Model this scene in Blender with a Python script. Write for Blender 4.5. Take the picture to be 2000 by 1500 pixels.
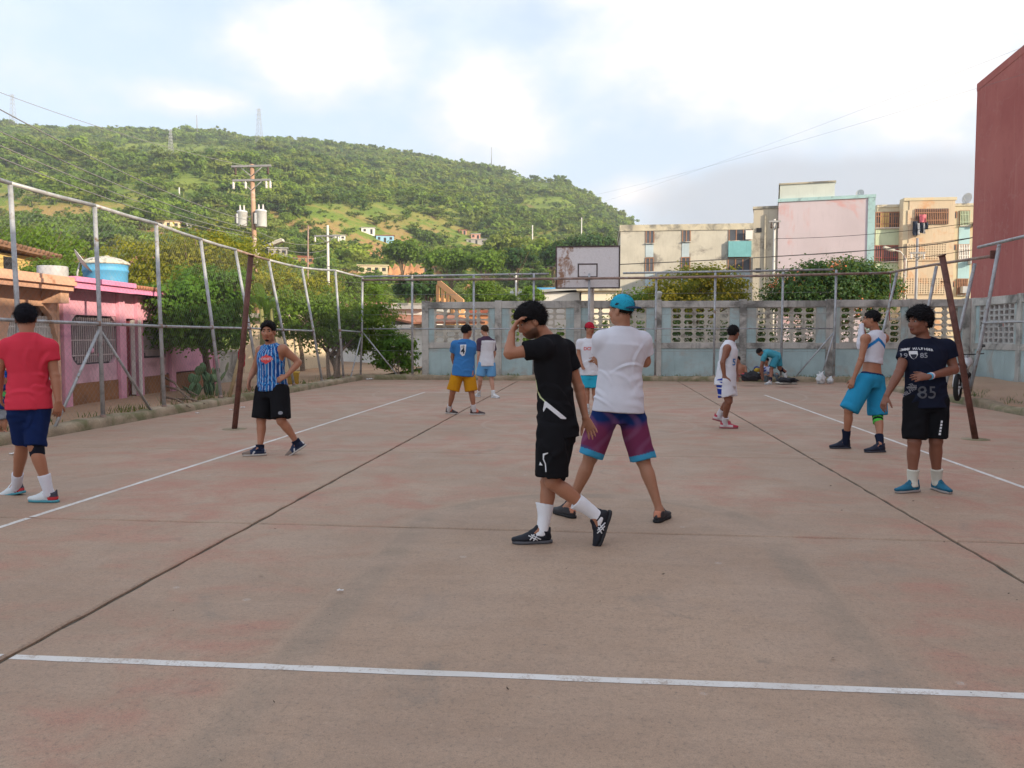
import bpy, bmesh, math, random
import numpy as np
from mathutils import Vector, Matrix
from mathutils.bvhtree import BVHTree

for _o in list(bpy.data.objects):
    bpy.data.objects.remove(_o)
scene = bpy.context.scene
COL = scene.collection
R = math.radians

# ---------------------------------------------------------------- camera
FPX, CAMH = 1600.0, 1.5                 # focal length in photo pixels, eye height in metres
YAW, PITCH = math.atan(172 / FPX), math.atan(93 / FPX)
cam_d = bpy.data.cameras.new('camera')
cam = bpy.data.objects.new('camera', cam_d)
COL.objects.link(cam)
cam.location = (0, 0, CAMH)
cam.rotation_euler = (math.pi / 2 - PITCH, 0, YAW)
cam_d.sensor_fit = 'HORIZONTAL'
cam_d.sensor_width = 36.0
cam_d.lens = 36.0 * FPX / 2000.0
cam_d.clip_start = 0.05
cam_d.clip_end = 9000
scene.camera = cam

# ---------------------------------------------------------------- sun and sky
SUN_AZ, SUN_EL = R(121), R(19.0)         # azimuth clockwise from +Y (the court's long axis)
sun_dir = Vector((math.sin(SUN_AZ) * math.cos(SUN_EL), math.cos(SUN_AZ) * math.cos(SUN_EL), math.sin(SUN_EL)))
sl = bpy.data.lights.new('sun', 'SUN')
sl.energy = 5.0
sl.angle = R(0.6)
sl.color = (1.0, 0.84, 0.62)
so = bpy.data.objects.new('sun', sl)
so.rotation_euler = sun_dir.to_track_quat('Z', 'Y').to_euler()
so.location = (60, -30, 40)
COL.objects.link(so)

world = bpy.data.worlds.new('World')
scene.world = world
world.use_nodes = True
def build_world():
    nt = world.node_tree
    N, L = nt.nodes, nt.links
    N.clear()
    out = N.new('ShaderNodeOutputWorld')
    bg = N.new('ShaderNodeBackground')
    bg.inputs['Strength'].default_value = 0.14
    L.new(bg.outputs[0], out.inputs[0])
    sky = N.new('ShaderNodeTexSky')
    sky.sky_type = 'NISHITA'
    sky.sun_disc = False
    sky.sun_elevation = SUN_EL
    sky.sun_rotation = SUN_AZ
    sky.air_density = 1.0
    sky.dust_density = 1.2
    sky.ozone_density = 1.5
    tc = N.new('ShaderNodeTexCoord')
    sep = N.new('ShaderNodeSeparateXYZ')
    L.new(tc.outputs['Generated'], sep.inputs[0])
    def m(op, a, b=None, c=None, clamp=False):
        n = N.new('ShaderNodeMath'); n.operation = op; n.use_clamp = clamp
        for i, v in enumerate((a, b, c)):
            if v is None: continue
            if hasattr(v, 'is_output'): L.new(v, n.inputs[i])
            else: n.inputs[i].default_value = v
        return n.outputs[0]
    def mr(v, a, b, c=0.0, d=1.0):
        n = N.new('ShaderNodeMapRange'); n.interpolation_type = 'SMOOTHSTEP'
        L.new(v, n.inputs[0])
        for i, q in enumerate((a, b, c, d)): n.inputs[i + 1].default_value = q
        return n.outputs[0]
    az = m('MULTIPLY', m('ARCTAN2', sep.outputs[0], sep.outputs[1]), 57.2958)
    el = m('MULTIPLY', m('ARCSINE', sep.outputs[2]), 57.2958)
    def noise(scale, detail, rough, zs, off=0.0):
        mp = N.new('ShaderNodeMapping')
        mp.inputs['Scale'].default_value = (1, 1, zs)
        mp.inputs['Location'].default_value = (off, off * .7, off * .3)
        L.new(tc.outputs['Generated'], mp.inputs[0])
        n = N.new('ShaderNodeTexNoise')
        n.inputs['Scale'].default_value = scale
        n.inputs['Detail'].default_value = detail
        n.inputs['Roughness'].default_value = rough
        L.new(mp.outputs[0], n.inputs['Vector'])
        return n.outputs[0]
    n1 = noise(5.0, 5, 0.55, 1.7, 3.1)
    n2 = noise(17.0, 3, 0.6, 1.5, 7.7)
    n3 = noise(2.2, 2, 0.5, 2.4, 1.3)
    ae = N.new('ShaderNodeCombineXYZ'); L.new(az, ae.inputs[0]); L.new(el, ae.inputs[1])
    def dist(a, e, sa, se):          # an individual cumulus bank in the direction (azimuth, elevation)
        mp = N.new('ShaderNodeMapping'); mp.inputs['Scale'].default_value = (1 / sa, 1 / se, 0); mp.inputs['Location'].default_value = (-a / sa, -e / se, 0)
        L.new(ae.outputs[0], mp.inputs[0]); vl = N.new('ShaderNodeVectorMath'); vl.operation = 'LENGTH'; L.new(mp.outputs[0], vl.inputs[0]); return vl.outputs['Value']
    near = None
    for b in BLOBS:
        v = dist(*b); near = v if near is None else m('MINIMUM', near, v)
    blobs = m('SUBTRACT', 1.0, near, clamp=True)
    base = m('ADD', m('MULTIPLY', blobs, 0.85), m('MULTIPLY', m('SUBTRACT', n3, 0.5), 0.8))
    edge = m('ADD', m('MULTIPLY', m('SUBTRACT', n1, 0.5), 1.5), m('MULTIPLY', m('SUBTRACT', n2, 0.5), 0.55))
    dens = m('ADD', base, edge)
    mask = mr(dens, -0.1, 0.7)
    veil = mr(n1, 0.35, 0.7, 0.62, 0.88)   # thin high cloud
    bank = m('SUBTRACT', 1.0, dist(15.0, 8.8, 19.0, 4.2), clamp=True)   # a low grey-blue bank in the distance on the sunward side
    bank = mr(m('ADD', bank, m('MULTIPLY', m('SUBTRACT', n1, 0.5), 1.0)), 0.12, 0.48)
    thick = mr(dens, 0.3, 0.8)
    def mix(f, a, b):
        n = N.new('ShaderNodeMix'); n.data_type = 'RGBA'
        if hasattr(f, 'is_output'): L.new(f, n.inputs[0])
        else: n.inputs[0].default_value = f
        for i, v in ((6, a), (7, b)):
            if hasattr(v, 'is_output'): L.new(v, n.inputs[i])
            else: n.inputs[i].default_value = (*v, 1)
        return n.outputs[2]
    c0 = mix(veil, sky.outputs[0], (3.95, 4.52, 5.40))
    cloudcol = mix(thick, (4.9, 4.85, 5.0), (6.0, 5.6, 5.45))
    c1 = mix(mask, c0, cloudcol)
    c2 = mix(m('MULTIPLY', bank, 0.8), c1, (2.6, 2.75, 3.1))
    L.new(c2, bg.inputs['Color'])
# cumulus banks: azimuth, elevation, half extents (degrees); they carry on outside the view
BLOBS = [(-19.5, 18.5, 8, 4.5), (-27, 14.8, 5, 1.5), (-7.5, 14.8, 6, 5.0), (9, 19, 15, 7.5), (22, 17, 16, 9), (2.0, 9.6, 5.5, 2.2), (3, 25, 18, 6),
         (60, 24, 30, 14), (130, 40, 60, 18), (-80, 24, 26, 10), (-140, 38, 45, 16)]
build_world()

vs = scene.view_settings
vs.view_transform = 'Standard'
vs.look = 'None'
vs.gamma = 1.0
vs.use_curve_mapping = False
vs.exposure = 0.76
scene.render.engine = 'CYCLES'
world.cycles.sampling_method = 'MANUAL'
world.cycles.sample_map_resolution = 512
scene.cycles.max_bounces = 5
scene.cycles.diffuse_bounces = 2
scene.cycles.glossy_bounces = 2
scene.cycles.transmission_bounces = 3
scene.cycles.use_denoising = True

# ---------------------------------------------------------------- photo pixel -> direction
_f = np.array([-math.sin(YAW) * math.cos(PITCH), math.cos(YAW) * math.cos(PITCH), -math.sin(PITCH)])
_r = np.array([math.cos(YAW), math.sin(YAW), 0.0])
_u = np.cross(_r, _f)
_C = np.array([0, 0, CAMH])
def ray(x, y): return _f + _r * (x - 1000) / FPX + _u * (750 - y) / FPX
def gnd(x, y, z=0.0): d = ray(x, y); return _C + d * (z - CAMH) / d[2]
def aty(x, y, Y): d = ray(x, y); return _C + d * Y / d[1]
def atx(x, y, X): d = ray(x, y); return _C + d * X / d[0]
def atd(x, y, D): return _C + ray(x, y) * D
def onplane(x, y, p0, n): d = ray(x, y); n = np.array(n, float); return _C + d * (((np.array(p0) - _C) @ n) / (d @ n))

# ---------------------------------------------------------------- object helpers
def tag(o, label=None, cat=None, group=None, kind=None):
    for k, v in (('label', label), ('category', cat), ('group', group), ('kind', kind)):
        if v: o[k] = v
    return o
def link(name, me, parent=None, mat=None):
    o = bpy.data.objects.new(name, me)
    COL.objects.link(o)
    if parent is not None: o.parent = parent
    if mat is not None and len(me.materials) == 0: me.materials.append(mat)
    return o
def thing(name, label, cat, loc=(0, 0, 0), group=None, rz=0.0):
    o = bpy.data.objects.new(name, None)
    o.empty_display_size = 0.2
    COL.objects.link(o)
    o.location = Vector([float(v) for v in loc]); o.rotation_euler = (0, 0, rz)
    return tag(o, label, cat, group)
def root_loc(p):
    v = Vector((0, 0, 0))
    while p is not None:
        v = v + p.location; p = p.parent
    return v
def mesh_np(name, V, F, mat=None, smooth=False):
    me = bpy.data.meshes.new(name)
    V = np.asarray(V, dtype=np.float32); F = np.asarray(F, dtype=np.int32)
    k = F.shape[1]
    me.vertices.add(len(V)); me.vertices.foreach_set('co', V.ravel())
    me.loops.add(F.size); me.loops.foreach_set('vertex_index', F.ravel())
    me.polygons.add(len(F))
    me.polygons.foreach_set('loop_start', np.arange(0, F.size, k, dtype=np.int32))
    try: me.polygons.foreach_set('loop_total', np.full(len(F), k, dtype=np.int32))
    except Exception: pass
    if smooth: me.polygons.foreach_set('use_smooth', np.ones(len(F), dtype=bool))
    me.update(calc_edges=True)
    if mat: me.materials.append(mat)
    return me
class MB:
    """collects simple solids in world space; build() makes ONE mesh object of them"""
    def __init__(self): self.v = []; self.f = []; self.sm = []
    def add(self, vs, fs, smooth=False):
        o = len(self.v); self.v += [tuple(float(c) for c in q) for q in vs]
        self.f += [tuple(i + o for i in q) for q in fs]; self.sm += [smooth] * len(fs); return self
    def hexa(self, p):      # 8 corners: bottom ring 0-3, top ring 4-7 (counter-clockwise from above)
        return self.add(p, [(3, 2, 1, 0), (4, 5, 6, 7), (0, 1, 5, 4), (1, 2, 6, 5), (2, 3, 7, 6), (3, 0, 4, 7)])
    def box(self, x0, x1, y0, y1, z0, z1):
        return self.hexa([(x0, y0, z0), (x1, y0, z0), (x1, y1, z0), (x0, y1, z0), (x0, y0, z1), (x1, y0, z1), (x1, y1, z1), (x0, y1, z1)])
    def obox(self, o, ax, ay, az, x0, x1, y0, y1, z0, z1):
        o, ax, ay, az = (np.array(q, float) for q in (o, ax, ay, az))
        P = [o + ax * x + ay * y + az * z for (x, y, z) in ((x0, y0, z0), (x1, y0, z0), (x1, y1, z0), (x0, y1, z0), (x0, y0, z1), (x1, y0, z1), (x1, y1, z1), (x0, y1, z1))]
        return self.hexa(P)
    def tube(self, pts, r, n=8, cap=True, smooth=True):
        pts = [np.array(p, float) for p in pts]; m = len(pts)
        rr = r if hasattr(r, '__len__') else [r] * m
        vs = []; prev = None
        for i, p in enumerate(pts):
            d = pts[min(i + 1, m - 1)] - pts[max(i - 1, 0)]; d = d / (np.linalg.norm(d) + 1e-12)
            if prev is None:
                a = np.cross(d, (0, 0, 1)) if abs(d[2]) < .9 else np.cross(d, (1, 0, 0))
            else:
                a = prev - d * (prev @ d)
            a = a / (np.linalg.norm(a) + 1e-12); prev = a; b = np.cross(d, a)
            for k in range(n):
                t = 2 * math.pi * k / n
                vs.append(p + (a * math.cos(t) + b * math.sin(t)) * rr[i])
        fs = [(i * n + k, i * n + (k + 1) % n, (i + 1) * n + (k + 1) % n, (i + 1) * n + k) for i in range(m - 1) for k in range(n)]
        if cap: fs += [tuple(range(n - 1, -1, -1)), tuple((m - 1) * n + k for k in range(n))]
        return self.add(vs, fs, smooth)
    def lathe(self, c, prof, n=24):          # prof: (radius, z) from bottom to top
        c = np.array(c, float); vs = []
        for (r, z) in prof:
            for k in range(n):
                t = 2 * math.pi * k / n; vs.append(c + np.array((r * math.cos(t), r * math.sin(t), z)))
        m = len(prof)
        fs = [(i * n + k, i * n + (k + 1) % n, (i + 1) * n + (k + 1) % n, (i + 1) * n + k) for i in range(m - 1) for k in range(n)]
        fs += [tuple(range(n - 1, -1, -1)), tuple((m - 1) * n + k for k in range(n))]
        return self.add(vs, fs, True)
    def sphere(self, c, r, n=12, m=8):
        rx, ry, rz = r if hasattr(r, '__len__') else (r, r, r); c = np.array(c, float); vs = [c - (0, 0, rz)]
        for i in range(1, m):
            p = -math.pi / 2 + math.pi * i / m
            for k in range(n):
                t = 2 * math.pi * k / n; vs.append(c + (rx * math.cos(p) * math.cos(t), ry * math.cos(p) * math.sin(t), rz * math.sin(p)))
        vs.append(c + (0, 0, rz)); top = len(vs) - 1
        fs = [(0, 1 + (k + 1) % n, 1 + k) for k in range(n)]
        for i in range(m - 2):
            fs += [(1 + i * n + k, 1 + i * n + (k + 1) % n, 1 + (i + 1) * n + (k + 1) % n, 1 + (i + 1) * n + k) for k in range(n)]
        fs += [(1 + (m - 2) * n + k, 1 + (m - 2) * n + (k + 1) % n, top) for k in range(n)]
        return self.add(vs, fs, True)
    def prism(self, poly, o, ax, ay, az, t):   # polygon in the (ax, ay) plane, extruded by t along az
        o, ax, ay, az = (np.array(q, float) for q in (o, ax, ay, az)); n = len(poly)
        a = [o + ax * x + ay * y for x, y in poly]; b = [p + az * t for p in a]
        return self.add(a + b, [tuple(range(n - 1, -1, -1)), tuple(range(n, 2 * n))] + [(k, (k + 1) % n, n + (k + 1) % n, n + k) for k in range(n)])
    def mesh(self, name, mat=None, off=(0, 0, 0)):
        me = bpy.data.meshes.new(name); ox, oy, oz = off
        me.from_pydata([(x - ox, y - oy, z - oz) for x, y, z in self.v], [], self.f)
        if any(self.sm): me.polygons.foreach_set('use_smooth', self.sm)
        if mat: me.materials.append(mat)
        me.update(); return me
    def build(self, name, mat, parent=None, bevel=0.0, origin=None):
        off = root_loc(parent)
        if origin is not None:
            me = self.mesh(name, mat, origin); o = link(name, me, parent); o.location = Vector(origin) - off
        else:
            me = self.mesh(name, mat, off); o = link(name, me, parent)
        if bevel:
            b = bmesh.new(); b.from_mesh(me)
            bmesh.ops.bevel(b, geom=b.edges[:] , offset=bevel, segments=1, affect='EDGES', clamp_overlap=True)
            b.to_mesh(me); b.free()
        return o
def copy_tree(o, parent=None):
    c = o.copy(); COL.objects.link(c); c.parent = parent
    for ch in o.children: copy_tree(ch, c)
    return c

# ---------------------------------------------------------------- materials
class NT:
    def __init__(self, name):
        self.m = bpy.data.materials.new(name); self.m.use_nodes = True
        self.t = self.m.node_tree; self.N = self.t.nodes; self.L = self.t.links
        self.b = self.N['Principled BSDF']; self.tc = self.N.new('ShaderNodeTexCoord')
    def set(self, inp, v):
        i = self.b.inputs[inp] if isinstance(inp, str) else inp
        if hasattr(v, 'is_output'): self.L.new(v, i)
        elif hasattr(v, '__len__') and len(v) == 3: i.default_value = (*v, 1)
        else: i.default_value = v
    def vec(self, coord='Object', scale=(1, 1, 1), rot=(0, 0, 0)):
        if coord == 'World':
            src = self.N.new('ShaderNodeNewGeometry').outputs['Position']
        else: src = self.tc.outputs[coord]
        mp = self.N.new('ShaderNodeMapping'); mp.inputs['Scale'].default_value = scale; mp.inputs['Rotation'].default_value = rot
        self.L.new(src, mp.inputs[0]); return mp.outputs[0]
    def noise(self, scale, detail=4, rough=.5, vec=None, dist=0.0, col=False):
        n = self.N.new('ShaderNodeTexNoise')
        n.inputs['Scale'].default_value = scale; n.inputs['Detail'].default_value = detail
        n.inputs['Roughness'].default_value = rough; n.inputs['Distortion'].default_value = dist
        self.L.new(vec if vec is not None else self.tc.outputs['Object'], n.inputs['Vector'])
        return n.outputs[1 if col else 0]
    def math(self, op, a, b=None, c=None, clamp=False):
        n = self.N.new('ShaderNodeMath'); n.operation = op; n.use_clamp = clamp
        for i, v in enumerate((a, b, c)):
            if v is None: continue
            if hasattr(v, 'is_output'): self.L.new(v, n.inputs[i])
            else: n.inputs[i].default_value = v
        return n.outputs[0]
    def step(self, v, a, b, c=0.0, d=1.0):
        n = self.N.new('ShaderNodeMapRange'); n.interpolation_type = 'SMOOTHSTEP'; self.L.new(v, n.inputs[0])
        for i, q in enumerate((a, b, c, d)): n.inputs[i + 1].default_value = q
        return n.outputs[0]
    def mix(self, f, a, b, blend='MIX'):
        n = self.N.new('ShaderNodeMix'); n.data_type = 'RGBA'; n.blend_type = blend
        if hasattr(f, 'is_output'): self.L.new(f, n.inputs[0])
        else: n.inputs[0].default_value = f
        for i, v in ((6, a), (7, b)):
            if hasattr(v, 'is_output'): self.L.new(v, n.inputs[i])
            else: n.inputs[i].default_value = (*v, 1) if len(v) == 3 else v
        return n.outputs[2]
    def sep(self, v):
        n = self.N.new('ShaderNodeSeparateXYZ'); self.L.new(v, n.inputs[0]); return n.outputs
    def bump(self, h, strength=.3, dist=.02):
        n = self.N.new('ShaderNodeBump'); n.inputs['Strength'].default_value = strength; n.inputs['Distance'].default_value = dist
        self.L.new(h, n.inputs['Height']); self.L.new(n.outputs[0], self.b.inputs['Normal'])
_mats = {}
def pmat(name, c, rough=.8, var=.18, scale=3.0, bump=.15, dirt=None, dirt_amt=.5, dirt_scale=1.2, streak=0.0, metal=0.0, coord='World', spec=.3, fine=40):
    """weathered paint / plaster / metal: base colour, broad and fine variation, stains of their own shape"""
    if name in _mats: return _mats[name]
    t = NT(name); v = t.vec(coord)
    a = t.noise(scale, 5, .6, v); b = t.noise(fine, 3, .6, v)
    lo = tuple(q * (1 - var) for q in c); hi = tuple(min(1, q * (1 + var)) for q in c)
    colr = t.mix(t.step(t.math('ADD', t.math('MULTIPLY', a, .7), t.math('MULTIPLY', b, .3)), .3, .7), lo, hi)
    if dirt is not None:
        d = t.noise(dirt_scale, 7, .65, v, .6)
        colr = t.mix(t.step(d, .62 - dirt_amt * .25, .72 - dirt_amt * .1), colr, dirt)
    if streak:
        sv = t.vec(coord, (5, 5, .35)); s = t.noise(2.2, 5, .6, sv)
        colr = t.mix(t.math('MULTIPLY', t.step(s, .52, .75), streak), colr, tuple(q * .45 for q in c))
    t.set('Base Color', colr); t.set('Roughness', rough); t.set('Metallic', metal); t.set('Specular IOR Level', spec)
    if bump: t.bump(t.math('ADD', a, t.math('MULTIPLY', b, .5)), bump, .02)
    _mats[name] = t.m
    return t.m
# ================================================================ GROUND AND COURT
rng = np.random.default_rng(11)
def vnoise(x, y, s=1.0, seed=0):
    """cheap smooth 2-D noise for terrain, -1..1"""
    r = np.random.default_rng(seed); v = np.zeros_like(np.asarray(x, float))
    for _ in range(6):
        a = r.uniform(0, 2 * math.pi); k = r.uniform(.6, 1.7) / s; p = r.uniform(0, 6.28)
        v = v + np.sin((x * math.cos(a) + y * math.sin(a)) * k + p + 1.3 * np.sin((x * math.sin(a) - y * math.cos(a)) * k * .7 + p * 2))
    return v / 6
def sheet(name, xs, ys, zf, mat, kind='structure'):
    X, Y = np.meshgrid(xs, ys, indexing='ij'); Z = zf(X, Y)
    V = np.stack([X, Y, Z], -1).reshape(-1, 3); n, m = X.shape
    i = np.arange(n * m).reshape(n, m)
    F = np.stack([i[:-1, :-1], i[1:, :-1], i[1:, 1:], i[:-1, 1:]], -1).reshape(-1, 4)
    return tag(link(name, mesh_np(name, V, F, mat, True)), kind=kind)

def soil_mat(name, c1, c2, c3, sc=.5):
    t = NT(name); v = t.vec('World')
    a = t.noise(sc, 6, .6, v); b = t.noise(sc * 9, 6, .7, v); c = t.noise(60, 4, .7, v)
    col = t.mix(t.step(a, .35, .65), c1, c2)
    col = t.mix(t.step(b, .52, .7), col, c3)
    col = t.mix(t.math('MULTIPLY', t.step(c, .4, .75), .35), col, tuple(q * .55 for q in c1))
    t.set('Base Color', col); t.set('Roughness', .95); t.set('Specular IOR Level', .15)
    t.bump(t.math('ADD', t.math('MULTIPLY', b, .5), c), .5, .03)
    return t.m
M_soil = soil_mat('dry_soil', (.40, .255, .165), (.46, .31, .20), (.30, .20, .13))
M_far_soil = soil_mat('far_soil', (.30, .20, .12), (.16, .17, .07), (.36, .22, .13), .05)

ys_far = np.concatenate([np.linspace(-400, -20, 8), np.linspace(-10, 60, 15), np.linspace(80, 400, 12), [700, 1200, 2000, 3500]])
xs_far = np.concatenate([[-3500, -2000, -1000, -500], np.linspace(-300, 300, 31), [500, 1000, 2000, 3500]])
sheet('ground', xs_far, ys_far, lambda X, Y: -0.10 + 0 * X, M_far_soil)
sheet('dirt_lot_left', np.concatenate([np.linspace(-45, -20, 12), np.linspace(-19.6, -8.34, 50)]), np.linspace(-6, 60, 140),
      lambda X, Y: .07 + .035 * vnoise(X, Y, .8, 3) + .02 * vnoise(X, Y, .25, 4) - .05 * np.clip((X + 8.7) / .35, 0, 1), M_soil)
sheet('dirt_lot_right', np.linspace(8.24, 12.2, 24), np.linspace(-6, 29.2, 110),
      lambda X, Y: .08 + .05 * vnoise(X, Y, .7, 8) + .02 * vnoise(X, Y, .2, 9) + .12 * np.clip((X - 8.6) / 3, 0, 1), M_soil)
sheet('dirt_strip_back', np.linspace(-8.4, 12.2, 80), np.linspace(28.02, 29.2, 8), lambda X, Y: .09 + .03 * vnoise(X, Y, .4, 5), M_soil)

def court_mat():
    t = NT('worn_court_concrete'); v = t.vec('World'); s = t.sep(v); X, Y = s[0], s[1]
    big = t.noise(.35, 5, .6, v); mid = t.noise(1.6, 6, .62, v, .5); fine = t.noise(14, 6, .7, v)
    grit = t.noise(160, 3, .7, v); drag = t.noise(3.0, 5, .6, t.vec('World', (.35, 2.2, 1)))
    col = t.mix(t.step(t.math('ADD', t.math('MULTIPLY', big, .75), t.math('MULTIPLY', drag, .25)), .36, .64), (.375, .250, .170), (.47, .318, .215))
    col = t.mix(t.math('MULTIPLY', t.step(fine, .45, .75), .5), col, (.25, .185, .135))
    # the key: two sides and a half circle, unpainted concrete inside it
    def cyl(cx, cy):
        dx = t.math('SUBTRACT', X, cx); dy = t.math('SUBTRACT', Y, cy)
        return t.math('SQRT', t.math('ADD', t.math('MULTIPLY', dx, dx), t.math('MULTIPLY', dy, dy)))
    ax = t.math('ABSOLUTE', t.math('ADD', X, .07))
    near_key = t.math('LESS_THAN', Y, 6.35)
    kd = t.math('ADD', t.math('MULTIPLY', near_key, t.math('SUBTRACT', ax, 1.47)),
                t.math('MULTIPLY', t.math('SUBTRACT', 1.0, near_key), t.math('SUBTRACT', cyl(-.07, 6.35), 1.47)))
    outside = t.step(t.math('ADD', kd, t.math('MULTIPLY', t.math('SUBTRACT', mid, .5), .5)), -.05, .22)
    # worn remains of red court paint
    red = t.math('ADD', t.math('MULTIPLY', t.math('SUBTRACT', mid, .5), 1.1), t.math('MULTIPLY', t.math('SUBTRACT', big, .5), 1.0))
    red = t.math('ADD', red, t.math('MULTIPLY', t.math('SUBTRACT', drag, .5), .6))
    red = t.math('MULTIPLY', t.math('MULTIPLY', t.step(red, -.12, .32), outside), t.step(fine, .22, .6, .55, 1))
    col = t.mix(t.math('MULTIPLY', red, .72), col, (.46, .185, .135))
    # greenish worn band along the inside of the key, and pale ghost lines
    def band(d, c, w, noi, lo=.35, hi=.6):
        q = t.math('ABSOLUTE', t.math('SUBTRACT', d, c))
        return t.math('MULTIPLY', t.step(t.math('ADD', q, t.math('MULTIPLY', t.math('SUBTRACT', noi, .5), w * .9)), w, w * .35), t.step(mid, lo, hi))
    col = t.mix(t.math('MULTIPLY', band(kd, -.13, .15, fine), .34), col, (.20, .185, .145))
    col = t.mix(t.math('MULTIPLY', band(kd, .0, .040, fine, .42, .64), .28), col, (.46, .35, .25))
    for cx, cy, r in ((-.4, 22.0, 5.6), (-.3, 5.7, 5.6), (-.2, 14.0, 1.8)):
        d = t.math('SUBTRACT', cyl(cx, cy), r)
        col = t.mix(t.math('MULTIPLY', band(d, 0, .05, fine, .36, .58), .45), col, (.50, .38, .29))
    # dark stains, drips, specks
    st = t.noise(.9, 6, .7, v, 1.2)
    col = t.mix(t.math('MULTIPLY', t.step(st, .56, .78), .6), col, (.19, .17, .14))
    sm = t.noise(2.6, 7, .72, v, 2.0); col = t.mix(t.math('MULTIPLY', t.step(sm, .58, .72), .45), col, (.21, .165, .125)); col = t.mix(t.math('MULTIPLY', t.step(sm, .40, .28), .30), col, (.50, .37, .27))
    vor = t.N.new('ShaderNodeTexVoronoi'); vor.inputs['Scale'].default_value = 5.0; t.L.new(v, vor.inputs['Vector'])
    col = t.mix(t.math('MULTIPLY', t.step(vor.outputs[0], .045, .025), t.step(fine, .58, .66)), col, (.13, .11, .09))
    vor2 = t.N.new('ShaderNodeTexVoronoi'); vor2.inputs['Scale'].default_value = 1.7; t.L.new(v, vor2.inputs['Vector'])
    col = t.mix(t.math('MULTIPLY', t.step(vor2.outputs[0], .05, .03), t.step(grit, .45, .6)), col, (.62, .56, .5))
    col = t.mix(t.math('MULTIPLY', t.step(grit, .42, .66), .55), col, (.21, .165, .13))
    g2 = t.noise(48, 5, .75, v)
    col = t.mix(t.math('MULTIPLY', t.step(g2, .52, .66), .62), col, (.185, .14, .105))
    col = t.mix(t.math('MULTIPLY', t.step(g2, .45, .30), .42), col, (.52, .39, .29))
    t.set('Base Color', col); t.set('Roughness', t.step(mid, .3, .7, .62, .85)); t.set('Specular IOR Level', .35)
    t.bump(t.math('ADD', t.math('MULTIPLY', fine, .7), t.math('MULTIPLY', grit, .5)), .28, .012)
    return t.m
M_court = court_mat()
M_joint = pmat('joint_dirt', (.10, .085, .065), .95, .4, 8)
court = tag(bpy.data.objects.new('court', None), kind='structure'); COL.objects.link(court)
XJ = [-8.18, -2.76, 2.60, 7.98]
YJ = [-2.0, 2.15, 6.25, 10.35, 14.45, 18.55, 22.65, 27.75]
mb = MB().box(XJ[0] - .05, XJ[-1] + .05, YJ[0], YJ[-1] + .02, -.09, -.018)
mb.build('joint_bed', M_joint, court)
for i in range(3):
    for j in range(7):
        g_ = .016
        x0, x1, y0, y1 = XJ[i] + g_, XJ[i + 1] - g_, YJ[j] + g_ * .8, YJ[j + 1] - g_ * .8
        n = 9                                   # slab edge slightly ragged
        dz = float(rng.uniform(-.0008, 0.0))
        ring = []
        for (ax_, ay_, bx_, by_) in ((x0, y0, x1, y0), (x1, y0, x1, y1), (x1, y1, x0, y1), (x0, y1, x0, y0)):
            for k in range(n * 3):
                q = k / (n * 3); e = rng.normal(0, .0045, 2) if k else (0, 0)
                ring.append((ax_ + (bx_ - ax_) * q + e[0], ay_ + (by_ - ay_) * q + e[1]))
        m_ = len(ring); cx, cy = (x0 + x1) / 2, (y0 + y1) / 2
        inner = [(cx + (a - cx) * (1 - .012 / abs(x1 - x0) * 2), cy + (b - cy) * (1 - .012 / abs(y1 - y0) * 2)) for a, b in ring]
        mb = MB()
        mb.add([(a, b, -.03) for a, b in ring] + [(a, b, dz - .007) for a, b in ring] + [(a, b, dz) for a, b in inner],
               [(k, (k + 1) % m_, m_ + (k + 1) % m_, m_ + k) for k in range(m_)] + [(m_ + k, m_ + (k + 1) % m_, 2 * m_ + (k + 1) % m_, 2 * m_ + k) for k in range(m_)] + [tuple(range(2 * m_, 3 * m_))])
        mb.build('slab', M_court, court)

def line_mat():
    t = NT('white_line_paint'); v = t.vec('World')
    a = t.noise(9, 6, .7, v); b = t.noise(70, 4, .7, v); c = t.noise(2.0, 3, .6, v)
    w = t.math('ADD', t.math('MULTIPLY', a, .6), t.math('MULTIPLY', b, .5))
    col = t.mix(t.step(w, .55, .70), t.mix(t.step(c, .3, .7), (.60, .56, .51), (.72, .69, .65)), (.42, .34, .28))
    t.set('Base Color', col); t.set('Roughness', .75); t.bump(b, .2, .006)
    return t.m
M_line = line_mat()
def ground_line(p, q, w, z=.0012):
    p = np.array(p, float); q = np.array(q, float); d = (q - p); L_ = np.linalg.norm(d); d /= L_; n_ = np.array([-d[1], d[0]])
    k = max(2, int(L_ / .12)); vs = []
    for i in range(k + 1):
        c = p + d * L_ * i / k; w1, w2 = w / 2 + rng.normal(0, .0018), w / 2 + rng.normal(0, .0018)
        vs += [(*(c - n_ * w1), z), (*(c + n_ * w2), z)]
    mb = MB().add(vs, [(2 * i, 2 * i + 2, 2 * i + 3, 2 * i + 1) for i in range(k)])
    # drop into the joints a little is not needed: the paint bridges them
    return mb.build('painted_line', M_line, court)
ground_line((-8.0, 3.41), (-2.79, 3.485), .058); ground_line((-2.73, 3.486), (2.575, 3.565), .058); ground_line((2.625, 3.566), (5.2, 3.60), .058)
ground_line((-4.69, 3.50), (-4.69, 6.235), .055); ground_line((-4.69, 6.27), (-4.69, 21.7), .055)
ground_line((4.21, 3.60), (4.20, 6.235), .055); ground_line((4.20, 6.27), (4.20, 21.5), .055)
ground_line((-4.69, 21.63), (-3.4, 21.62), .05, .0024)

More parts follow.
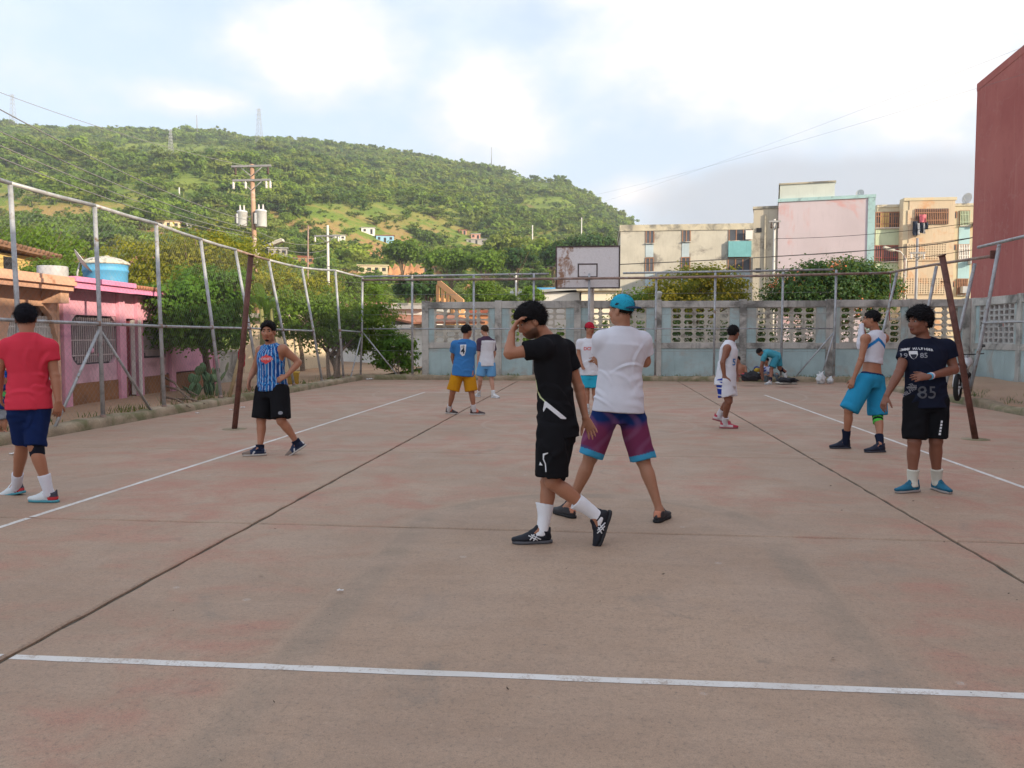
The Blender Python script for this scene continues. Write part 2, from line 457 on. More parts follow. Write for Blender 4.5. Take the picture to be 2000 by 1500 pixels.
# kerbs ----------------------------------------------------------
M_kerb = pmat('old_kerb', (.33, .26, .18), .95, .3, 2.5, .6, dirt=(.17, .16, .08), dirt_amt=.8, dirt_scale=1.6)
def kerb(name, p, q, w, h, seed):
    p = np.array(p, float); q = np.array(q, float); d = q - p; L_ = np.linalg.norm(d); d /= L_; n_ = np.array([-d[1], d[0]])
    k = int(L_ / .16); r = np.random.default_rng(seed); vs = []; fs = []
    prof = [(-w / 2, -.09), (-w / 2, h * .45), (-w / 2 + .02, h * .88), (-w / 4, h), (w / 4, h), (w / 2 - .02, h * .9), (w / 2, h * .5), (w / 2, -.09)]
    drift = np.cumsum(r.normal(0, .006, k + 1)); drift -= np.linspace(0, drift[-1], k + 1)
    chips = np.convolve(r.normal(0, 1, k + 5), np.ones(5) / 5, 'valid') * .035
    for i in range(k + 1):
        for (a, z) in prof:
            c = p + d * L_ * i / k + n_ * (a + drift[i] + r.normal(0, .006))
            vs.append((c[0], c[1], z + (chips[i] + r.normal(0, .006)) * (z > .05)))
    m_ = len(prof)
    for i in range(k):
        fs += [(i * m_ + j, i * m_ + j + 1, (i + 1) * m_ + j + 1, (i + 1) * m_ + j) for j in range(m_ - 1)]
    fs += [tuple(range(m_)), tuple(range((k + 1) * m_ - 1, k * m_ - 1, -1))]
    mb = MB().add(vs, fs, True); o = mb.build(name, M_kerb); return tag(o, kind='structure')
kerb('kerb_left', (-8.36, -3), (-8.36, 27.9), .32, .145, 1)
kerb('kerb_back', (-8.5, 27.93), (8.3, 27.93), .34, .17, 2)
kerb('kerb_right', (8.16, -3), (8.16, 28.0), .32, .13, 3)

# ================================================================ FENCES
M_galv = pmat('galvanised_pipe', (.40, .41, .42), .55, .25, 6, .1, dirt=(.25, .17, .11), dirt_amt=.25, dirt_scale=5, metal=.35, spec=.4)
M_galv_rust = pmat('rusty_pipe', (.30, .21, .17), .75, .3, 6, .2, dirt=(.38, .36, .35), dirt_amt=.4, dirt_scale=4, metal=.1)
M_rust = pmat('brown_red_painted_steel', (.145, .062, .048), .65, .3, 5, .2, dirt=(.10, .045, .03), dirt_amt=.6, dirt_scale=6)
M_wire = pmat('fence_wire', (.34, .34, .33), .6, .2, 8, 0, metal=.3)
def chain_mesh(quads, cell, r, parent, drop=None):
    """woven wire: straight diagonal wires in each bay; quads = (bl, br, tr, tl)"""
    V = []; F = []
    def wire(p, q):
        L0 = np.linalg.norm(q - p)
        if L0 < .02: return
        m = max(1, int(L0 / .45))
        for i in range(m): wire1(p + (q - p) * i / m, p + (q - p) * (i + 1) / m)
    def wire1(p, q):
        d = q - p; L_ = np.linalg.norm(d)
        d = d / L_; a = np.cross(d, (0, 0, 1.)); a /= np.linalg.norm(a) + 1e-9; b = np.cross(d, a); o = len(V)
        for c in (p, q):
            for k in range(3):
                t_ = 2.0944 * k; V.append(c + (a * math.cos(t_) + b * math.sin(t_)) * r)
        for k in range(3): F.append((o + k, o + (k + 1) % 3, o + 3 + (k + 1) % 3, o + 3 + k))
    for (bl, br, tr, tl) in quads:
        bl, br, tr, tl = (np.array(q, float) for q in (bl, br, tr, tl))
        W = np.linalg.norm(br - bl); H = np.linalg.norm(tl - bl)
        P = lambda u, v: (bl * (1 - u / W) + br * (u / W)) * (1 - v / H) + (tl * (1 - u / W) + tr * (u / W)) * (v / H)
        n_ = int((W + H) / cell)
        for i in range(n_ + 1):
            s = i * cell
            u0, v0 = (0, s) if s < H else (s - H, H)
            u1, v1 = (s, 0) if s < W else (W, s - W)
            wire(P(u0, v0), P(u1, v1))
            u0, v0 = (0, H - s) if s < H else (s - H, 0)
            u1, v1 = (s, H) if s < W else (W, H - (s - W))
            wire(P(u0, v0), P(u1, v1))
    off = np.array(root_loc(parent))
    o = link('wire_mesh', mesh_np('wire_mesh', np.array(V) - off, np.array(F), M_wire), parent); o['kind'] = 'stuff'
    return o
FL = thing('chain_link_fence', 'tall leaning chain-link fence on steel pipes along the kerb before the pink house', 'fence', (-8.4, 8.9, .1))
pb = [(-8.37, 8.9), (-8.37, 11.1), (-8.30, 12.9), (-8.30, 14.85), (-8.38, 17.4), (-8.45, 19.7), (-8.50, 22.1), (-8.42, 24.2), (-8.36, 26.1), (-8.30, 27.8)]
pt = [None, (20, 362), (185, 405), (305, 440), (392, 470), (460, 490), (525, 510), (590, 525), (655, 530), (708, 543)]
tops = []; bases = []
for (bx, by), tp in zip(pb, pt):
    base = np.array([bx, by, .08])
    top = np.array([-8.62, 9.1, 3.82]) if tp is None else aty(tp[0], tp[1], by + .2)
    bases.append(base); tops.append(top)
    mb = MB(); d = top - base
    mb.tube([base, base + d * .5 + (rng.normal(0, .01), 0, 0), top], .036, 10)
    p_ = mb.build('post', M_galv, FL)
    MB().tube([base + d * .008, base + d * .03], .05, 10).build('base_collar', M_galv_rust, p_)
    mids = base + d * .455
    MB().tube([mids - d * .012, mids + d * .012], .044, 10).build('clamp', M_galv_rust, p_)
for i in range(len(tops) - 1):
    a, b = tops[i], tops[i + 1]; up = np.array([0, 0, .03])
    sag = np.array([0, 0, -.012])
    MB().tube([a + up, (a + b) / 2 + up + sag, b + up + (0, .02, 0)], .034, 8).build('top_rail', M_galv if i != 5 else M_galv_rust, FL)
    ma, mb_ = bases[i] + (tops[i] - bases[i]) * .455, bases[i + 1] + (tops[i + 1] - bases[i + 1]) * .455
    if i != 7: MB().tube([ma, mb_], .026, 8).build('middle_rail', M_galv, FL)
for (i, dy) in ((2, -1.25), (2, 1.45), (9, -1.2)):
    s0 = bases[i] + (tops[i] - bases[i]) * .43; e0 = np.array([bases[i][0] + .02, bases[i][1] + dy, .12])
    MB().tube([s0, e0], .024, 8).build('brace', M_galv, FL)
quads = [(bases[i] + (0, 0, .12), bases[i + 1] + (0, 0, .12), tops[i + 1], tops[i]) for i in range(len(tops) - 1)]
chain_mesh(quads, .11, .0010, FL)

FB = thing('end_fence', 'straight pipe fence with two top rails in front of the breeze-block wall', 'fence', (-8.2, 28.0, .1))
XB = [-6.5, -4.34, -2.27, -.39, 1.85, 3.79, 5.98, 7.67]
for x in XB:
    hgt = 3.62 if x < 7 else 3.68
    q = MB().tube([(x, 28.0, .1), (x + .01, 28.0, hgt)], .038, 10).build('post', M_galv, FB)
    MB().tube([(x, 28.0, .1), (x, 28.0, .2)], .055, 10).build('base_collar', M_galv_rust, q)
MB().tube([(-8.25, 27.94, 3.46), (-3, 27.94, 3.45), (2, 27.94, 3.46), (5.5, 27.94, 3.50), (9.4, 27.94, 3.56)], .042, 8).build('top_rail', M_galv_rust, FB)
MB().tube([(-8.25, 28.06, 3.58), (-1.75, 28.06, 3.63)], .034, 8).build('upper_rail', M_galv, FB)
MB().tube([(.75, 28.06, 3.63), (7.6, 28.06, 3.69)], .034, 8).build('upper_rail', M_galv, FB)
MB().tube([(-8.3, 28.0, 1.76), (7.6, 28.0, 1.76)], .022, 8).build('middle_rail', M_galv, FB)
for z in (1.0, 1.55, 2.25, 2.95):
    MB().tube([(-8.3, 28.0, z), (-1, 28.0, z - .015), (7.6, 28.0, z)], .0045, 5).build('strand_wire', M_wire, FB)
for x0, x1, y1 in ((-8.28, -7.05, 28.0), (7.67, 6.45, 28.0), (7.67, 7.2, 27.7)):
    MB().tube([(x0, 28.0, 1.66), (x1, y1, .16)], .026, 8).build('brace', M_galv, FB)

FR = thing('bent_fence', 'bent leaning pipe fence with a broken rail near the red apartment wall', 'fence', (8.2, 25.0, .1))
rp = [((7.95, 25.3), (1752, 532), 25.4), ((8.02, 22.3), (1829, 520), 22.6), ((8.05, 20.3), (1904, 515), 20.5), ((8.02, 18.9), (1952, 477), 19.1), ((8.1, 15.8), None, 0)]
rt = []; rb = []
for (bx, by), tp, ty in rp:
    base = np.array([bx, by, .08]); top = aty(tp[0], tp[1], ty) if tp else np.array([8.75, 16.0, 3.5])
    rt.append(top); rb.append(base)
    d = top - base
    q = MB().tube([base, base + d * .35 + (.03, 0, 0), base + d * .7 + (.02, 0, 0), top], .04, 10).build('post', M_galv, FR)
    MB().tube([base, base + d * .03], .06, 10).build('base_collar', M_galv_rust, q)
a = aty(1739, 532, 25.6); b = aty(1939, 500, 19.3)
MB().tube([a, (a + b) / 2 + (0, 0, .02), b], .034, 8).build('top_rail', M_galv_rust, FR)
a = aty(1911, 483, 19.4); b = aty(2000, 462, 17.0); b = b + (b - a) * .6
MB().tube([a, b], .034, 8).build('top_rail', M_galv, FR)
pl = aty(1939, 500, 19.25)
MB().obox(pl, (1, 0, 0), (0, 1, 0), (0, 0, 1), -.05, .06, -.03, .03, -.06, .12).build('end_plate', M_rust, FR)
MB().tube([rb[3] + (rt[3] - rb[3]) * .5, rb[4] + (rt[4] - rb[4]) * .5], .022, 8).build('middle_rail', M_galv, FR)
chain_mesh([(rb[4] + (0, 0, .1), rb[3] + (0, 0, .1), rb[3] + (rt[3] - rb[3]) * .5, rb[4] + (rt[4] - rb[4]) * .5)], .075, .0017, FR)

def net_pole(base, toppx, Y, label, ext=0.0):
    base = np.array(base, float); top = aty(toppx[0], toppx[1], Y)
    t_ = thing('net_pole', label, 'pole', base, 'rusty net poles beside the court lines')
    d = top - base
    mb = MB(); mb.tube([base, base + d * .5 + (.008, 0, 0), top], .044, 12); mb.build('shaft', M_rust, t_)
    MB().lathe(base + (0, 0, .0), [(.20, -.01), (.19, .006), (.08, .008)], 18).build('footing', M_kerb, t_)
    MB().tube([top, top + d * .006], .056, 12).build('cap', M_rust, t_)
    for q in (.62, .86, .95):
        c = base + d * q; s = 1 if base[0] < 0 else -1
        MB().tube([c, c + (s * .085, 0, 0)], .009, 6).build('net_hook', M_rust, t_)
    return t_
net_pole(gnd(458, 838), (490, 500), 12.66, 'rusty brown net pole leaning inward beside the blue striped tank top')
net_pole(gnd(1905, 858), (1840, 500), 12.55, 'rusty brown net pole leaning inward beside the navy lettered T-shirt')

# ================================================================ BREEZE-BLOCK WALLS
M_wconc = pmat('weathered_concrete', (.52, .495, .45), .92, .22, 1.5, .4, dirt=(.17, .16, .145), dirt_amt=.62, dirt_scale=.9, streak=.5)
M_wblue = pmat('faded_turquoise_plaster', (.42, .54, .54), .92, .16, 1.2, .3, dirt=(.42, .40, .36), dirt_amt=.55, dirt_scale=.8, streak=.35)
M_block = pmat('cream_breeze_block', (.56, .515, .43), .92, .18, 3, .4, dirt=(.26, .23, .19), dirt_amt=.45, dirt_scale=2)
M_block2 = pmat('grey_breeze_block', (.50, .49, .46), .92, .18, 3, .4, dirt=(.27, .25, .23), dirt_amt=.4, dirt_scale=2)
def block_mesh(name, w, h, d, hole, mat):
    """a vent block, front towards -Y, origin at its lower left front corner"""
    out = [(0, 0), (w * .5, 0), (w, 0), (w, h * .5), (w, h), (w * .5, h), (0, h), (0, h * .5)]
    vs = [(x, 0, z) for x, z in out] + [(x, 0, z) for x, z in hole] + [(x, d, z) for x, z in out] + [(x, d, z) for x, z in hole]
    fs = []
    for k in range(8):
        j = (k + 1) % 8
        fs += [(k, j, 8 + j, 8 + k), (16 + j, 16 + k, 24 + k, 24 + j), (8 + k, 8 + j, 24 + j, 24 + k)]
    return MB().add(vs, fs).mesh(name, mat)
def wall_bays(parent, o, ax, nrm, edges, cols, rows, bw, bh, me, M_blk, sub=.30, z=(.08, 1.08, 1.28, 2.50, 2.74)):
    """o origin on the ground, ax along the wall, nrm towards the court; edges = pillar centres along ax"""
    o, ax, nrm = np.array(o, float), np.array(ax, float), np.array(nrm, float); up = np.array([0, 0, 1.])
    rot = math.atan2(ax[1], ax[0]); off = np.array(root_loc(parent))
    for s in edges:
        MB().obox(o, ax, nrm, up, s - .12, s + .12, -.16, .05, -.1, z[4] + .03).build('pillar', M_wconc, parent, .008)
    for i in range(len(edges) - 1):
        a, b = edges[i] + .12, edges[i + 1] - .12; ln = b - a
        jz = float(rng.uniform(-.02, .02))
        MB().obox(o, ax, nrm, up, a, b, -.14, 0, -.1, z[1]).build('lower_panel', M_wblue, parent)
        MB().obox(o, ax, nrm, up, a, b, -.15, .03, z[1], z[2]).build('sill_beam', M_wconc, parent, .006)
        MB().obox(o, ax, nrm, up, a, b, -.155, .035, z[3], z[4] + jz).build('top_beam', M_wconc, parent, .006)
        nc = min(cols, int((ln - .1) / bw)); side = (ln - nc * bw) / 2
        if side > .03:
            for (p, q) in ((a, a + side), (b - side, b)):
                MB().obox(o, ax, nrm, up, p, q, -.14, -.01, z[2], z[3]).build('infill_panel', M_wblue, parent)
        for r_ in range(rows):
            for c in range(nc):
                if rng.uniform() < .012: continue          # a few blocks are broken out
                ob = link('block', me, parent)
                w_ = o + ax * (a + side + c * bw) + nrm * (-.015 + rng.normal(0, .003)) + up * (z[2] + r_ * bh)
                ob.location = Vector(w_ - off); ob.rotation_euler = (0, 0, rot)
bw, bh = .40, (2.50 - 1.28) / 6
hole = [(.085, .028), (.2, .028), (.315, .028), (.362, bh / 2), (.315, bh - .028), (.2, bh - .028), (.085, bh - .028), (.038, bh / 2)]
blk_a = block_mesh('block', bw - .006, bh - .004, .12, hole, M_block)
WF = thing('breeze_block_wall', 'long turquoise and concrete wall with cream vent blocks behind the basketball backboard', 'wall', (-6.3, 29.0, 0))
wall_bays(WF, (0, 29.0, 0), (1, 0, 0), (0, -1, 0), [-6.25, -3.61, -.80, 2.0, 4.89, 7.77, 10.45, 12.2], 5, 6, bw, bh, blk_a, M_block)
bw2, bh2 = .33, (2.50 - 1.28) / 7
hole2 = [(.055, .03), (.165, .03), (.275, .03), (.275, bh2 / 2), (.275, bh2 - .03), (.165, bh2 - .022), (.055, bh2 - .03), (.055, bh2 / 2)]
blk_b = block_mesh('block', bw2 - .006, bh2 - .004, .12, hole2, M_block2)
WR = thing('side_block_wall', 'pale blue side wall with square grey vent blocks under the red building', 'wall', (12.3, 28.6, 0))
wall_bays(WR, (12.32, 28.72, 0), (0, -1, 0), (-1, 0, 0), [.0, 3.0, 6.0, 9.0, 12.0], 7, 7, bw2, bh2, blk_b, M_block2)
# ================================================================ HILL
RID_PX = [(-1400, 420), (-900, 330), (-400, 262), (-150, 232), (0, 230), (90, 246), (180, 245), (300, 248), (400, 253), (500, 266), (620, 272), (700, 279), (800, 293), (900, 311), (985, 325), (1050, 341), (1098, 343), (1150, 372), (1200, 410), (1245, 438), (1350, 492), (1500, 540), (1800, 590), (2300, 620), (3000, 640)]
_az = []; _el = []
for (x_, y_) in RID_PX:
    d = ray(x_, y_); _az.append(math.degrees(math.atan2(d[0], d[1]))); _el.append(d[2] / math.hypot(d[0], d[1]))
_az = np.array(_az); _el = np.array(_el)
R0 = 125.0
def ridge_r(az): return np.interp(az, [-75, -40, -15, 0, 10, 40], [900, 930, 860, 760, 640, 560])
def hill_z(x, y):
    x = np.asarray(x, float); y = np.asarray(y, float)
    r = np.hypot(x, y); az = np.degrees(np.arctan2(x, y))
    Rr = ridge_r(az); zr = np.maximum(np.interp(az, _az, _el) * Rr + CAMH - 6.0, 0)    # tree tops make the skyline
    t = (r - R0) / (Rr - R0); tc = np.clip(t, 0, 1)
    S = np.where(t < 1, tc ** 1.32, 1 - .9 * np.clip(t - 1, 0, 1.1))
    g1 = vnoise(x, y, 55, 21); g2 = vnoise(x, y, 22, 22); g3 = vnoise(x, y, 120, 23)
    rel = (np.abs(g1) * -1.0 + .35) * 34 + g2 * 7 + g3 * 16
    env = np.clip(t * 3, 0, 1) * np.clip((1.02 - t) * 2.2, 0.0, 1) * np.clip(zr / 60, 0, 1)
    terr = 2.2 * np.sin(r / 9.0 + 2 * g3) * np.clip(t * 6, 0, 1) * np.clip((.42 - t) * 4, 0, 1)   # house terraces at the foot
    return np.where(t > 0, -.3 + zr * S + rel * env + terr, -.3)
def hill_hit(px, py, r_start=140.0):
    d = ray(px, py); hd = math.hypot(d[0], d[1]); d = d / hd
    rr = np.arange(r_start, 1000, 1.0); P = _C[None] + d[None] * rr[:, None]
    below = P[:, 2] < hill_z(P[:, 0], P[:, 1])
    i = int(np.argmax(below)) if below.any() else 300
    return P[i]
def hill_mat():
    t = NT('hill_ground'); v = t.vec('World')
    a = t.noise(.012, 6, .6, v, .5); b = t.noise(.06, 6, .65, v); c = t.noise(.6, 5, .7, v)
    col = t.mix(t.step(b, .35, .65), (.13, .19, .03), (.22, .27, .05))
    col = t.mix(t.math('MULTIPLY', t.step(c, .4, .7), .5), col, (.085, .135, .022))
    z = t.sep(v)[2]
    low = t.math('MULTIPLY', t.step(z, 75, 25), t.step(z, 2, 10))
    soil = t.math('MULTIPLY', t.step(b, .44, .56), low)
    col = t.mix(soil, col, (.36, .19, .10))
    col = t.mix(t.math('MULTIPLY', t.step(t.noise(.02, 5, .6, v, 1.0), .62, .70), .85), col, (.25, .17, .08))
    t.set('Base Color', col); t.set('Roughness', .95); t.set('Specular IOR Level', .1); t.bump(c, .6, .8)
    return t.m
def polar_grid():
    az = np.radians(np.linspace(-75, 40, 300)); rr = np.concatenate([np.linspace(R0 - 8, 420, 130), np.linspace(426, 1000, 95), np.linspace(1030, 1700, 14)])
    A, Q = np.meshgrid(az, rr, indexing='ij'); X = Q * np.sin(A); Y = Q * np.cos(A)
    return X, Y
X, Y = polar_grid(); Z = hill_z(X, Y); n_, m_ = X.shape
i_ = np.arange(n_ * m_).reshape(n_, m_)
F_ = np.stack([i_[:-1, :-1], i_[:-1, 1:], i_[1:, 1:], i_[1:, :-1]], -1).reshape(-1, 4)[:, ::-1]
tag(link('hill', mesh_np('hill', np.stack([X, Y, Z], -1).reshape(-1, 3), F_, hill_mat(), True)), kind='structure')

# ================================================================ FOLIAGE
def leaf_mat(name, c1, c2, trans=.35, per_obj=False, patch=None, rough=.55):
    t = NT(name); v = t.vec('World')
    a = t.noise(1.1 if not per_obj else .02, 4, .6, v); b = t.noise(9.0 if not per_obj else .5, 3, .6, v)
    f = t.math('ADD', t.math('MULTIPLY', a, .6), t.math('MULTIPLY', b, .4))
    if per_obj:
        oi = t.N.new('ShaderNodeObjectInfo')
        f = t.math('ADD', t.math('MULTIPLY', f, .55), t.math('MULTIPLY', oi.outputs['Random'], .45))
    col = t.mix(t.step(f, .3, .7), c1, c2)
    if patch:
        p = t.noise(.013 if per_obj else .9, 4, .6, v, .4)
        col = t.mix(t.step(p, .52, .66), col, patch)
    t.set('Base Color', col); t.set('Roughness', rough); t.set('Specular IOR Level', .25)
    tr = t.N.new('ShaderNodeBsdfTranslucent'); t.L.new(t.mix(.5, col, (.35, .42, .05), 'MIX'), tr.inputs[0])
    mx = t.N.new('ShaderNodeMixShader'); mx.inputs[0].default_value = trans
    out = t.N['Material Output']; t.L.new(t.b.outputs[0], mx.inputs[1]); t.L.new(tr.outputs[0], mx.inputs[2]); t.L.new(mx.outputs[0], out.inputs[0])
    return t.m
def leaves(P, Nrm, size, r, aspect=.55, jit=.6, droop=0.0):
    """diamond leaves, slightly folded; P centres, Nrm rough facing"""
    n = len(P); nn = Nrm + r.normal(0, jit, (n, 3)); nn /= np.linalg.norm(nn, axis=1)[:, None] + 1e-9
    a = r.normal(0, 1, (n, 3)); a[:, 2] -= droop; a -= nn * np.sum(a * nn, 1)[:, None]; a /= np.linalg.norm(a, axis=1)[:, None] + 1e-9
    b = np.cross(nn, a); s = (size * r.uniform(.6, 1.35, n))[:, None]
    fold = nn * s * .16
    V = np.stack([P - a * s * .5, P + b * s * aspect * .5 + fold, P + a * s * .55, P - b * s * aspect * .5 + fold], 1).reshape(-1, 3)
    F = np.arange(4 * n).reshape(n, 4)
    return V, F
def crown_points(blobs, n, r, clump=.16, shell=.55):
    """leaf centres in clumps spread through ellipsoids (centre, radii)"""
    vol = np.array([b[1][0] * b[1][1] * b[1][2] for b in blobs]) ** (2 / 3.); vol /= vol.sum()
    P = []; N_ = []
    per = 42
    for (c, rad), w in zip(blobs, vol):
        k = max(2, int(n * w / per)); c = np.array(c, float); rad = np.array(rad, float)
        d = r.normal(0, 1, (k, 3)); d /= np.linalg.norm(d, axis=1)[:, None]
        q = r.uniform(shell ** 3, 1.06, k) ** (1 / 3.)
        cc = c + d * q[:, None] * rad
        sp = clump * rad.mean() * r.uniform(.7, 1.5, k)
        off = r.normal(0, 1, (k, per, 3)) * sp[:, None, None]; off[..., 2] *= .62
        P.append((cc[:, None] + off).reshape(-1, 3)); nn = d[:, None] * .7 + off / (sp[:, None, None] + 1e-6) * .35 + np.array([0, 0, .45])
        N_.append(nn.reshape(-1, 3))
    return np.concatenate(P), np.concatenate(N_)
M_bark = pmat('bark', (.17, .12, .085), .95, .35, 6, .8)
M_lf_green = leaf_mat('leaf_deep_green', (.06, .155, .018), (.15, .30, .03), .45)
M_lf_mid = leaf_mat('leaf_mid_green', (.075, .155, .018), (.17, .28, .03), .42)
M_lf_light = leaf_mat('leaf_light_green', (.075, .15, .02), (.15, .24, .035), .4)
M_lf_yellow = leaf_mat('leaf_yellow_green', (.14, .17, .016), (.32, .29, .02), .42)
M_lf_gold = leaf_mat('leaf_and_yellow_flower', (.075, .10, .015), (.16, .15, .015), .3, patch=(.55, .38, .015))
M_lf_dark = leaf_mat('leaf_dark_green', (.018, .06, .016), (.045, .11, .024), .3)

def tree(name, label, base, blobs, nleaf, size, mat, seed, trunk_r=.12, fork=.45, group=None, cat='tree', stems=1, aspect=.55, clump=.16, bark=M_bark, flowers=None):
    r = np.random.default_rng(seed); base = np.array(base, float)
    T = thing(name, label, cat, base, group)
    P, N_ = crown_points(blobs, nleaf, r, clump)
    keep = P[:, 2] > .12
    V, F = leaves(P[keep], N_[keep], size, r, aspect)
    link('crown', mesh_np('crown', V - base, F, mat), T)
    if flowers:
        P2, N2 = crown_points([(c, np.array(q) * 1.04) for c, q in blobs], int(flowers[1]), r, clump, .9)
        ok = (P2[:, 2] > base[2] + .5); V, F = leaves(P2[ok], N2[ok], flowers[2], r, .8)
        link('blossoms', mesh_np('blossoms', V - base, F, flowers[0]), T)
    mb = MB(); cen = np.mean([b[0] for b in blobs], axis=0)
    for s in range(stems):
        b0 = base + (np.array([r.normal(0, .12), r.normal(0, .12), 0]) * (stems > 1))
        k0 = b0 + (cen - b0) * fork + np.array([r.normal(0, .1), r.normal(0, .1), 0]); k0[2] = base[2] + (cen[2] - base[2]) * fork
        mid_ = (b0 + k0) / 2 + r.normal(0, .05, 3)
        tr = trunk_r * (1 if stems == 1 else .55)
        mb.tube([b0 - (0, 0, .1), b0 + (0, 0, .02), mid_, k0], [tr * 1.5, tr * 1.15, tr * .9, tr * .75], 8)
        use = blobs if stems == 1 else [blobs[(s + j) % len(blobs)] for j in range(max(1, len(blobs) // stems + 1))]
        for (c, rad) in use:
            c = np.array(c, float); e = c + np.array(rad) * r.uniform(-.3, .3, 3)
            m1 = (k0 + e) / 2 + r.normal(0, .12, 3) * np.array(rad).mean()
            mb.tube([k0, m1, e], [tr * .6, tr * .42, tr * .2], 6)
            for _ in range(3):
                e2 = c + np.array(rad) * r.uniform(-.85, .85, 3); mb.tube([m1, (m1 + e2) / 2 + r.normal(0, .05, 3), e2], [tr * .3, tr * .2, tr * .07], 5)
    mb.build('trunk', bark, T)
    return T

# ---- hillside wood: one mass, instanced crowns scattered on the slope
hill_cols = bpy.data.collections.new('hill_crown_kinds')
M_h = [leaf_mat('hill_leaf_a', (.125, .215, .03), (.25, .37, .05), .45, True, patch=(.32, .41, .055)),
       leaf_mat('hill_leaf_b', (.07, .14, .028), (.155, .25, .042), .4, True),
       leaf_mat('hill_leaf_c', (.15, .20, .04), (.28, .34, .065), .42, True)]
def hill_crown(i, mat):
    r = np.random.default_rng(100 + i)
    nb = 5 + i % 3; blobs = [((0, 0, .45), (.42, .42, .32))]
    for _ in range(nb): blobs.append(((r.normal(0, .24), r.normal(0, .24), r.uniform(.3, .68)), (r.uniform(.2, .33),) * 2 + (r.uniform(.15, .24),)))
    P, N_ = crown_points(blobs, 560 if i < 6 else 900, r, .24, .62)
    V, F = leaves(P, N_, .135 if i < 6 else .10, r, .75, .5)
    mb = MB(); mb.tube([(0, 0, -.25), (.02, .01, .2), (0, 0, .45)], [.05, .04, .02], 5)
    V = np.concatenate([V, np.array(mb.v)]); k = len(V) - len(mb.v)
    quads_ = [f for f in mb.f if len(f) == 4]
    F = np.concatenate([F, np.array(quads_) + k])
    o = bpy.data.objects.new('crown_kind', mesh_np('crown_kind', V, F, mat)); hill_cols.objects.link(o)
for i in range(12): hill_crown(i, M_h[i % 3])
HOUSE_SPOTS = []      # (x, y, radius) kept clear of trees; filled below by the houses on the slope
def hill_wood():
    r = np.random.default_rng(77); N0 = 66000
    az = np.radians(r.uniform(-52, 16, N0)); q = np.sqrt(r.uniform(150.0 ** 2, 960.0 ** 2, N0))
    # thicker sampling of the near slope, which shows largest
    az2 = np.radians(r.uniform(-48, 14, 3800)); q2 = np.sqrt(r.uniform(140.0 ** 2, 360.0 ** 2, 3800))
    az = np.concatenate([az, az2]); q = np.concatenate([q, q2])
    x = q * np.sin(az); y = q * np.cos(az); z = hill_z(x, y); deg = np.degrees(az)
    t = (q - R0) / (ridge_r(deg) - R0)
    ok = (t < 1.05) & (z > 1.2)
    dens = .52 + 1.1 * vnoise(x, y, 38, 31) + .6 * vnoise(x, y, 12, 32) + .25 * np.clip((t - .9) * 8, 0, 1)
    low = np.clip((95 - z) / 60, 0, 1); s0 = np.where(r.uniform(0, 1, len(x)) < .30, r.uniform(.7, 1.8, len(x)), 9.0)      # about a third is low scrub, which also covers the clearings
    dens = np.where(s0 < 2, .95, dens)
    dens = dens - .22 * low
    ok &= r.uniform(0, 1, len(x)) < np.clip(dens, .05, 1)
    for (hx, hy, hr) in HOUSE_SPOTS:
        # keep the house and the sight line just in front of it open
        hd = math.hypot(hx, hy); ux, uy = hx / hd, hy / hd
        al = x * ux + y * uy - hd; ac = np.abs(-x * uy + y * ux)
        ok &= ~((ac < hr) & (al > -hr * 2.8) & (al < hr * 1.0) & (s0 > 1.9)) & ~((ac < hr) & (np.abs(al - 3) < hr))
    x, y, z, q, s0 = x[ok], y[ok], z[ok], q[ok], s0[ok]; n = len(x)
    big = vnoise(x, y, 45, 35)
    s = (2.9 + 1.7 * big + r.gamma(1.6, 1.1, n)) * np.interp(q, [140, 320, 960], [.95, 1.0, 1.25]); s = np.where(s0 < 2, s0 * np.interp(q, [140, 500, 960], [.8, 1.2, 1.6]), np.clip(s, 1.6, 10))
    kind = np.where(q < 330, r.integers(6, 12, n), r.integers(0, 6, n)).astype(np.int32)
    me = bpy.data.meshes.new('hillside_wood'); me.vertices.add(n)
    me.vertices.foreach_set('co', np.stack([x, y, z + .1 * s], -1).astype(np.float32).ravel())
    for nm, ty, dat in (('scl', 'FLOAT', s.astype(np.float32)), ('rz', 'FLOAT', r.uniform(0, 6.28, n).astype(np.float32)), ('sx', 'FLOAT', (s * r.uniform(.75, 1.45, n)).astype(np.float32)), ('sy', 'FLOAT', (s * r.uniform(.6, 1.15, n)).astype(np.float32)), ('kind_i', 'INT', kind)):
        a = me.attributes.new(nm, ty, 'POINT'); a.data.foreach_set('value', dat)
    o = tag(link('hillside_wood', me), 'dense sunlit green wood covering the hillside behind the houses', 'trees', kind='stuff')
    g = bpy.data.node_groups.new('scatter_crowns', 'GeometryNodeTree')
    g.interface.new_socket('Geometry', in_out='INPUT', socket_type='NodeSocketGeometry'); g.interface.new_socket('Geometry', in_out='OUTPUT', socket_type='NodeSocketGeometry')
    N, L = g.nodes, g.links; gi = N.new('NodeGroupInput'); go = N.new('NodeGroupOutput')
    ip = N.new('GeometryNodeInstanceOnPoints'); ci = N.new('GeometryNodeCollectionInfo')
    ci.inputs['Collection'].default_value = hill_cols; ci.inputs['Separate Children'].default_value = True; ci.inputs['Reset Children'].default_value = True
    def attr(nm, ty):
        a = N.new('GeometryNodeInputNamedAttribute'); a.data_type = ty; a.inputs['Name'].default_value = nm; return a.outputs['Attribute']
    cx = N.new('ShaderNodeCombineXYZ'); L.new(attr('rz', 'FLOAT'), cx.inputs[2])
    cs = N.new('ShaderNodeCombineXYZ'); sc = attr('scl', 'FLOAT')
    L.new(sc, cs.inputs[0]); L.new(attr('sx', 'FLOAT'), cs.inputs[1]); L.new(attr('sy', 'FLOAT'), cs.inputs[2])
    ip.inputs['Pick Instance'].default_value = True
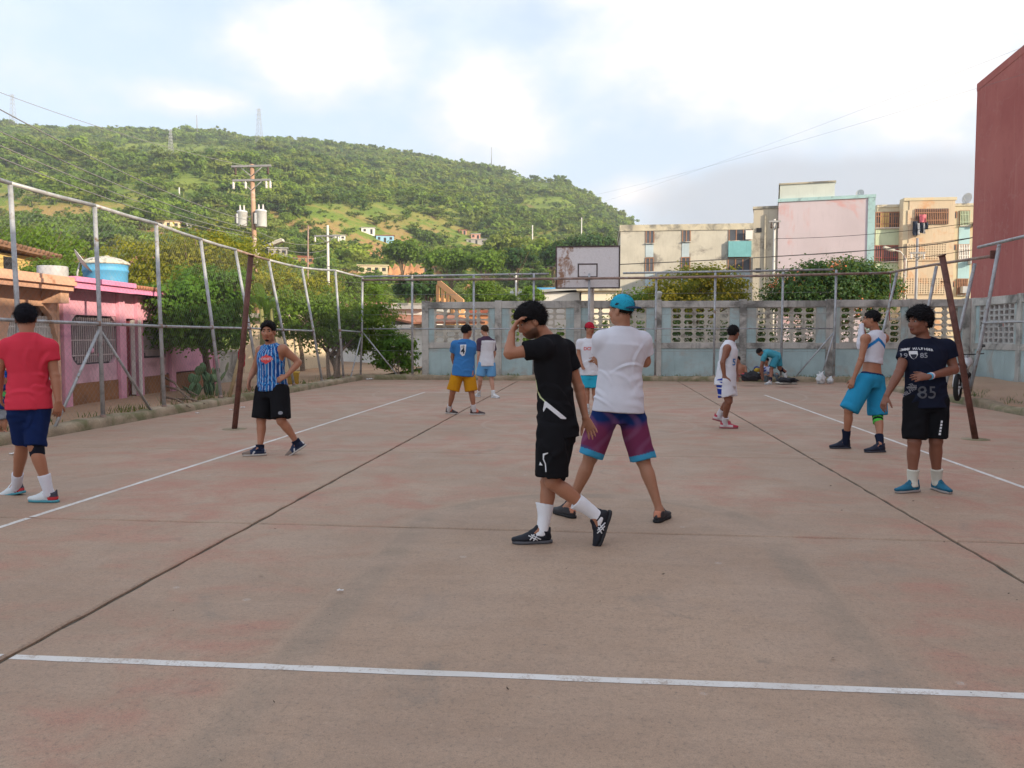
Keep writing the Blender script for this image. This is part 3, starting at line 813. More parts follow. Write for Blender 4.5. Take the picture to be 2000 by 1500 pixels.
    L.new(gi.outputs[0], ip.inputs['Points']); L.new(ci.outputs[0], ip.inputs['Instance']); L.new(attr('kind_i', 'INT'), ip.inputs['Instance Index'])
    L.new(cx.outputs[0], ip.inputs['Rotation']); L.new(cs.outputs[0], ip.inputs['Scale']); L.new(ip.outputs[0], go.inputs[0])
    md = o.modifiers.new('scatter', 'NODES'); md.node_group = g
    return o
# ================================================================ HOUSES ON THE SLOPE
M_roof_red = pmat('red_sheet_roof', (.30, .10, .07), .8, .3, 1, .2)
M_roof_zinc = pmat('zinc_roof', (.42, .42, .41), .6, .2, 1, .2, metal=.2)
M_dark = pmat('dark_opening', (.03, .03, .035), .5, .3, 3, 0)
def hcol(name, c): return pmat('hill_wall_' + name, c, .9, .12, .3, .1)
M_soilcut = pmat('orange_cut_bank', (.40, .20, .10), .95, .3, .25, .8, dirt=(.22, .15, .09), dirt_amt=.5, dirt_scale=.2)
def hill_house(px, label, wall, roof, slope=.6, nwin=2, door=True, depth=6.0, group='small houses on the hillside', kind='house'):
    x0, x1, y0, y1 = px; cx = (x0 + x1) / 2
    P = hill_hit(cx, y1); D = float((P - _C) @ _f)
    w = (x1 - x0) / FPX * D; h = max((y1 - y0) / FPX * D, 1.6); HOUSE_SPOTS.append((P[0], P[1], w * .56 + .8))
    ang = math.atan2(-P[0], P[1]) * .9; ax = np.array([math.cos(ang), math.sin(ang), 0]); ay = np.array([-math.sin(ang), math.cos(ang), 0]); up = np.array([0, 0, 1.])
    T = thing('hillside_house', label, 'house', P, group)
    zb = P[2]; o = np.array([P[0], P[1], zb])
    MB().obox(o, ax, ay, up, -w / 2, w / 2, 0, depth, -2.5, h * .86).build('wall', wall, T)
    mb = MB(); e = .35
    t0, t1 = h * .86, h * .86 + slope * .5
    mb.hexa([o + ax * a + ay * b + up * c for a, b, c in ((-w / 2 - e, -e, t0), (w / 2 + e, -e, t0), (w / 2 + e, depth + e, t1), (-w / 2 - e, depth + e, t1), (-w / 2 - e, -e, t0 + .22), (w / 2 + e, -e, t0 + .22), (w / 2 + e, depth + e, t1 + .22), (-w / 2 - e, depth + e, t1 + .22))])
    mb.build('roof', roof, T)
    k = nwin + (1 if door else 0)
    for i in range(k):
        c = -w / 2 + w * (i + .5) / k
        if door and i == k // 2: MB().obox(o, ax, ay, up, c - .45, c + .45, -.06, .05, 0, min(2.0, h * .72)).build('door', M_dark, T)
        else:
            wd = MB().obox(o, ax, ay, up, c - .5, c + .5, -.05, .05, h * .36, h * .68).build('window', M_dark, T)
            MB().obox(o, ax, ay, up, c - .6, c + .6, -.14, -.052, h * .36 - .12, h * .36).build('sill', wall, wd)
    return T
W_ = {k: hcol(k, c) for k, c in dict(white=(.72, .70, .66), cream=(.62, .52, .36), blue=(.30, .52, .70), tan=(.45, .30, .20), pink=(.55, .30, .24), grey=(.36, .34, .32), brick=(.38, .17, .10)).items()}
hill_house((646, 674, 458, 470), 'low white house with a thin zinc roof on an orange cut bank', W_['white'], M_roof_zinc)
hill_house((706, 732, 443, 457), 'small white open-fronted house uphill of the light blue house', W_['white'], M_roof_zinc, nwin=1)
hill_house((735, 769, 458, 474), 'light blue hillside house with a red sheet roof', W_['blue'], M_roof_red)
hill_house((700, 757, 516, 537), 'wide cream hillside house with four dark openings above the terrace wall', W_['cream'], W_['cream'], nwin=3)
hill_house((525, 560, 482, 503), 'grey house with a pale sheet roof behind the lamp head', W_['grey'], M_roof_zinc)
hill_house((572, 612, 499, 518), 'reddish brick house beside the thin rusty pole', W_['brick'], M_roof_red)
hill_house((896, 911, 448, 458), 'tiny house with an orange roof highest above the tree clump', W_['pink'], M_roof_red, nwin=1)
hill_house((920, 938, 455, 468), 'small pinkish house beside the orange-roofed one', W_['pink'], M_roof_zinc, nwin=1)
hill_house((911, 950, 466, 477), 'long grey-roofed house below the pinkish one', W_['grey'], M_roof_zinc)
hill_house((990, 1018, 463, 475), 'tan hillside house standing alone near the far poles', W_['cream'], W_['tan'])
hill_house((1160, 1177, 444, 459), 'small white house on the falling ridge above the backboard', W_['white'], M_roof_red, nwin=1)
hill_house((1195, 1210, 449, 460), 'small white house at the foot of the falling ridge', W_['white'], M_roof_zinc, nwin=1)
hill_house((1037, 1065, 477, 487), 'low brick-red shed roadside above the dark tree clump', W_['brick'], M_roof_red, nwin=1)
hill_house((308, 350, 430, 447), 'cream block house half way up the slope beside a bare bank', W_['cream'], W_['tan'])
hill_house((366, 381, 437, 449), 'tiny white hut beside the cream block house', W_['white'], M_roof_zinc, nwin=1)
hill_house((232, 287, 427, 441), 'long tan house with pale yellow end on the left slope', W_['tan'], W_['cream'])
hill_house((690, 704, 540, 552), 'small pale shed below the wide cream house', W_['white'], M_roof_zinc, nwin=1, door=False)
hill_house((815, 850, 520, 533), 'brown house half hidden right of the wide cream house', W_['tan'], M_roof_red)
hill_house((105, 180, 428, 442), 'row of brown huts on a bare slope behind the fence corner', W_['tan'], M_roof_red, nwin=3)
hill_house((1165, 1205, 470, 482), 'flat roofed grey house just above the basketball backboard', W_['grey'], M_roof_zinc)
def bank(px, label):
    x0, x1, y0, y1 = px
    A = hill_hit(x0, y1); B = hill_hit(x1, y1); D = float((A - _C) @ _f)
    T = thing('terrace_bank', label, 'bank', (A + B) / 2, 'orange terrace banks between the hillside houses')
    r = np.random.default_rng(int(x0)); n = 14; vs = []; fs = []
    h = (y1 - y0) / FPX * D
    c0 = (A + B) / 2; fw = np.array([c0[0], c0[1], 0]); fw /= np.linalg.norm(fw)
    for i in range(n + 1):
        p = A + (B - A) * i / n; p[2] = hill_z(p[0], p[1]) - .5
        e = min(1, 4 * math.sin(math.pi * i / n)) * (.55 + .12 * math.sin(i * 2.3))
        for j in range(5):
            vs.append(p + fw * (j * .45 + r.normal(0, .18)) + np.array([0, 0, .5 + h * e * j / 3.4 + r.normal(0, .12)]) )
        vs.append(p + fw * 7 + np.array([0, 0, 1.0 + h * e * .9]))
    for i in range(n):
        fs += [(i * 6 + j, (i + 1) * 6 + j, (i + 1) * 6 + j + 1, i * 6 + j + 1) for j in range(5)]
    MB().add(vs, fs).build('earth_face', M_soilcut, T)
    HOUSE_SPOTS.append((c0[0], c0[1], np.linalg.norm(B - A) * .4))
bank((645, 690, 472, 496), 'orange earth bank below the low white house')
bank((705, 765, 482, 505), 'orange earth bank below the light blue house')
bank((755, 830, 505, 540), 'brown eroded slope right of the wide cream house')
bank((265, 310, 405, 425), 'bare orange bank high on the left slope')
bank((345, 380, 395, 412), 'bare orange bank beside a thin slope pole')
bank((900, 960, 545, 575), 'bare brown slope above the bright green trees')
hill_wood()

# ---- pylons and masts
M_pyl = pmat('pylon_steel', (.36, .37, .38), .6, .1, .2, 0, metal=.2)
def pylon(px, ytop, ybase, label, w=.1, thin=False):
    B = hill_hit(px, ybase); D = float((B - _C) @ _f); h = (ybase - ytop) / FPX * D
    T = thing('pylon', label, 'pylon', B, 'pylons and masts on the hill')
    s0, s1 = (h * .085, h * .022) if not thin else (h * .012, h * .008); th = .13 if not thin else .09
    cor = [(-1, -1), (1, -1), (1, 1), (-1, 1)]; L_ = lambda k, c: B + np.array([c[0] * (s0 + (s1 - s0) * k), c[1] * (s0 + (s1 - s0) * k), h * k])
    for c in cor: MB().tube([L_(0, c), L_(1, c)], th, 4).build('leg', M_pyl, T)
    n = 9; mb = MB()
    for i in range(n):
        for j in range(4):
            mb.tube([L_(i / n, cor[j]), L_((i + 1) / n, cor[(j + 1) % 4])], th * .6, 4); mb.tube([L_(i / n, cor[(j + 1) % 4]), L_((i + 1) / n, cor[j])], th * .6, 4)
    mb.build('lattice', M_pyl, T)
    if not thin:
        for k in (.72, .84, .96):
            MB().tube([B + (-h * .09, 0, h * k), B + (0, 0, h * (k + .02)), B + (h * .09, 0, h * k)], th * .9, 4).build('cross_arm', M_pyl, T)
pylon(507, 213, 288, 'tall lattice pylon breaking the skyline above the transformer pole')
pylon(334, 254, 306, 'lattice pylon standing below the skyline on the green slope')
pylon(26, 185, 252, 'pale lattice pylon on the skyline at the high end of the ridge')
pylon(385, 225, 258, 'thin mast on the skyline between two pylons', thin=True)
pylon(960, 288, 322, 'thin mast on the falling ridge above the bright cumulus', thin=True)

# ================================================================ LEFT HOUSES
M_pink = pmat('pink_wall', (.72, .36, .46), .85, .12, 1.5, .2, dirt=(.55, .26, .36), dirt_amt=.4, dirt_scale=1)
M_pinkp = pmat('pale_pink_plaster', (.68, .42, .49), .9, .14, 2, .35, dirt=(.50, .30, .34), dirt_amt=.5, dirt_scale=1.5)
M_pinkf = pmat('bright_pink_fascia', (.78, .28, .47), .7, .1, 2, .15)
M_brownb = pmat('brown_plinth', (.30, .145, .07), .9, .2, 2, .3, dirt=(.22, .12, .07), dirt_amt=.5)
M_orange = pmat('orange_wall', (.68, .42, .29), .88, .14, 1.4, .25, dirt=(.52, .30, .19), dirt_amt=.4)
M_orangef = pmat('orange_cornice', (.68, .40, .28), .85, .12, 2, .3, dirt=(.42, .2, .12), dirt_amt=.4)
M_soff = pmat('maroon_soffit', (.22, .05, .06), .85, .2, 2, .1)
M_grill = pmat('white_grille', (.78, .76, .73), .5, .12, 4, .05)
M_grillp = pmat('pinkish_grille', (.50, .42, .42), .55, .15, 4, .05)
M_black = pmat('dark_interior', (.035, .032, .035), .7, .3, 2, 0)
M_screen = pmat('grey_insect_screen', (.12, .115, .12), .7, .25, 3, .1)
M_tile = pmat('roof_tile', (.34, .15, .09), .85, .3, 2, .5)
HP = np.array([-10.95, 16.5, 0.05]); HT = np.array([-.075, 1, 0]); HT /= np.linalg.norm(HT); HN = np.array([1, .075, 0]); HN /= np.linalg.norm(HN); UP = np.array([0, 0, 1.])
def fs_(x, y, off=0.0):
    p = onplane(x, y, HP + HN * off, HN); return float((p - HP) @ HT), float(p[2] - .05)
def fbox(mb, s0, s1, n0, n1, z0, z1): return mb.obox(HP, HT, HN, UP, s0, s1, n0, n1, z0, z1)
def grille(parent, s0, s1, z0, z1, n, mat, off=.03, chamfer=.0, bars=14, name='window_grille'):
    mb = MB()
    for i in range(bars + 1):
        s = s0 + (s1 - s0) * i / bars; e = max(0.0, chamfer - min(s - s0, s1 - s))
        fbox(mb, s - .011, s + .011, off - .011, off + .009, z0 + e, z1 - e)
    for k in range(n):
        z = z0 + (z1 - z0) * (k + .5) / n; fbox(mb, s0 + .01, s1 - .01, off - .012, off + .010, z - .012, z + .012)
    return mb.build(name, mat, parent)
# pink house
s_pl, _ = fs_(122, 640); s_wl, zw1 = fs_(137, 614); s_wr, zw0 = fs_(231, 710); s_d0, zd = fs_(246, 622); s_d1, _ = fs_(263, 622); s_p3, _ = fs_(279, 650); s_w2a, z2b = fs_(281, 700); s_end = s_w2a + 4.6
_, zroof = fs_(145, 548, .5); zwall = 2.44
PH = thing('pink_house', 'low pink house with barred windows and a brown plinth behind the fence', 'house', HP + HT * s_pl)
def wallrect(mb, a, b, z0, z1, n0=-.2, n1=0.0): fbox(mb, a, b, n0, n1, z0, z1)
mb = MB(); wallrect(mb, s_pl, s_wl, .5, zwall); wallrect(mb, s_wl, s_wr, zw1, zwall); wallrect(mb, s_wr, s_d0, .5, zwall); wallrect(mb, s_d0, s_d1, zd, zwall); wallrect(mb, s_d1, s_w2a, .5, zwall)
wallrect(mb, s_w2a, s_w2a + 1.2, 1.85, zwall); wallrect(mb, s_w2a + 1.2, s_end, .5, zwall)
mb.build('wall', M_pink, PH)
for q_ in ((s_wl, s_wr, zw0 + .02), (s_w2a, s_w2a + 1.2, z2b)): fbox(MB(), q_[0], q_[1], -.2, 0.0, .46, q_[2]).build('window_apron', M_pinkp, PH)
mb = MB(); wallrect(mb, s_pl, s_d0 - .02, -.15, .46, -.2, .02); wallrect(mb, s_d1 + .02, s_end, -.15, .46, -.2, .02); mb.build('plinth', M_brownb, PH)
for s in (s_pl + .02, s_wr + .07, s_d1 + .1, s_w2a + 1.45, s_end - .2):
    MB_ = fbox(MB(), s - .12, s + .13, 0, .09, -.15, zwall - .01); MB_.build('pilaster', M_pink, PH, .006)
w1 = fbox(MB(), s_wl, s_wr, -.19, -.15, zw0 + .02, zw1).build('window', M_screen, PH)
g1 = grille(w1, s_wl + .04, s_wr - .04, zw0 + .06, zw1 - .05, 3, M_grillp, -.03, .22, 22)
# cut-off corner boards give the window its eight-sided opening
for (sa, za, sx, sz) in ((s_wl, zw1, 1, -1), (s_wr, zw1, -1, -1), (s_wl, zw0 + .02, 1, 1), (s_wr, zw0 + .02, -1, 1)):
    o_ = HP + HT * sa + UP * za - HN * .10
    MB().prism([(0, 0), (.24 * sx, 0), (.10 * sx, .10 * sz), (0, .26 * sz)], o_, HT, UP, HN, .085).build('corner_piece', M_pinkp, w1)
for (a, b) in ((.42, .30), (.62, .42), (.58, .20)):      # two small pinkish ornaments in the bars
    c = HP + HT * (s_wl + (s_wr - s_wl) * a) + UP * (zw0 + (zw1 - zw0) * b) + HN * 0
    mbb = MB().sphere(c, (.03, .06, .07), 10, 6); mbb.build('ornament', M_pink, w1)
fbox(MB(), s_d0, s_d1, -.19, -.14, .05, zd).build('doorway', M_soff, PH)
dr = fbox(MB(), s_d1 - .02, s_d1 + .03, -.1, .14, .05, zd - .03).build('door', M_grill, PH)
w2 = fbox(MB(), s_w2a, s_w2a + 1.2, -.19, -.15, z2b, 1.85).build('window', M_screen, PH)
grille(w2, s_w2a + .04, s_w2a + 1.16, z2b + .05, 1.80, 3, M_grillp, -.03, .15, 16)
mb = MB(); fbox(mb, s_pl, s_end, -6.0, -5.8, -.1, zwall); fbox(mb, s_pl, s_pl + .15, -5.8, -.2, -.1, zwall); fbox(mb, s_end - .15, s_end, -5.8, -.2, -.1, zwall); mb.build('rear_wall', M_pink, PH)
s_f0, zf1 = fs_(144, 546, .5); s_f1, zf0 = fs_(262, 577, .5)
rf = fbox(MB(), s_f0, s_end, -6.1, .42, zwall, zwall + .10).build('roof', M_soff, PH)
fa = MB(); fbox(fa, s_f0, s_f1, .42, .50, zwall - .03, zwall + .17); fbox(fa, s_f0, s_f1, .40, .56, zwall + .10, zwall + .20)
fa.build('fascia', M_pinkf, rf)
fbox(MB(), s_f1, s_end, .40, .48, zwall - .02, zwall + .10).build('fascia', M_pinkf, rf)
for i in range(26):          # roof tiles of the further, tiled part, in rows seen from the end
    s = s_f1 + .1 + i * .13
    if s < s_end: MB().tube([HP + HT * s + HN * .52 + UP * (zwall + .13), HP + HT * s - HN * 2.5 + UP * (zwall + .45)], .055, 6).build('tile_row', M_tile, rf)
# orange house
OH = thing('orange_house', 'orange house with a heavy cornice and white bars across its porch', 'house', HP + HT * (s_pl - 5))
so0, so1 = s_pl - 6.5, s_pl - .14
s_a, _ = fs_(8, 600); s_b, _ = fs_(108, 600)
mb = MB(); fbox(mb, s_b, so1, -.25, .03, -.15, zwall - .07); fbox(mb, s_a - .25, s_a, -.25, .03, -.15, zwall - .07); fbox(mb, so0, so1, -.25, .02, zwall - .40, zwall - .07); fbox(mb, so0, so0 + .3, -.25, .03, -.15, zwall - .07); mb.build('wall', M_orange, OH)
fbox(MB(), s_a, s_b, -.20, .0, -.1, .55).build('porch_parapet', M_orange, OH)
mb = MB(); fbox(mb, so0, so1 - .1, -4, -3.8, -.1, zwall - .12); fbox(mb, so0, so0 + .12, -3.8, -.25, -.1, zwall - .12); fbox(mb, so1 - .15, so1, -3.8, -.25, -.1, zwall - .12); mb.build('rear_wall', M_orange, OH)
fbox(MB(), s_a, s_b, -1.45, -1.4, -.1, zwall - .37).build('porch_back', M_screen, OH)
grille(OH, s_a + .02, s_b - .02, .56, 1.85, 3, M_grill, -.08, 0, 30, 'porch_grille')
for (sa, sx) in ((s_a, 1), (s_b, -1)):
    MB().prism([(0, 0), (.42 * sx, 0), (.16 * sx, -.2), (0, -.62)], HP + HT * sa + UP * (zwall - .40) - HN * .10, HT, UP, HN, .12).build('arch_corner', M_pinkp if False else M_orange, OH)
co = MB(); fbox(co, so0, s_f0 - .01, -4.1, .40, zwall - .07, zwall + .02); ro = co.build('roof', M_soff, OH)
co = MB(); fbox(co, so0, s_f0 - .01, .40, .50, zwall - .10, zwall + .0); fbox(co, so0, s_f0 - .01, .36, .57, zwall, zwall + .08); fbox(co, so0, s_f0 - .01, .38, .53, zwall + .08, zwall + .17); co.build('cornice', M_orangef, ro)
fbox(MB(), s_f0 - .30, s_f0 - .012, .02, .40, zwall - .34, zwall - .07).build('bracket', M_orange, OH)
# water tanks and dish on the roofs
M_tblue = pmat('blue_plastic_tank', (.10, .36, .62), .5, .08, 3, .05, dirt=(.18, .40, .6), dirt_amt=.3)
M_tgrey = pmat('grey_cement_tank', (.44, .45, .46), .8, .12, 3, .2, dirt=(.33, .33, .33), dirt_amt=.4)
M_lid = pmat('weathered_white_lid', (.55, .53, .46), .8, .2, 4, .2, dirt=(.25, .24, .2), dirt_amt=.5, dirt_scale=4)
c = atd(207, 560, 19.6); c = np.array([c[0], c[1], zwall + .24])
WT = thing('water_tank', 'blue plastic water tank with a domed white lid on the pink roof', 'water tank', c)
MB().lathe(c, [(.44, -.13), (.46, -.10), (.48, .05), (.49, .34), (.51, .36), (.51, .40), (.495, .42), (.50, .50), (.515, .52)], 32).build('body', M_tblue, WT)
MB().lathe(c, [(.50, .52), (.545, .53), (.545, .56), (.50, .60), (.36, .67), (.2, .71), (.05, .725)], 32).build('lid', M_lid, WT)
MB().lathe(c + (0.05, 0, .71), [(.06, 0), (.055, .03), (.02, .035)], 12).build('lid_knob', M_lid, WT)
MB().tube([c + (.1, -.47, .1), c + (.12, -.62, .1), c + (.12, -.62, -.1)], .02, 8).build('outlet_pipe', M_tblue, WT)
c = atd(104, 560, 19.0); c = np.array([c[0], c[1], zwall + .04])
GT = thing('cement_tank', 'plain grey open cylinder tank standing on the orange roof', 'water tank', c)
MB().lathe(c, [(.31, -.02), (.325, .0), (.325, .62), (.315, .64), (.29, .64), (.285, .58)], 28).build('body', M_tgrey, GT)
MB().lathe(c, [(.328, .30), (.332, .31), (.332, .33), (.328, .34)], 28).build('band', M_tgrey, GT)
def dish(name, label, c, rad, face, mat, group=None, stand=.45):
    c = np.array(c, float); T = thing(name, label, 'satellite dish', c - (0, 0, stand), group)
    f_ = np.array(face, float); f_ /= np.linalg.norm(f_); a = np.cross(f_, (0, 0, 1.)); a /= np.linalg.norm(a); b = np.cross(a, f_)
    vs = []; fs = []; n, m = 20, 5
    for i in range(m + 1):
        q = i / m
        for k in range(n):
            t_ = 2 * math.pi * k / n; vs.append(c + (a * math.cos(t_) + b * math.sin(t_)) * rad * max(q, .02) + f_ * rad * .22 * q * q)
    for i in range(m): fs += [(i * n + k, i * n + (k + 1) % n, (i + 1) * n + (k + 1) % n, (i + 1) * n + k) for k in range(n)]
    k0 = len(vs); back = [np.array(v) - f_ * .012 for v in vs]; nf = [tuple(q + k0 for q in reversed(f)) for f in fs]
    MB().add(vs + back, fs + nf, True).build('bowl', mat, T)
    MB().tube([c - f_ * .02, c - f_ * .1 - np.array((0, 0, stand * .4)), c - f_ * .1 - np.array((0, 0, stand))], .022, 8).build('mast', M_galv, T)
    e = c + f_ * rad * .95 - b * rad * .25
    ar = MB().tube([c - b * rad * .9 + f_ * rad * .15, e], .012, 6).build('arm', M_galv, T)
    MB().tube([e, e - f_ * .09], .03, 8).build('receiver', M_galv, ar)
    return T
M_dish = pmat('white_dish', (.60, .60, .58), .55, .08, 3, 0)
dish('satellite_dish', 'pale satellite dish seen edge-on between the grey and blue tanks', atd(158, 512, 19.0), .32, (.71, .39, .57), M_dish, None, .5)
# yellow house behind the orange one
M_yel = pmat('yellow_wall', (.62, .44, .17), .88, .12, .8, .2, dirt=(.52, .38, .2), dirt_amt=.4)
q0 = atd(86, 495, 30.0); q1 = atd(-90, 462, 26.0)
YH = thing('yellow_house', 'yellow house with a sloping tiled roof edge behind the orange house', 'house', (q0[0], q0[1], 0))
dv = np.array([q1[0] - q0[0], q1[1] - q0[1], 0]); LV = np.linalg.norm(dv); dv /= LV; nv = np.array([dv[1], -dv[0], 0]); nv = nv if nv[1] < 0 else -nv; o_ = np.array([q0[0], q0[1], 0])
hz = q0[2] - .18
MB().obox(o_, dv, nv, UP, 0, LV, -5, 0, -.1, hz).build('wall', M_yel, YH)
mb = MB(); e1 = .5
mb.hexa([o_ + dv * a + nv * b + UP * z for a, b, z in ((-.25, e1, hz - .05), (LV, e1, hz + .25), (LV, -5.2, hz + .22), (-.25, -5.2, hz - .05), (-.25, e1, hz + .10), (LV, e1, hz + .4), (LV, -5.2, hz + .36), (-.25, -5.2, hz + .08))]); M_eav = pmat('dark_brown_tile', (.20, .115, .075), .9, .3, 2, .4); rfy = mb.build('roof', M_eav, YH)
for i in range(24):
    s = -.2 + i * .22
    MB().tube([o_ + dv * s + nv * (e1 + .04) + UP * (hz + .11 + .3 * s / LV), o_ + dv * s - nv * 5.1 + UP * (hz + .08 + .3 * s / LV)], .075, 6).build('tile_row', M_eav, rfy)
for px in (16, -40):
    w = onplane(px, 514, o_, nv); s = float((w - o_) @ dv); z = float(w[2])
    wd = MB().obox(o_, dv, nv, UP, s - .22, s + .22, -.03, .02, z - .22, z + .22).build('window', M_dark, YH)
    MB().obox(o_, dv, nv, UP, s - .28, s + .28, .021, .07, z - .28, z - .22).build('sill', M_yel, wd)
# ================================================================ RED BUILDING (its shade covers the court)
def red_mat():
    t = NT('red_rendered_wall'); v = t.vec('World'); s = t.sep(v)
    a = t.noise(.35, 5, .6, v); b = t.noise(3.0, 6, .65, v); st = t.noise(1.6, 6, .62, t.vec('World', (2.2, 2.2, .16)))
    col = t.mix(t.step(a, .35, .65), (.40, .11, .098), (.47, .15, .13))
    col = t.mix(t.math('MULTIPLY', t.step(st, .52, .72), .42), col, (.55, .26, .22))
    pale = t.noise(.8, 7, .68, t.vec('World', (1, 1, .55)), .5)
    col = t.mix(t.math('MULTIPLY', t.step(pale, .66, .74), .55), col, (.52, .33, .31))
    crack = t.math('ABSOLUTE', t.math('SUBTRACT', t.noise(.45, 6, .55, v, .8), .5))
    col = t.mix(t.math('MULTIPLY', t.step(crack, .010, .002), .22), col, (.50, .28, .25))
    col = t.mix(t.math('MULTIPLY', t.step(b, .55, .75), .3), col, (.26, .06, .055))
    t.set('Base Color', col); t.set('Roughness', .9); t.bump(b, .25, .02)
    return t.m
M_red = red_mat()
rc = aty(1909, 165, 33.0); RZ = float(rc[2])
RD = np.array([math.sin(R(5.1)), math.cos(R(5.1)), 0]); RNrm = np.array([-RD[1], RD[0], 0])     # wall runs along RD, faces RNrm
RO = np.array([rc[0], rc[1], 0])
RB = thing('red_apartment_block', 'tall windowless dark red rendered end wall rising over the side wall', 'building', RO)
MB().obox(RO, RD, RNrm, UP, -58, 0, -11.5, 0, -.1, RZ).build('wall', M_red, RB)
MB().obox(RO, RD, RNrm, UP, -58.02, .015, -11.55, .012, RZ - .25, RZ + .02).build('parapet', M_red, RB)
MB().obox(RO, RD, RNrm, UP, -58, 0, 0.003, .06, -.1, .75).build('plinth', M_wconc, RB)

# ================================================================ APARTMENT BLOCKS
def facade(o, ax, nrm):
    """returns f(px) -> (s, z) and box(mb, ...) for a facade through o"""
    o = np.array(o, float); ax = np.array(ax, float); nrm = np.array(nrm, float)
    def sz(x, y): p = onplane(x, y, o, nrm); return float((p - o) @ ax), float(p[2])
    def bx(mb, s0, s1, n0, n1, z0, z1): return mb.obox(o, ax, nrm, UP, s0, s1, n0, n1, z0, z1)
    def pxbox(name, mat, parent, px, n0=.0, n1=.05, bevel=0):
        x0, x1, y0, y1 = px; a, z1 = sz(x0, y0); b, z0 = sz(x1, y1)
        return bx(MB(), a, b, n0, n1, z0, z1).build(name, mat, parent, bevel)
    return sz, bx, pxbox
M_apc = pmat('cream_apartment_wall', (.50, .47, .40), .92, .14, .5, .3, dirt=(.22, .20, .18), dirt_amt=.5, dirt_scale=.55, streak=.35)
M_apc2 = pmat('cream_parapet', (.52, .47, .36), .92, .15, .6, .3, dirt=(.2, .19, .17), dirt_amt=.75, dirt_scale=.8)
M_lbl = pmat('light_blue_panel', (.44, .52, .56), .9, .1, 1, .1, streak=.3)
M_tur = pmat('turquoise_panel', (.18, .42, .45), .85, .1, 1, .1, streak=.3)
M_glass = pmat('window_dark_glass', (.09, .095, .11), .25, .3, .8, 0, spec=.5)
M_brownf = pmat('brown_window_frame', (.30, .16, .10), .7, .2, 2, 0)
M_apb = pmat('beige_stair_tower', (.50, .45, .36), .92, .12, .5, .3, dirt=(.26, .23, .19), dirt_amt=.45, dirt_scale=.6, streak=.45)
M_app = pmat('pale_pink_gable', (.58, .50, .53), .92, .07, .4, .25, dirt=(.62, .38, .37), dirt_amt=.3, dirt_scale=.35, streak=.12)
M_trim = pmat('turquoise_trim', (.40, .58, .58), .85, .1, 1, .2, dirt=(.25, .35, .36), dirt_amt=.5, dirt_scale=2)
M_boxw = pmat('white_roof_room', (.62, .66, .60), .9, .08, .6, .2, streak=.2)
M_apy = pmat('yellow_apartment_wall', (.53, .47, .34), .92, .1, .5, .25, dirt=(.58, .40, .22), dirt_amt=.35, dirt_scale=.6, streak=.25)
M_apo = pmat('peach_bay_wall', (.54, .44, .32), .92, .1, .5, .25, dirt=(.52, .30, .17), dirt_amt=.4, dirt_scale=.6, streak=.3)
M_grn = pmat('pale_green_panel', (.42, .50, .36), .92, .1, .8, .2, streak=.4)
M_bluep = pmat('sky_blue_panel', (.36, .54, .58), .9, .1, .8, .2, streak=.3)
M_curt = pmat('yellow_curtain', (.55, .42, .16), .95, .15, 2, .2)
M_redr = pmat('red_brown_rail', (.28, .10, .09), .7, .15, 2, 0)
# cream block
o = aty(1211, 590, 76.0); o[2] = 0; sz, bx, pxb = facade(o, (1, 0, 0), (0, -1, 0)); s1, zt = sz(1472, 436)
CB = thing('cream_apartment_block', 'cream apartment block with narrow windows over pale blue panels', 'building', o)
bx(MB(), 0, s1, -11, 0, -.2, zt - .55).build('wall', M_apc, CB)
bx(MB(), -.08, s1 + .05, -11.1, .08, zt - .55, zt).build('parapet', M_apc2, CB)
def win(parent, pxb, px, nm=2, n1=.06, frame=M_brownf, glass=M_glass, sill=True):
    x0, x1, y0, y1 = px
    w = pxb('window', glass, parent, px, .004, .03)
    e = .9
    for k in range(nm + 1):
        xx = x0 + (x1 - x0) * k / nm; pxb('frame', frame, w, (xx - e, xx + e, y0, y1), .032, n1)
    pxb('frame', frame, w, (x0 - e, x1 + e, y0 - e, y0 + e), .033, n1 + .01)
    if sill: pxb('sill', M_wconc, w, (x0 - 1.5, x1 + 1.5, y1, y1 + 1.4), .03, .18)
    return w
def bars(parent, pxb, px, n, mat, horiz=2):
    x0, x1, y0, y1 = px; sz_ = None
    for k in range(n + 1):
        xx = x0 + (x1 - x0) * k / n; pxb('bar', mat, parent, (xx - .35, xx + .35, y0, y1), .10, .13)
    for k in range(horiz):
        yy = y0 + (y1 - y0) * (k + .5) / horiz; pxb('bar', mat, parent, (x0, x1, yy - .4, yy + .4), .095, .125)
for px in ((1262, 1277, 447, 475), (1261, 1276, 504, 530), (1333, 1348, 446, 472), (1331, 1347, 503, 526), (1261, 1276, 560, 588), (1331, 1347, 560, 588)): win(CB, pxb, px)
for px in ((1261, 1276, 476.6, 502), (1332, 1346, 474, 502), (1260, 1276, 532, 559), (1331, 1347, 528, 559), (1422, 1464, 530, 558)): pxb('panel', M_lbl, CB, px, .004, .04)
pxb('panel', M_tur, CB, (1422, 1466, 472, 502), .004, .35)
for px in ((1424, 1466, 444, 470), (1422, 1465, 503, 528)): win(CB, pxb, px, 3)
MB().obox(aty(1462, 452, 75.6), (1, 0, 0), (0, 1, 0), UP, -.25, .35, -.05, .05, -.7, .1).build('hanging_towel', W_['white'], CB)
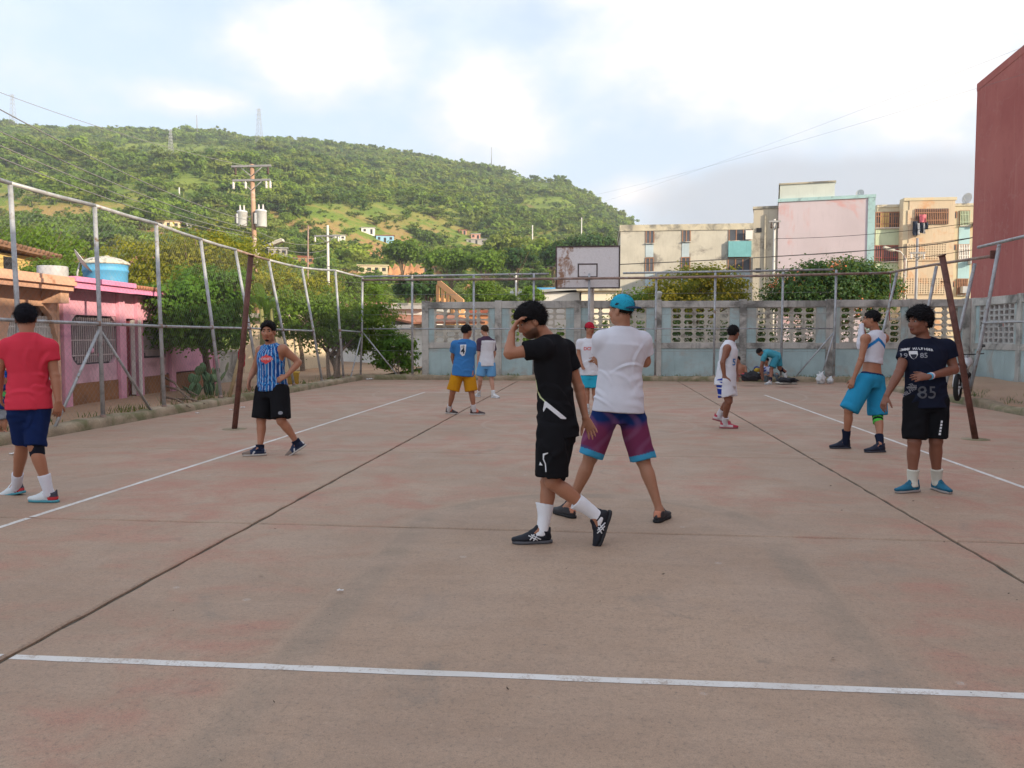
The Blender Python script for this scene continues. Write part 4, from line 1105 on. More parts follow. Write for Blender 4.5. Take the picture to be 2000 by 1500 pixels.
# pink gable with beige stair tower
PA = R(11.5); o = aty(1517, 590, 59.0); o[2] = 0; sz, bx, pxb = facade(o, (math.cos(PA), -math.sin(PA), 0), (-math.sin(PA), -math.cos(PA), 0)); s1, zt = sz(1709, 386)
PG = thing('pale_pink_apartment_gable', 'blank pale pink apartment gable with turquoise trim and a white roof room', 'building', o)
bx(MB(), 0, s1, -12, 0, -.2, zt).build('wall', M_app, PG)
bx(MB(), -.05, s1 + .06, -12.1, .07, zt, zt + .22).build('trim', M_trim, PG)
bx(MB(), s1 - .42, s1 + .03, .004, .05, -.1, zt - .004).build('corner_band', M_trim, PG)
s2, zr_ = sz(1631, 352)
rm = bx(MB(), .08, s2, -8, -.12, zt + .22, zr_ - .1).build('roof_room', M_boxw, PG)
bx(MB(), .0, s2 + .08, -8.1, -.05, zr_ - .1, zr_).build('roof_edge', M_apc2, rm)
sb, zb_ = sz(1472, 407)
tw = bx(MB(), sb, -.02, -9, -.35, -.2, zb_).build('stair_tower', M_apb, PG)
bx(MB(), sb - .06, .0, -9.05, -.28, zb_, zb_ + .16).build('tower_edge', M_apc2, tw)
bx(MB(), sb + .75, sb + .85, -.345, -.25, 0, zb_ - .4).build('drain_pipe', M_apc2, tw)
for z in (3.0, 6.0, 8.8): bx(MB(), sb + .2, sb + .55, -.345, -.30, z, z + .3).build('vent', M_dark, tw)
dish('satellite_dish', 'grey round satellite dish on the pale pink gable roof', aty(1680, 378, 60), .28, (-.5, -.8, .3), M_tgrey, 'satellite dishes on the apartment roofs', .3)
# yellow block
o = aty(1709, 590, 66.0); o[2] = 0; sz, bx, pxb = facade(o, (1, 0, 0), (0, -1, 0)); s1, zt = sz(1915, 402)
YB = thing('yellow_apartment_block', 'yellow apartment block with a peach bay of grilles and washing', 'building', o)
bx(MB(), 0, s1 + 3, -10, 0, -.2, zt).build('wall', M_apy, YB)
bx(MB(), -.03, s1 + 3.1, -10.1, .06, zt, zt + .2).build('parapet', M_apc2, YB)
sa, za = sz(1768, 396); sb, _ = sz(1856, 396)
bay = bx(MB(), sa, sb, .0, .9, -.2, za).build('bay', M_apo, YB)
bx(MB(), sa - .4, sb + .1, .0, .95, za, za + .22).build('bay_edge', M_apy, bay)
bx(MB(), sa - .42, sa - .01, .0, .85, -.2, za).build('bay_side', M_apy, bay)
ob = o + np.array([0, -.9, 0]); szb, bxb, pxbb = facade(ob, (1, 0, 0), (0, -1, 0))
pxbb('orange_patch', M_apo, bay, (1773, 1786, 410, 441), .004, .02)
w = pxbb('window', M_glass, bay, (1787, 1851, 408, 438), .004, .03); bars(w, pxbb, (1787, 1851, 408, 438), 18, M_brownf)
for (px) in ((1772, 1847, 476, 508), (1769, 1845, 543, 574)):
    vp = pxbb('vent_block_panel', M_dark, bay, px, .004, .02)
    x0, x1, y0, y1 = px
    for k in range(16): pxbb('upright', M_apo, vp, (x0 + (x1 - x0) * k / 15 - 1.0, x0 + (x1 - x0) * k / 15 + 1.0, y0, y1), .021, .10)
    for k in range(8): pxbb('crosspiece', M_apo, vp, (x0 - 1, x1 + 1, y0 + (y1 - y0) * k / 7 - .9, y0 + (y1 - y0) * k / 7 + .9), .022, .095)
for px in ((1710, 1757, 415, 445), (1708, 1755, 480, 511)):
    w = win(YB, pxb, px, 3); bars(w, pxb, px, 11, M_redr if px[2] > 450 else M_brownf)
w = pxb('curtain', M_curt, YB, (1719, 1735, 416, 444), .07, .09)
for px in ((1710, 1755, 448, 479), (1710, 1755, 514, 548), (1710, 1755, 575, 592)): pxb('panel', M_grn, YB, px, .004, .05)
w = win(YB, pxb, (1708, 1755, 549, 573), 3)
for px in ((1856, 1868, 414, 426), (1855, 1867, 478, 488), (1855, 1864, 550, 560)): win(YB, pxb, px, 2, sill=False)
for px, m in (((1875, 1893, 412, 441), M_grn), ((1872, 1892, 478, 506), M_grill), ((1869, 1888, 545, 576), M_brownf)):
    w = win(YB, pxb, px, 2, glass=M_glass); bars(w, pxb, px, 6, m)
for px in ((1873, 1893, 443, 477), (1871, 1892, 508, 544)): pxb('panel', M_bluep, YB, px, .004, .05)
pxb('air_conditioner', M_tgrey, YB, (1874, 1884, 560, 573), .1, .6); pxb('air_conditioner', M_tgrey, YB, (1890, 1897, 508, 516), .004, .5)
pxb('air_conditioner', M_dark, YB, (1899, 1906, 436, 442), .004, .4)
dish('satellite_dish', 'tall oval white satellite dish on the yellow apartment roof', aty(1890, 388, 66), .42, (-.85, -.5, .2), M_dish, 'satellite dishes on the apartment roofs', .5)
# washing hung from the top window
M_navy = pmat('navy_cloth', (.025, .035, .06), .9, .2, 3, .2); M_pinkc = pmat('pink_cloth', (.6, .16, .2), .9, .1, 3, .2); M_whc = pmat('white_cloth', (.7, .7, .7), .9, .1, 3, .2)
LA = thing('hung_washing', 'navy white and pink washing hanging below the barred top window', 'laundry', aty(1797, 460, 64.6))
for (px, m) in (((1783, 1792, 432, 460), M_navy), ((1792, 1797, 436, 459), M_whc), ((1797, 1803, 434, 455), M_navy), ((1803, 1807, 436, 456), M_whc), ((1807, 1813, 434, 448), M_navy), ((1796, 1809, 419, 434), M_pinkc)):
    x0, x1, y0, y1 = px; r = np.random.default_rng(int(x0)); vs = []
    for i in range(5):
        for j in range(6):
            p = aty(x0 + (x1 - x0) * i / 4 + (r.normal(0, .7) if j > 2 else 0), y0 + (y1 - y0) * j / 5, 64.75 + .10 * math.sin(i * 2.1 + j * .3)); vs.append(p)
    fr = [(i * 6 + j, (i + 1) * 6 + j, (i + 1) * 6 + j + 1, i * 6 + j + 1) for i in range(4) for j in range(5)]
    n0 = len(vs); vs2 = [v + np.array([0, .03, 0]) for v in vs]
    MB().add(vs + vs2, fr + [tuple(q + n0 for q in reversed(f)) for f in fr], True).build('garment', m, LA)

# ================================================================ HOUSES BEHIND THE WALL
M_whs = pmat('white_house_wall', (.66, .65, .62), .9, .1, .8, .2, streak=.25)
M_crm = pmat('sunlit_cream_wall', (.68, .53, .27), .9, .1, 1, .2)
M_peach = pmat('peach_stair', (.66, .36, .17), .9, .12, 1, .2)
def box_house(name, label, px, Y, wall, roof, depth=6, nwin=2, roofh=.18, over=.35, slope=0.0, zb=-.1, cat='house', group=None, pitch=None):
    x0, x1, y0, y1 = px; o = aty(x0, y1, Y); o[2] = 0; sz, bx, pxb = facade(o, (1, 0, 0), (0, -1, 0)); s1, zt = sz(x1, y0)
    T = thing(name, label, cat, o, group); bx(MB(), 0, s1, -depth, 0, zb, zt - roofh).build('wall', wall, T)
    z = zt - roofh; mb = MB()
    mb.hexa([o + np.array([a, b, c]) for a, b, c in ((-over, -over, z), (s1 + over, -over, z - slope), (s1 + over, depth + over, z - slope), (-over, depth + over, z), (-over, -over, z + roofh), (s1 + over, -over, z + roofh - slope), (s1 + over, depth + over, z + roofh - slope), (-over, depth + over, z + roofh))])
    mb.build('roof', roof, T)
    for i in range(nwin):
        c = s1 * (i + .5) / nwin; zz = min(1.0, zt * .4)
        w = bx(MB(), c - .4, c + .4, .003, .04, zz, min(zz + 1.0, z - .3)).build('window', M_dark, T)
        bx(MB(), c - .5, c + .5, .003, .14, zz - .1, zz - .003).build('sill', wall, w)
    return T
# long house with a terracotta roof edge, seen past the bushes
a = np.array(aty(630, 588, 47.0)); b = np.array(aty(806, 629, 38.0))
TH = thing('white_tiled_house', 'white house with a long terracotta roof edge beyond the bushes', 'house', (b[0], b[1], 0))
dv = np.array([b[0] - a[0], b[1] - a[1], 0]); LV = np.linalg.norm(dv); dv /= LV; nv = np.array([dv[1], -dv[0], 0]); nv = nv if nv[1] < 0 else -nv
o_ = np.array([a[0], a[1], 0])
MB().obox(o_, dv, nv, UP, 0, LV - .5, -6, -.4, -.1, b[2] - .12).build('wall', M_whs, TH)
mb = MB(); mb.hexa([o_ + dv * s + nv * n + UP * z for s, n, z in ((-.5, 0, a[2] - .1), (LV, 0, b[2] - .1), (LV, -4, b[2] - .05), (-.5, -4, a[2] - .05), (-.5, 0, a[2]), (LV, 0, b[2]), (LV, -4, b[2] + .06), (-.5, -4, a[2] + .06))]); rw = mb.build('roof', M_tile, TH)
MB().obox(o_, dv, nv, UP, -.5, LV, .0, .1, min(a[2], b[2]) - .28, min(a[2], b[2]) - .12).build('eaves_board', M_whs, rw)
for s in (2.0, 5.0, 7.6):
    if s < LV - .8:
        w = MB().obox(o_, dv, nv, UP, s - .45, s + .45, -.397, -.36, .9, 2.0).build('window', M_dark, TH); MB().obox(o_, dv, nv, UP, s - .55, s + .55, -.397, -.28, .8, .9).build('sill', M_whs, w)
box_house('white_low_house', 'white low house with a dark window beside the end of the breeze-block wall', (765, 822, 597, 720), 42.0, M_whs, M_roof_zinc, nwin=2)
box_house('tan_flat_house', 'tan flat-roofed house wall rising just behind the wall end', (765, 826, 592, 700), 52.0, pmat('tan_wall', (.50, .36, .24), .9, .12, 1, .2), M_apc2, nwin=1)
box_house('sunlit_cream_house', 'sunlit cream house showing through the vent blocks', (838, 888, 606, 720), 50.0, M_crm, M_apc2, nwin=0, depth=5)
box_house('brick_house', 'orange brick house showing through the vent blocks beside the cream one', (897, 962, 606, 720), 53.0, pmat('brick_orange_wall', (.44, .21, .12), .9, .2, 1.5, .3), M_roof_red, nwin=2)
# peach outside stair
ST = thing('outside_stair', 'sunlit peach outside stair with a sloping parapet on square posts', 'staircase', aty(855, 592, 50))
p0 = aty(854, 543, 50.0); p1 = aty(905, 585, 48.0); dvs = p1 - p0
MB().hexa([p0 + np.array((0, 0, -.42)), p1 + np.array((0, 0, -.42)), p1 + np.array((0, .35, -.42)), p0 + np.array((0, .35, -.42)), p0, p1, p1 + np.array((0, .35, 0)), p0 + np.array((0, .35, 0))]).build('parapet', M_peach, ST)
for k in range(6):
    c = p0 + dvs * (k / 5.2); c2 = c.copy(); MB().box(c[0] - .09, c[0] + .09, c[1] + .05, c[1] + .25, 0, c[2] - .40).build('post', M_peach, ST)
for k in range(8):
    c = p0 + dvs * ((k + .5) / 8); MB().box(c[0] - .12, c[0] + .12, c[1] + .4, c[1] + 1.6, c[2] - 1.3, c[2] - 1.12).build('step', M_peach, ST)
box_house('white_gabled_house', 'white house with a bright blue roof patch under the backboard', (1062, 1132, 566, 700), 62.0, M_whs, M_roof_zinc, nwin=3, slope=-.2)
box_house('blue_roofed_shed', 'small shed with a bright blue sheet roof beside the white house', (1055, 1078, 562, 700), 66.0, M_whs, pmat('blue_sheet_roof', (.10, .32, .55), .6, .1, 1, .1), nwin=0, depth=3)
box_house('sunlit_white_house', 'sunlit cream-white house behind the backboard post', (1135, 1205, 563, 700), 60.0, pmat('warm_white_wall', (.74, .68, .54), .9, .08, 1, .1), M_apc2, nwin=3)
box_house('cream_shop', 'cream low building with a flat roof seen between the bushes and the striped tank top', (478, 535, 612, 700), 31.0, pmat('cream_shop_wall', (.62, .50, .34), .9, .1, 1, .2), M_apc2, nwin=0)
MBx = MB(); gw = gnd(420, 752, .05); gw2 = gnd(468, 745, .05)
GW = thing('low_grey_wall', 'low rough grey plaster wall behind the cactus and the net pole', 'wall', gw)
MB().hexa([gw, gw2, gw2 + (-.05, .2, 0), gw + (-.05, .2, 0)] + [q + np.array((0, 0, .95)) for q in (gw, gw2, gw2 + (-.05, .2, 0), gw + (-.05, .2, 0))]).build('plaster', M_wconc, GW)
MB().hexa([q + np.array((0, 0, .95)) for q in (gw + (.03, -.04, 0), gw2 + (.03, -.04, 0), gw2 + (-.08, .24, 0), gw + (-.08, .24, 0))] + [q + np.array((0, 0, 1.02)) for q in (gw + (.03, -.04, 0), gw2 + (.03, -.04, 0), gw2 + (-.08, .24, 0), gw + (-.08, .24, 0))]).build('coping', M_wconc, GW)

# ================================================================ BASKETBALL BACKBOARD
def board_mat():
    t = NT('rusty_white_board'); v = t.vec('World')
    a = t.noise(2.2, 7, .7, v, .6); b = t.noise(14, 5, .7, v); s = t.noise(3, 5, .6, t.vec('World', (1.5, 1, .3)))
    x = t.sep(v)[0]
    col = t.mix(t.step(b, .3, .7), (.70, .66, .65), (.78, .74, .74))
    edge = t.math('MULTIPLY', t.step(x, -.6, -1.5), .16)
    col = t.mix(t.step(t.math('ADD', t.math('ADD', t.math('MULTIPLY', a, .6), t.math('MULTIPLY', s, .4)), edge), .57, .66), col, (.34, .19, .12))
    col = t.mix(t.math('MULTIPLY', t.step(b, .62, .7), .8), col, (.28, .2, .17))
    t.set('Base Color', col); t.set('Roughness', .8); t.bump(b, .3, .01); return t.m
M_board = board_mat(); M_iron = pmat('dark_iron', (.09, .065, .06), .7, .3, 5, .2)
BH = thing('basketball_backboard', 'rust stained white basketball backboard on a pale post behind the end fence', 'basketball hoop', (-.29, 28.62, 0))
bx0, bx1, bz0, bz1, by = -1.49, .61, 3.17, 4.53, 28.2
MB().box(bx0, bx1, by, by + .03, bz0, bz1).build('board', M_board, BH)
fr = MB()
fr.box(bx0 - .04, bx1 + .04, by - .02, by + .06, bz1, bz1 + .045); fr.box(bx0 - .04, bx1 + .04, by - .02, by + .06, bz0 - .045, bz0); fr.box(bx0 - .045, bx0, by - .021, by + .061, bz0 - .044, bz1 + .044); fr.box(bx1, bx1 + .045, by - .021, by + .061, bz0 - .044, bz1 + .044)
fr.build('frame', M_iron, BH)
qx0, qx1, qz0, qz1 = -.78, -.10, 3.50, 3.98
tg = MB(); tg.box(qx0, qx1, by - .006, by, qz1 - .045, qz1); tg.box(qx0, qx1, by - .006, by, qz0, qz0 + .045); tg.box(qx0, qx0 + .045, by - .006, by, qz0 + .045, qz1 - .045); tg.box(qx1 - .045, qx1, by - .006, by, qz0 + .045, qz1 - .045)
tg.build('target_square', M_iron, BH)
MB().tube([(-.29, 28.62, 0), (-.29, 28.62, 3.9)], .07, 12).build('post', pmat('cream_post_paint', (.55, .48, .42), .7, .15, 3, .1, dirt=(.35, .22, .15), dirt_amt=.4, dirt_scale=3), BH)
for z in (3.45, 3.85): MB().tube([(-.29, 28.6, z), (-.29, by + .03, z)], .03, 8).build('bracket', M_iron, BH)
rim = [( -.44 + .225 * math.cos(k * math.pi / 12), by - .02 - .28 + .225 * math.sin(k * math.pi / 12), 3.47) for k in range(25)]
MB().box(-.52, -.36, by - .06, by, 3.42, 3.52).build('rim_plate', M_iron, BH)

# ================================================================ POLES, LAMPS AND WIRES
M_pole_o = pmat('rust_streaked_pole', (.40, .25, .17), .75, .2, 1.2, .2, dirt=(.50, .44, .38), dirt_amt=.5, dirt_scale=1.0)
M_pole_w = pmat('pale_pole', (.60, .58, .54), .7, .12, 1, .1, dirt=(.42, .28, .2), dirt_amt=.2)
M_steel = pmat('dull_steel', (.30, .30, .31), .6, .15, 3, 0, metal=.2)
M_trf = pmat('transformer_grey', (.58, .60, .62), .5, .08, 3, .05, dirt=(.42, .40, .38), dirt_amt=.3, dirt_scale=2)
M_porc = pmat('porcelain', (.62, .58, .55), .4, .1, 4, 0)
def transformer(parent, c, r, h):
    b = MB().lathe(c, [(r * .9, 0), (r, .03), (r, h * .86), (r * 1.06, h * .87), (r * 1.06, h * .91), (r * .9, h * .96), (r * .4, h)], 20).build('transformer', M_trf, parent)
    for dx in (-.4, .4):
        MB().lathe(np.array(c) + (dx * r, 0, h * .93), [(.05, 0), (.035, .05), (.055, .09), (.035, .13), (.055, .17), (.035, .21), (.03, .3)], 10).build('bushing', M_porc, b)
    for k in range(5): MB().box(c[0] + r * .97 * math.cos(2.2 + k * .35) - .02, c[0] + r * .97 * math.cos(2.2 + k * .35) + .02, c[1] - r * 1.12, c[1] - r * .7, c[2] + h * .15, c[2] + h * .75).build('cooling_fin', M_trf, b)
def upole(px, ytop, D, label, mat, r=.13, arms=(), trans=(), group='utility poles', lean=0.0, name='utility_pole'):
    t_ = atd(px, ytop, D); B = np.array([t_[0] + lean, t_[1], -.1]); T = thing(name, label, 'pole', B, group)
    MB().tube([B, (B + t_) / 2, t_], [r, r * .88, r * .72], 12).build('shaft', mat, T)
    for (z, hw, ins) in arms:
        zz = t_[2] - z; a = MB().box(t_[0] - hw, t_[0] + hw, t_[1] - .14, t_[1] - .04, zz - .05, zz + .05).build('cross_arm', M_steel, T)
        for dx in ins: MB().lathe((t_[0] + dx, t_[1] - .09, zz - .42), [(.04, 0), (.07, .06), (.045, .1), (.07, .16), (.045, .2), (.07, .26), (.03, .37)], 10).build('insulator', M_porc if z > .3 else M_iron, a)
        for s in (-1, 1): MB().tube([(t_[0], t_[1] - .09, zz - .5), (t_[0] + s * hw * .55, t_[1] - .09, zz - .05)], .025, 6).build('arm_brace', M_steel, a)
    for (dx, z, r_, h) in trans:
        c = np.array([t_[0] + dx, t_[1] - .05, t_[2] - z]); transformer(T, c, r_, h)
        MB().box(min(t_[0], c[0]), max(t_[0], c[0]), t_[1] - .04, t_[1] + .04, c[2] + h * .55, c[2] + h * .62).build('hanger', M_steel, T)
    return T, t_, B
UP1, u1, _ = upole(492, 321, 40.0, 'rust streaked utility pole with two crossarms and two grey transformers', M_pole_o, .14, ((.1, 1.0, (-.8, .85)), (.78, .95, (-.92, -.3, .75, .95))), ((-.52, 3.0, .25, .78), (.44, 3.05, .27, .86)), lean=.15)
upole(640, 440, 58.0, 'pale slender pole with a lamp arm rising behind the bushes', M_pole_w, .11, ((.75, .95, (-.9, 0, .8)),))
upole(1008, 533, 88.0, 'pale pole with two small transformers above the bright green trees', M_pole_w, .14, ((.1, .7, (-.6, .6)),), ((-.45, 2.9, .24, .9), (.45, 2.9, .24, .9)))
upole(1513, 428, 50.0, 'white steel pole with tangled cables in front of the pale pink gable', M_pole_w, .09, ((.15, .35, (-.2, .2)),))
upole(1792, 465, 55.0, 'grey lamp pole before the peach bay of the yellow block', M_steel, .11, ((1.0, .5, (-.4, .4)),))
upole(1767, 498, 48.0, 'thin rusty pole beside the grey lamp pole', M_galv_rust, .07)
upole(602, 440, 36.0, 'thin rusty pole with red bands leaning over the bushes', M_galv_rust, .045, lean=-.15)
upole(350, 366, 340.0, 'wooden pole standing alone on the green slope', M_pole_w, .35)
upole(1040, 440, 330.0, 'pale pole on the slope above the red shed', M_pole_w, .30)
upole(1136, 425, 350.0, 'pale pole on the slope above the backboard', M_pole_w, .30)
def lamp(px, yh, D, label, side=-1):
    t_ = atd(px, yh, D); T = thing('street_lamp', label, 'street lamp', (t_[0], t_[1], -.1), 'street lamps')
    MB().tube([(t_[0] - side * .9, t_[1], 0), (t_[0] - side * .9, t_[1], t_[2] - .6), (t_[0] - side * .55, t_[1], t_[2] - .12), t_], [.06, .05, .04, .035], 8).build('arm', M_pole_w, T)
    d = np.array([side, 0, .35]); d /= np.linalg.norm(d); a = np.array([0, 1, 0]); b = np.cross(d, a)
    MB().obox(t_, d, a, b, -.15, .55, -.16, .16, -.08, .06).build('head', M_lid, T)
    MB().obox(t_, d, a, b, .02, .5, -.13, .13, .062, .10).build('lens', M_porc, T)
lamp(534, 476, 42.0, 'upturned street lamp head beside the transformer pole', 1)
lamp(1742, 488, 54.0, 'street lamp with a long white arm over the dark green tree', -1)
lc = atd(1287, 577, 34.0); LC = thing('cone_lamp', 'white cone shaped lamp on a thin post before the yellow flowering tree', 'lamp', (lc[0], lc[1], -.1))
MB().tube([(lc[0], lc[1], -.1), (lc[0], lc[1], lc[2] - .2)], .03, 8).build('post', M_steel, LC); MB().lathe(lc, [(.03, -.25), (.13, .05), (.14, .10), (.10, .16), (.02, .18)], 14).build('shade', M_lid, LC)
M_cable = pmat('black_cable', (.045, .045, .045), .7, .1, 3, 0)
M_cable2 = pmat('grey_cable', (.22, .22, .22), .6, .1, 3, 0)
def wire(p, q, sag, r, label, mat=M_cable, group='overhead cables'):
    p = np.array(p, float); q = np.array(q, float); pts = []
    for k in range(25):
        t_ = k / 24; c = p + (q - p) * t_; c[2] -= sag * 4 * t_ * (1 - t_); pts.append(c)
    return tag(MB().tube(pts, r, 5, False).build('cable', mat), label, 'cable', group)
for k, (y0, y1, dxx) in enumerate(((190, 432, -.1), (240, 446, 0), (272, 455, .1), (300, 462, .0))):
    e = atd(490, y1, 40.0); s = atd(-120, y0 - 42, 16.0 + k)
    wire(s, e, .35, .014, 'thin cable running from above the fence to the transformer pole', M_cable2, 'cables to the transformer pole')
wire(atd(-80, 150, 30), atd(492, 326, 40), .3, .012, 'high thin cable to the top of the transformer pole', M_cable2)
for k, (y0, y1) in enumerate(((448, 500), (462, 512), (474, 520))):
    wire(atd(496, y0, 40.0), atd(640, y1 - 30 + k * 4, 58.0), .5, .014, 'cable between the transformer pole and the pale slender pole', M_cable2, 'cables between the two poles')
wire(atd(1060, 522, 45), atd(1760, 484, 52), .12, .028, 'thick dark cable crossing in front of the cream block and the pink gable')
wire(atd(1760, 484, 52), atd(2120, 405, 36), .3, .028, 'thick dark cable crossing in front of the yellow block and the red wall')
for k, (ya, yb) in enumerate(((446, 420), (480, 446), (505, 470))):
    wire(atd(1515, ya + 20, 50), atd(2100, yb - 18, 38), .35, .014, 'thin cable strung from the white steel pole towards the red wall', M_cable, 'thin cables before the yellow block')
wire(atd(1165, 380, 60), atd(2080, 120, 24), .2, .004, 'thin cable against the clouds above the cream block', M_cable2, 'thin cables against the clouds')
wire(atd(1165, 398, 60), atd(2080, 60, 22), .2, .0035, 'thin cable against the clouds above the cream block', M_cable2, 'thin cables against the clouds')
wire(atd(560, 545, 33), atd(1010, 536, 88), .5, .012, 'low dark cable crossing the foot of the hill', M_cable)
wire(atd(640, 520, 58), atd(1100, 535, 70), .7, .018, 'cable from the pale slender pole towards the backboard', M_cable)
# ================================================================ TREES AND PLANTS
def bp(px, py, D, rx, ry, rd=None):
    k = D / FPX; return (atd(px, py, D), (rx * k, (rd if rd else rx * k), ry * k))
tree('dense_green_tree', 'dense deep green tree hiding part of the pink house', gnd(405, 757, .05),
     [bp(372, 605, 21, 75, 62, 1.0), bp(312, 592, 20.5, 52, 46, .7), bp(430, 590, 21.5, 62, 55, .8), bp(345, 648, 20.8, 55, 38, .7), bp(425, 650, 21.3, 52, 40, .7), bp(390, 552, 21.4, 52, 30, .6), bp(460, 560, 21.8, 35, 36, .5)],
     15000, .115, M_lf_green, 1, .10, .5, clump=.2)
tree('spreading_bush_tree', 'spreading many-stemmed bush with lit yellow-green top behind the fence corner', gnd(655, 742, .05),
     [bp(600, 620, 28.5, 60, 48, 1.2), bp(665, 612, 29.5, 62, 44, 1.3), bp(725, 625, 30.0, 48, 44, 1.1), bp(640, 655, 29, 70, 28, 1.2), bp(560, 612, 28, 38, 42, .9), bp(715, 662, 30, 42, 30, .9)],
     13000, .13, M_lf_mid, 2, .13, .4, stems=6, clump=.2)
tree('young_shrub', 'loose shrub with broad leaves beside the end of the breeze-block wall', gnd(785, 738, .05),
     [bp(770, 675, 29.5, 26, 32, .5), bp(795, 690, 29.8, 20, 34, .45), bp(752, 700, 29.5, 20, 24, .4)], 2600, .14, M_lf_green, 3, .04, .3, cat='shrub', stems=3, clump=.24)
tree('yellow_green_tree', 'broad yellow-green tree glowing behind the blue water tank', atd(390, 640, 38) * (1, 1, 0),
     [bp(330, 520, 38, 90, 45, 2.0), bp(430, 505, 39, 85, 48, 2.0), bp(260, 520, 37, 60, 45, 1.5), bp(500, 525, 38.5, 55, 45, 1.5), bp(385, 490, 38, 70, 36, 1.5), bp(330, 565, 37, 120, 35, 1.6), bp(470, 565, 38, 80, 40, 1.6), bp(220, 560, 36.5, 50, 40, 1.2)],
     15000, .17, M_lf_yellow, 4, .22, .5, clump=.2)
tree('yellow_green_tree', 'small yellow-green tree lit behind the banana plant', atd(590, 640, 34) * (1, 1, 0),
     [bp(575, 560, 34, 42, 34, 1.0), bp(620, 575, 34.5, 34, 30, .9), bp(545, 575, 33.5, 30, 30, .8)], 4200, .15, M_lf_yellow, 5, .1, .5, clump=.22)
tree('leafy_garden_tree', 'light green garden tree behind the grey cement tank', atd(120, 640, 27) * (1, 1, 0),
     [bp(105, 530, 27, 36, 24, .7), bp(140, 540, 27, 30, 30, .7), bp(70, 540, 26.5, 30, 20, .6)], 3000, .13, M_lf_light, 6, .07, .5, clump=.22)
tree('leafy_garden_tree', 'tall dull green tree rising behind the yellow house', atd(100, 640, 44) * (1, 1, 0),
     [bp(95, 480, 44, 50, 40, 1.6), bp(45, 470, 45, 40, 25, 1.4), bp(150, 505, 43, 34, 34, 1.2)], 4200, .19, M_lf_mid, 7, .12, .5, clump=.22)
tree('yellow_flowering_tree', 'round tree covered in yellow blossom before the cream apartment block', atd(1350, 640, 40) * (1, 1, 0),
     [bp(1340, 562, 40, 60, 36, 1.4), bp(1395, 560, 40.5, 52, 36, 1.3), bp(1430, 575, 40.5, 34, 26, 1.0), bp(1300, 582, 39.5, 40, 22, 1.0), bp(1375, 540, 40, 46, 18, 1.0), bp(1345, 600, 40, 80, 22, 1.4)],
     6500, .16, M_lf_yellow, 8, .15, .4, clump=.2, flowers=(leaf_mat('yellow_blossom', (.40, .30, .02), (.56, .42, .03), .3), 2100, .14))
tree('broad_dark_tree', 'broad dark green tree before the pale pink gable', atd(1620, 640, 43) * (1, 1, 0),
     [bp(1600, 560, 43, 80, 42, 2.0), bp(1670, 548, 43.5, 66, 36, 1.8), bp(1545, 580, 42.5, 50, 30, 1.4), bp(1715, 570, 44, 40, 36, 1.3), bp(1625, 535, 43, 62, 24, 1.4), bp(1620, 595, 43, 105, 26, 1.8)],
     21000, .18, M_lf_dark, 9, .2, .45, clump=.2, flowers=(leaf_mat('coral_blossom', (.55, .16, .08), (.65, .22, .1), .3), 26, .14))
tree('low_hedge_tree', 'low dull green tree between the cream block and the flowering tree', atd(1250, 640, 43) * (1, 1, 0),
     [bp(1245, 585, 43, 36, 20, 1.0), bp(1275, 590, 43, 30, 22, 1.0), bp(1222, 592, 43, 26, 18, .9)], 2600, .16, M_lf_mid, 10, .1, .4, clump=.22)
G_ = 'street trees beyond the walls'
for k, (px, py, D, rx, ry, m, lab) in enumerate((
        (945, 575, 64, 42, 24, M_lf_light, 'bright green low tree right of the peach stair'), (985, 582, 60, 26, 18, M_lf_light, 'small bright green tree beside the transformer pole far off'),
        (1038, 580, 58, 26, 20, M_lf_mid, 'small mid green tree left of the white gabled house'), (735, 560, 70, 42, 26, M_lf_mid, 'feathery pale green tree above the terracotta roof edge'),
        (690, 552, 66, 36, 24, M_lf_light, 'pale green tree beside the slender pole'), (800, 560, 95, 30, 24, M_lf_dark, 'dark tree behind the peach stair'),
        (835, 556, 100, 26, 26, M_lf_dark, 'dark round tree left of the peach stair'), (640, 560, 62, 40, 26, M_lf_yellow, 'yellowish tree behind the slender pole'),
        (1015, 505, 170, 40, 22, M_lf_dark, 'dark green clump at the hill foot left of the backboard'), (880, 505, 170, 52, 26, M_lf_mid, 'wide tree clump at the hill foot above the stair'), (950, 510, 165, 45, 24, M_lf_mid, 'olive tree at the hill foot between two darker ones'),
        (790, 490, 185, 46, 24, M_lf_light, 'bright green tree at the hill foot below the blue house'), (1080, 500, 160, 40, 26, M_lf_dark, 'dark tree at the hill foot beside the backboard'), (1150, 478, 200, 60, 18, M_lf_dark, 'long dark tree clump above the backboard'))):
    k_ = D / FPX; g_ = atd(px, py, D); gb = np.array([g_[0], g_[1], max(float(hill_z(g_[0], g_[1])), -.1)]); r = np.random.default_rng(60 + k)
    bl = [bp(px + r.uniform(-.45, .45) * rx, py + r.uniform(-.35, .4) * ry, D + r.normal(0, .4), rx * r.uniform(.45, .7), ry * r.uniform(.5, .8)) for _ in range(6)]
    tree('street_tree', lab, gb, bl, 3400, .0042 * D if D > 90 else .19, m, 70 + k, .12 * (1 if D < 100 else 2), .5, group=G_, clump=.2)

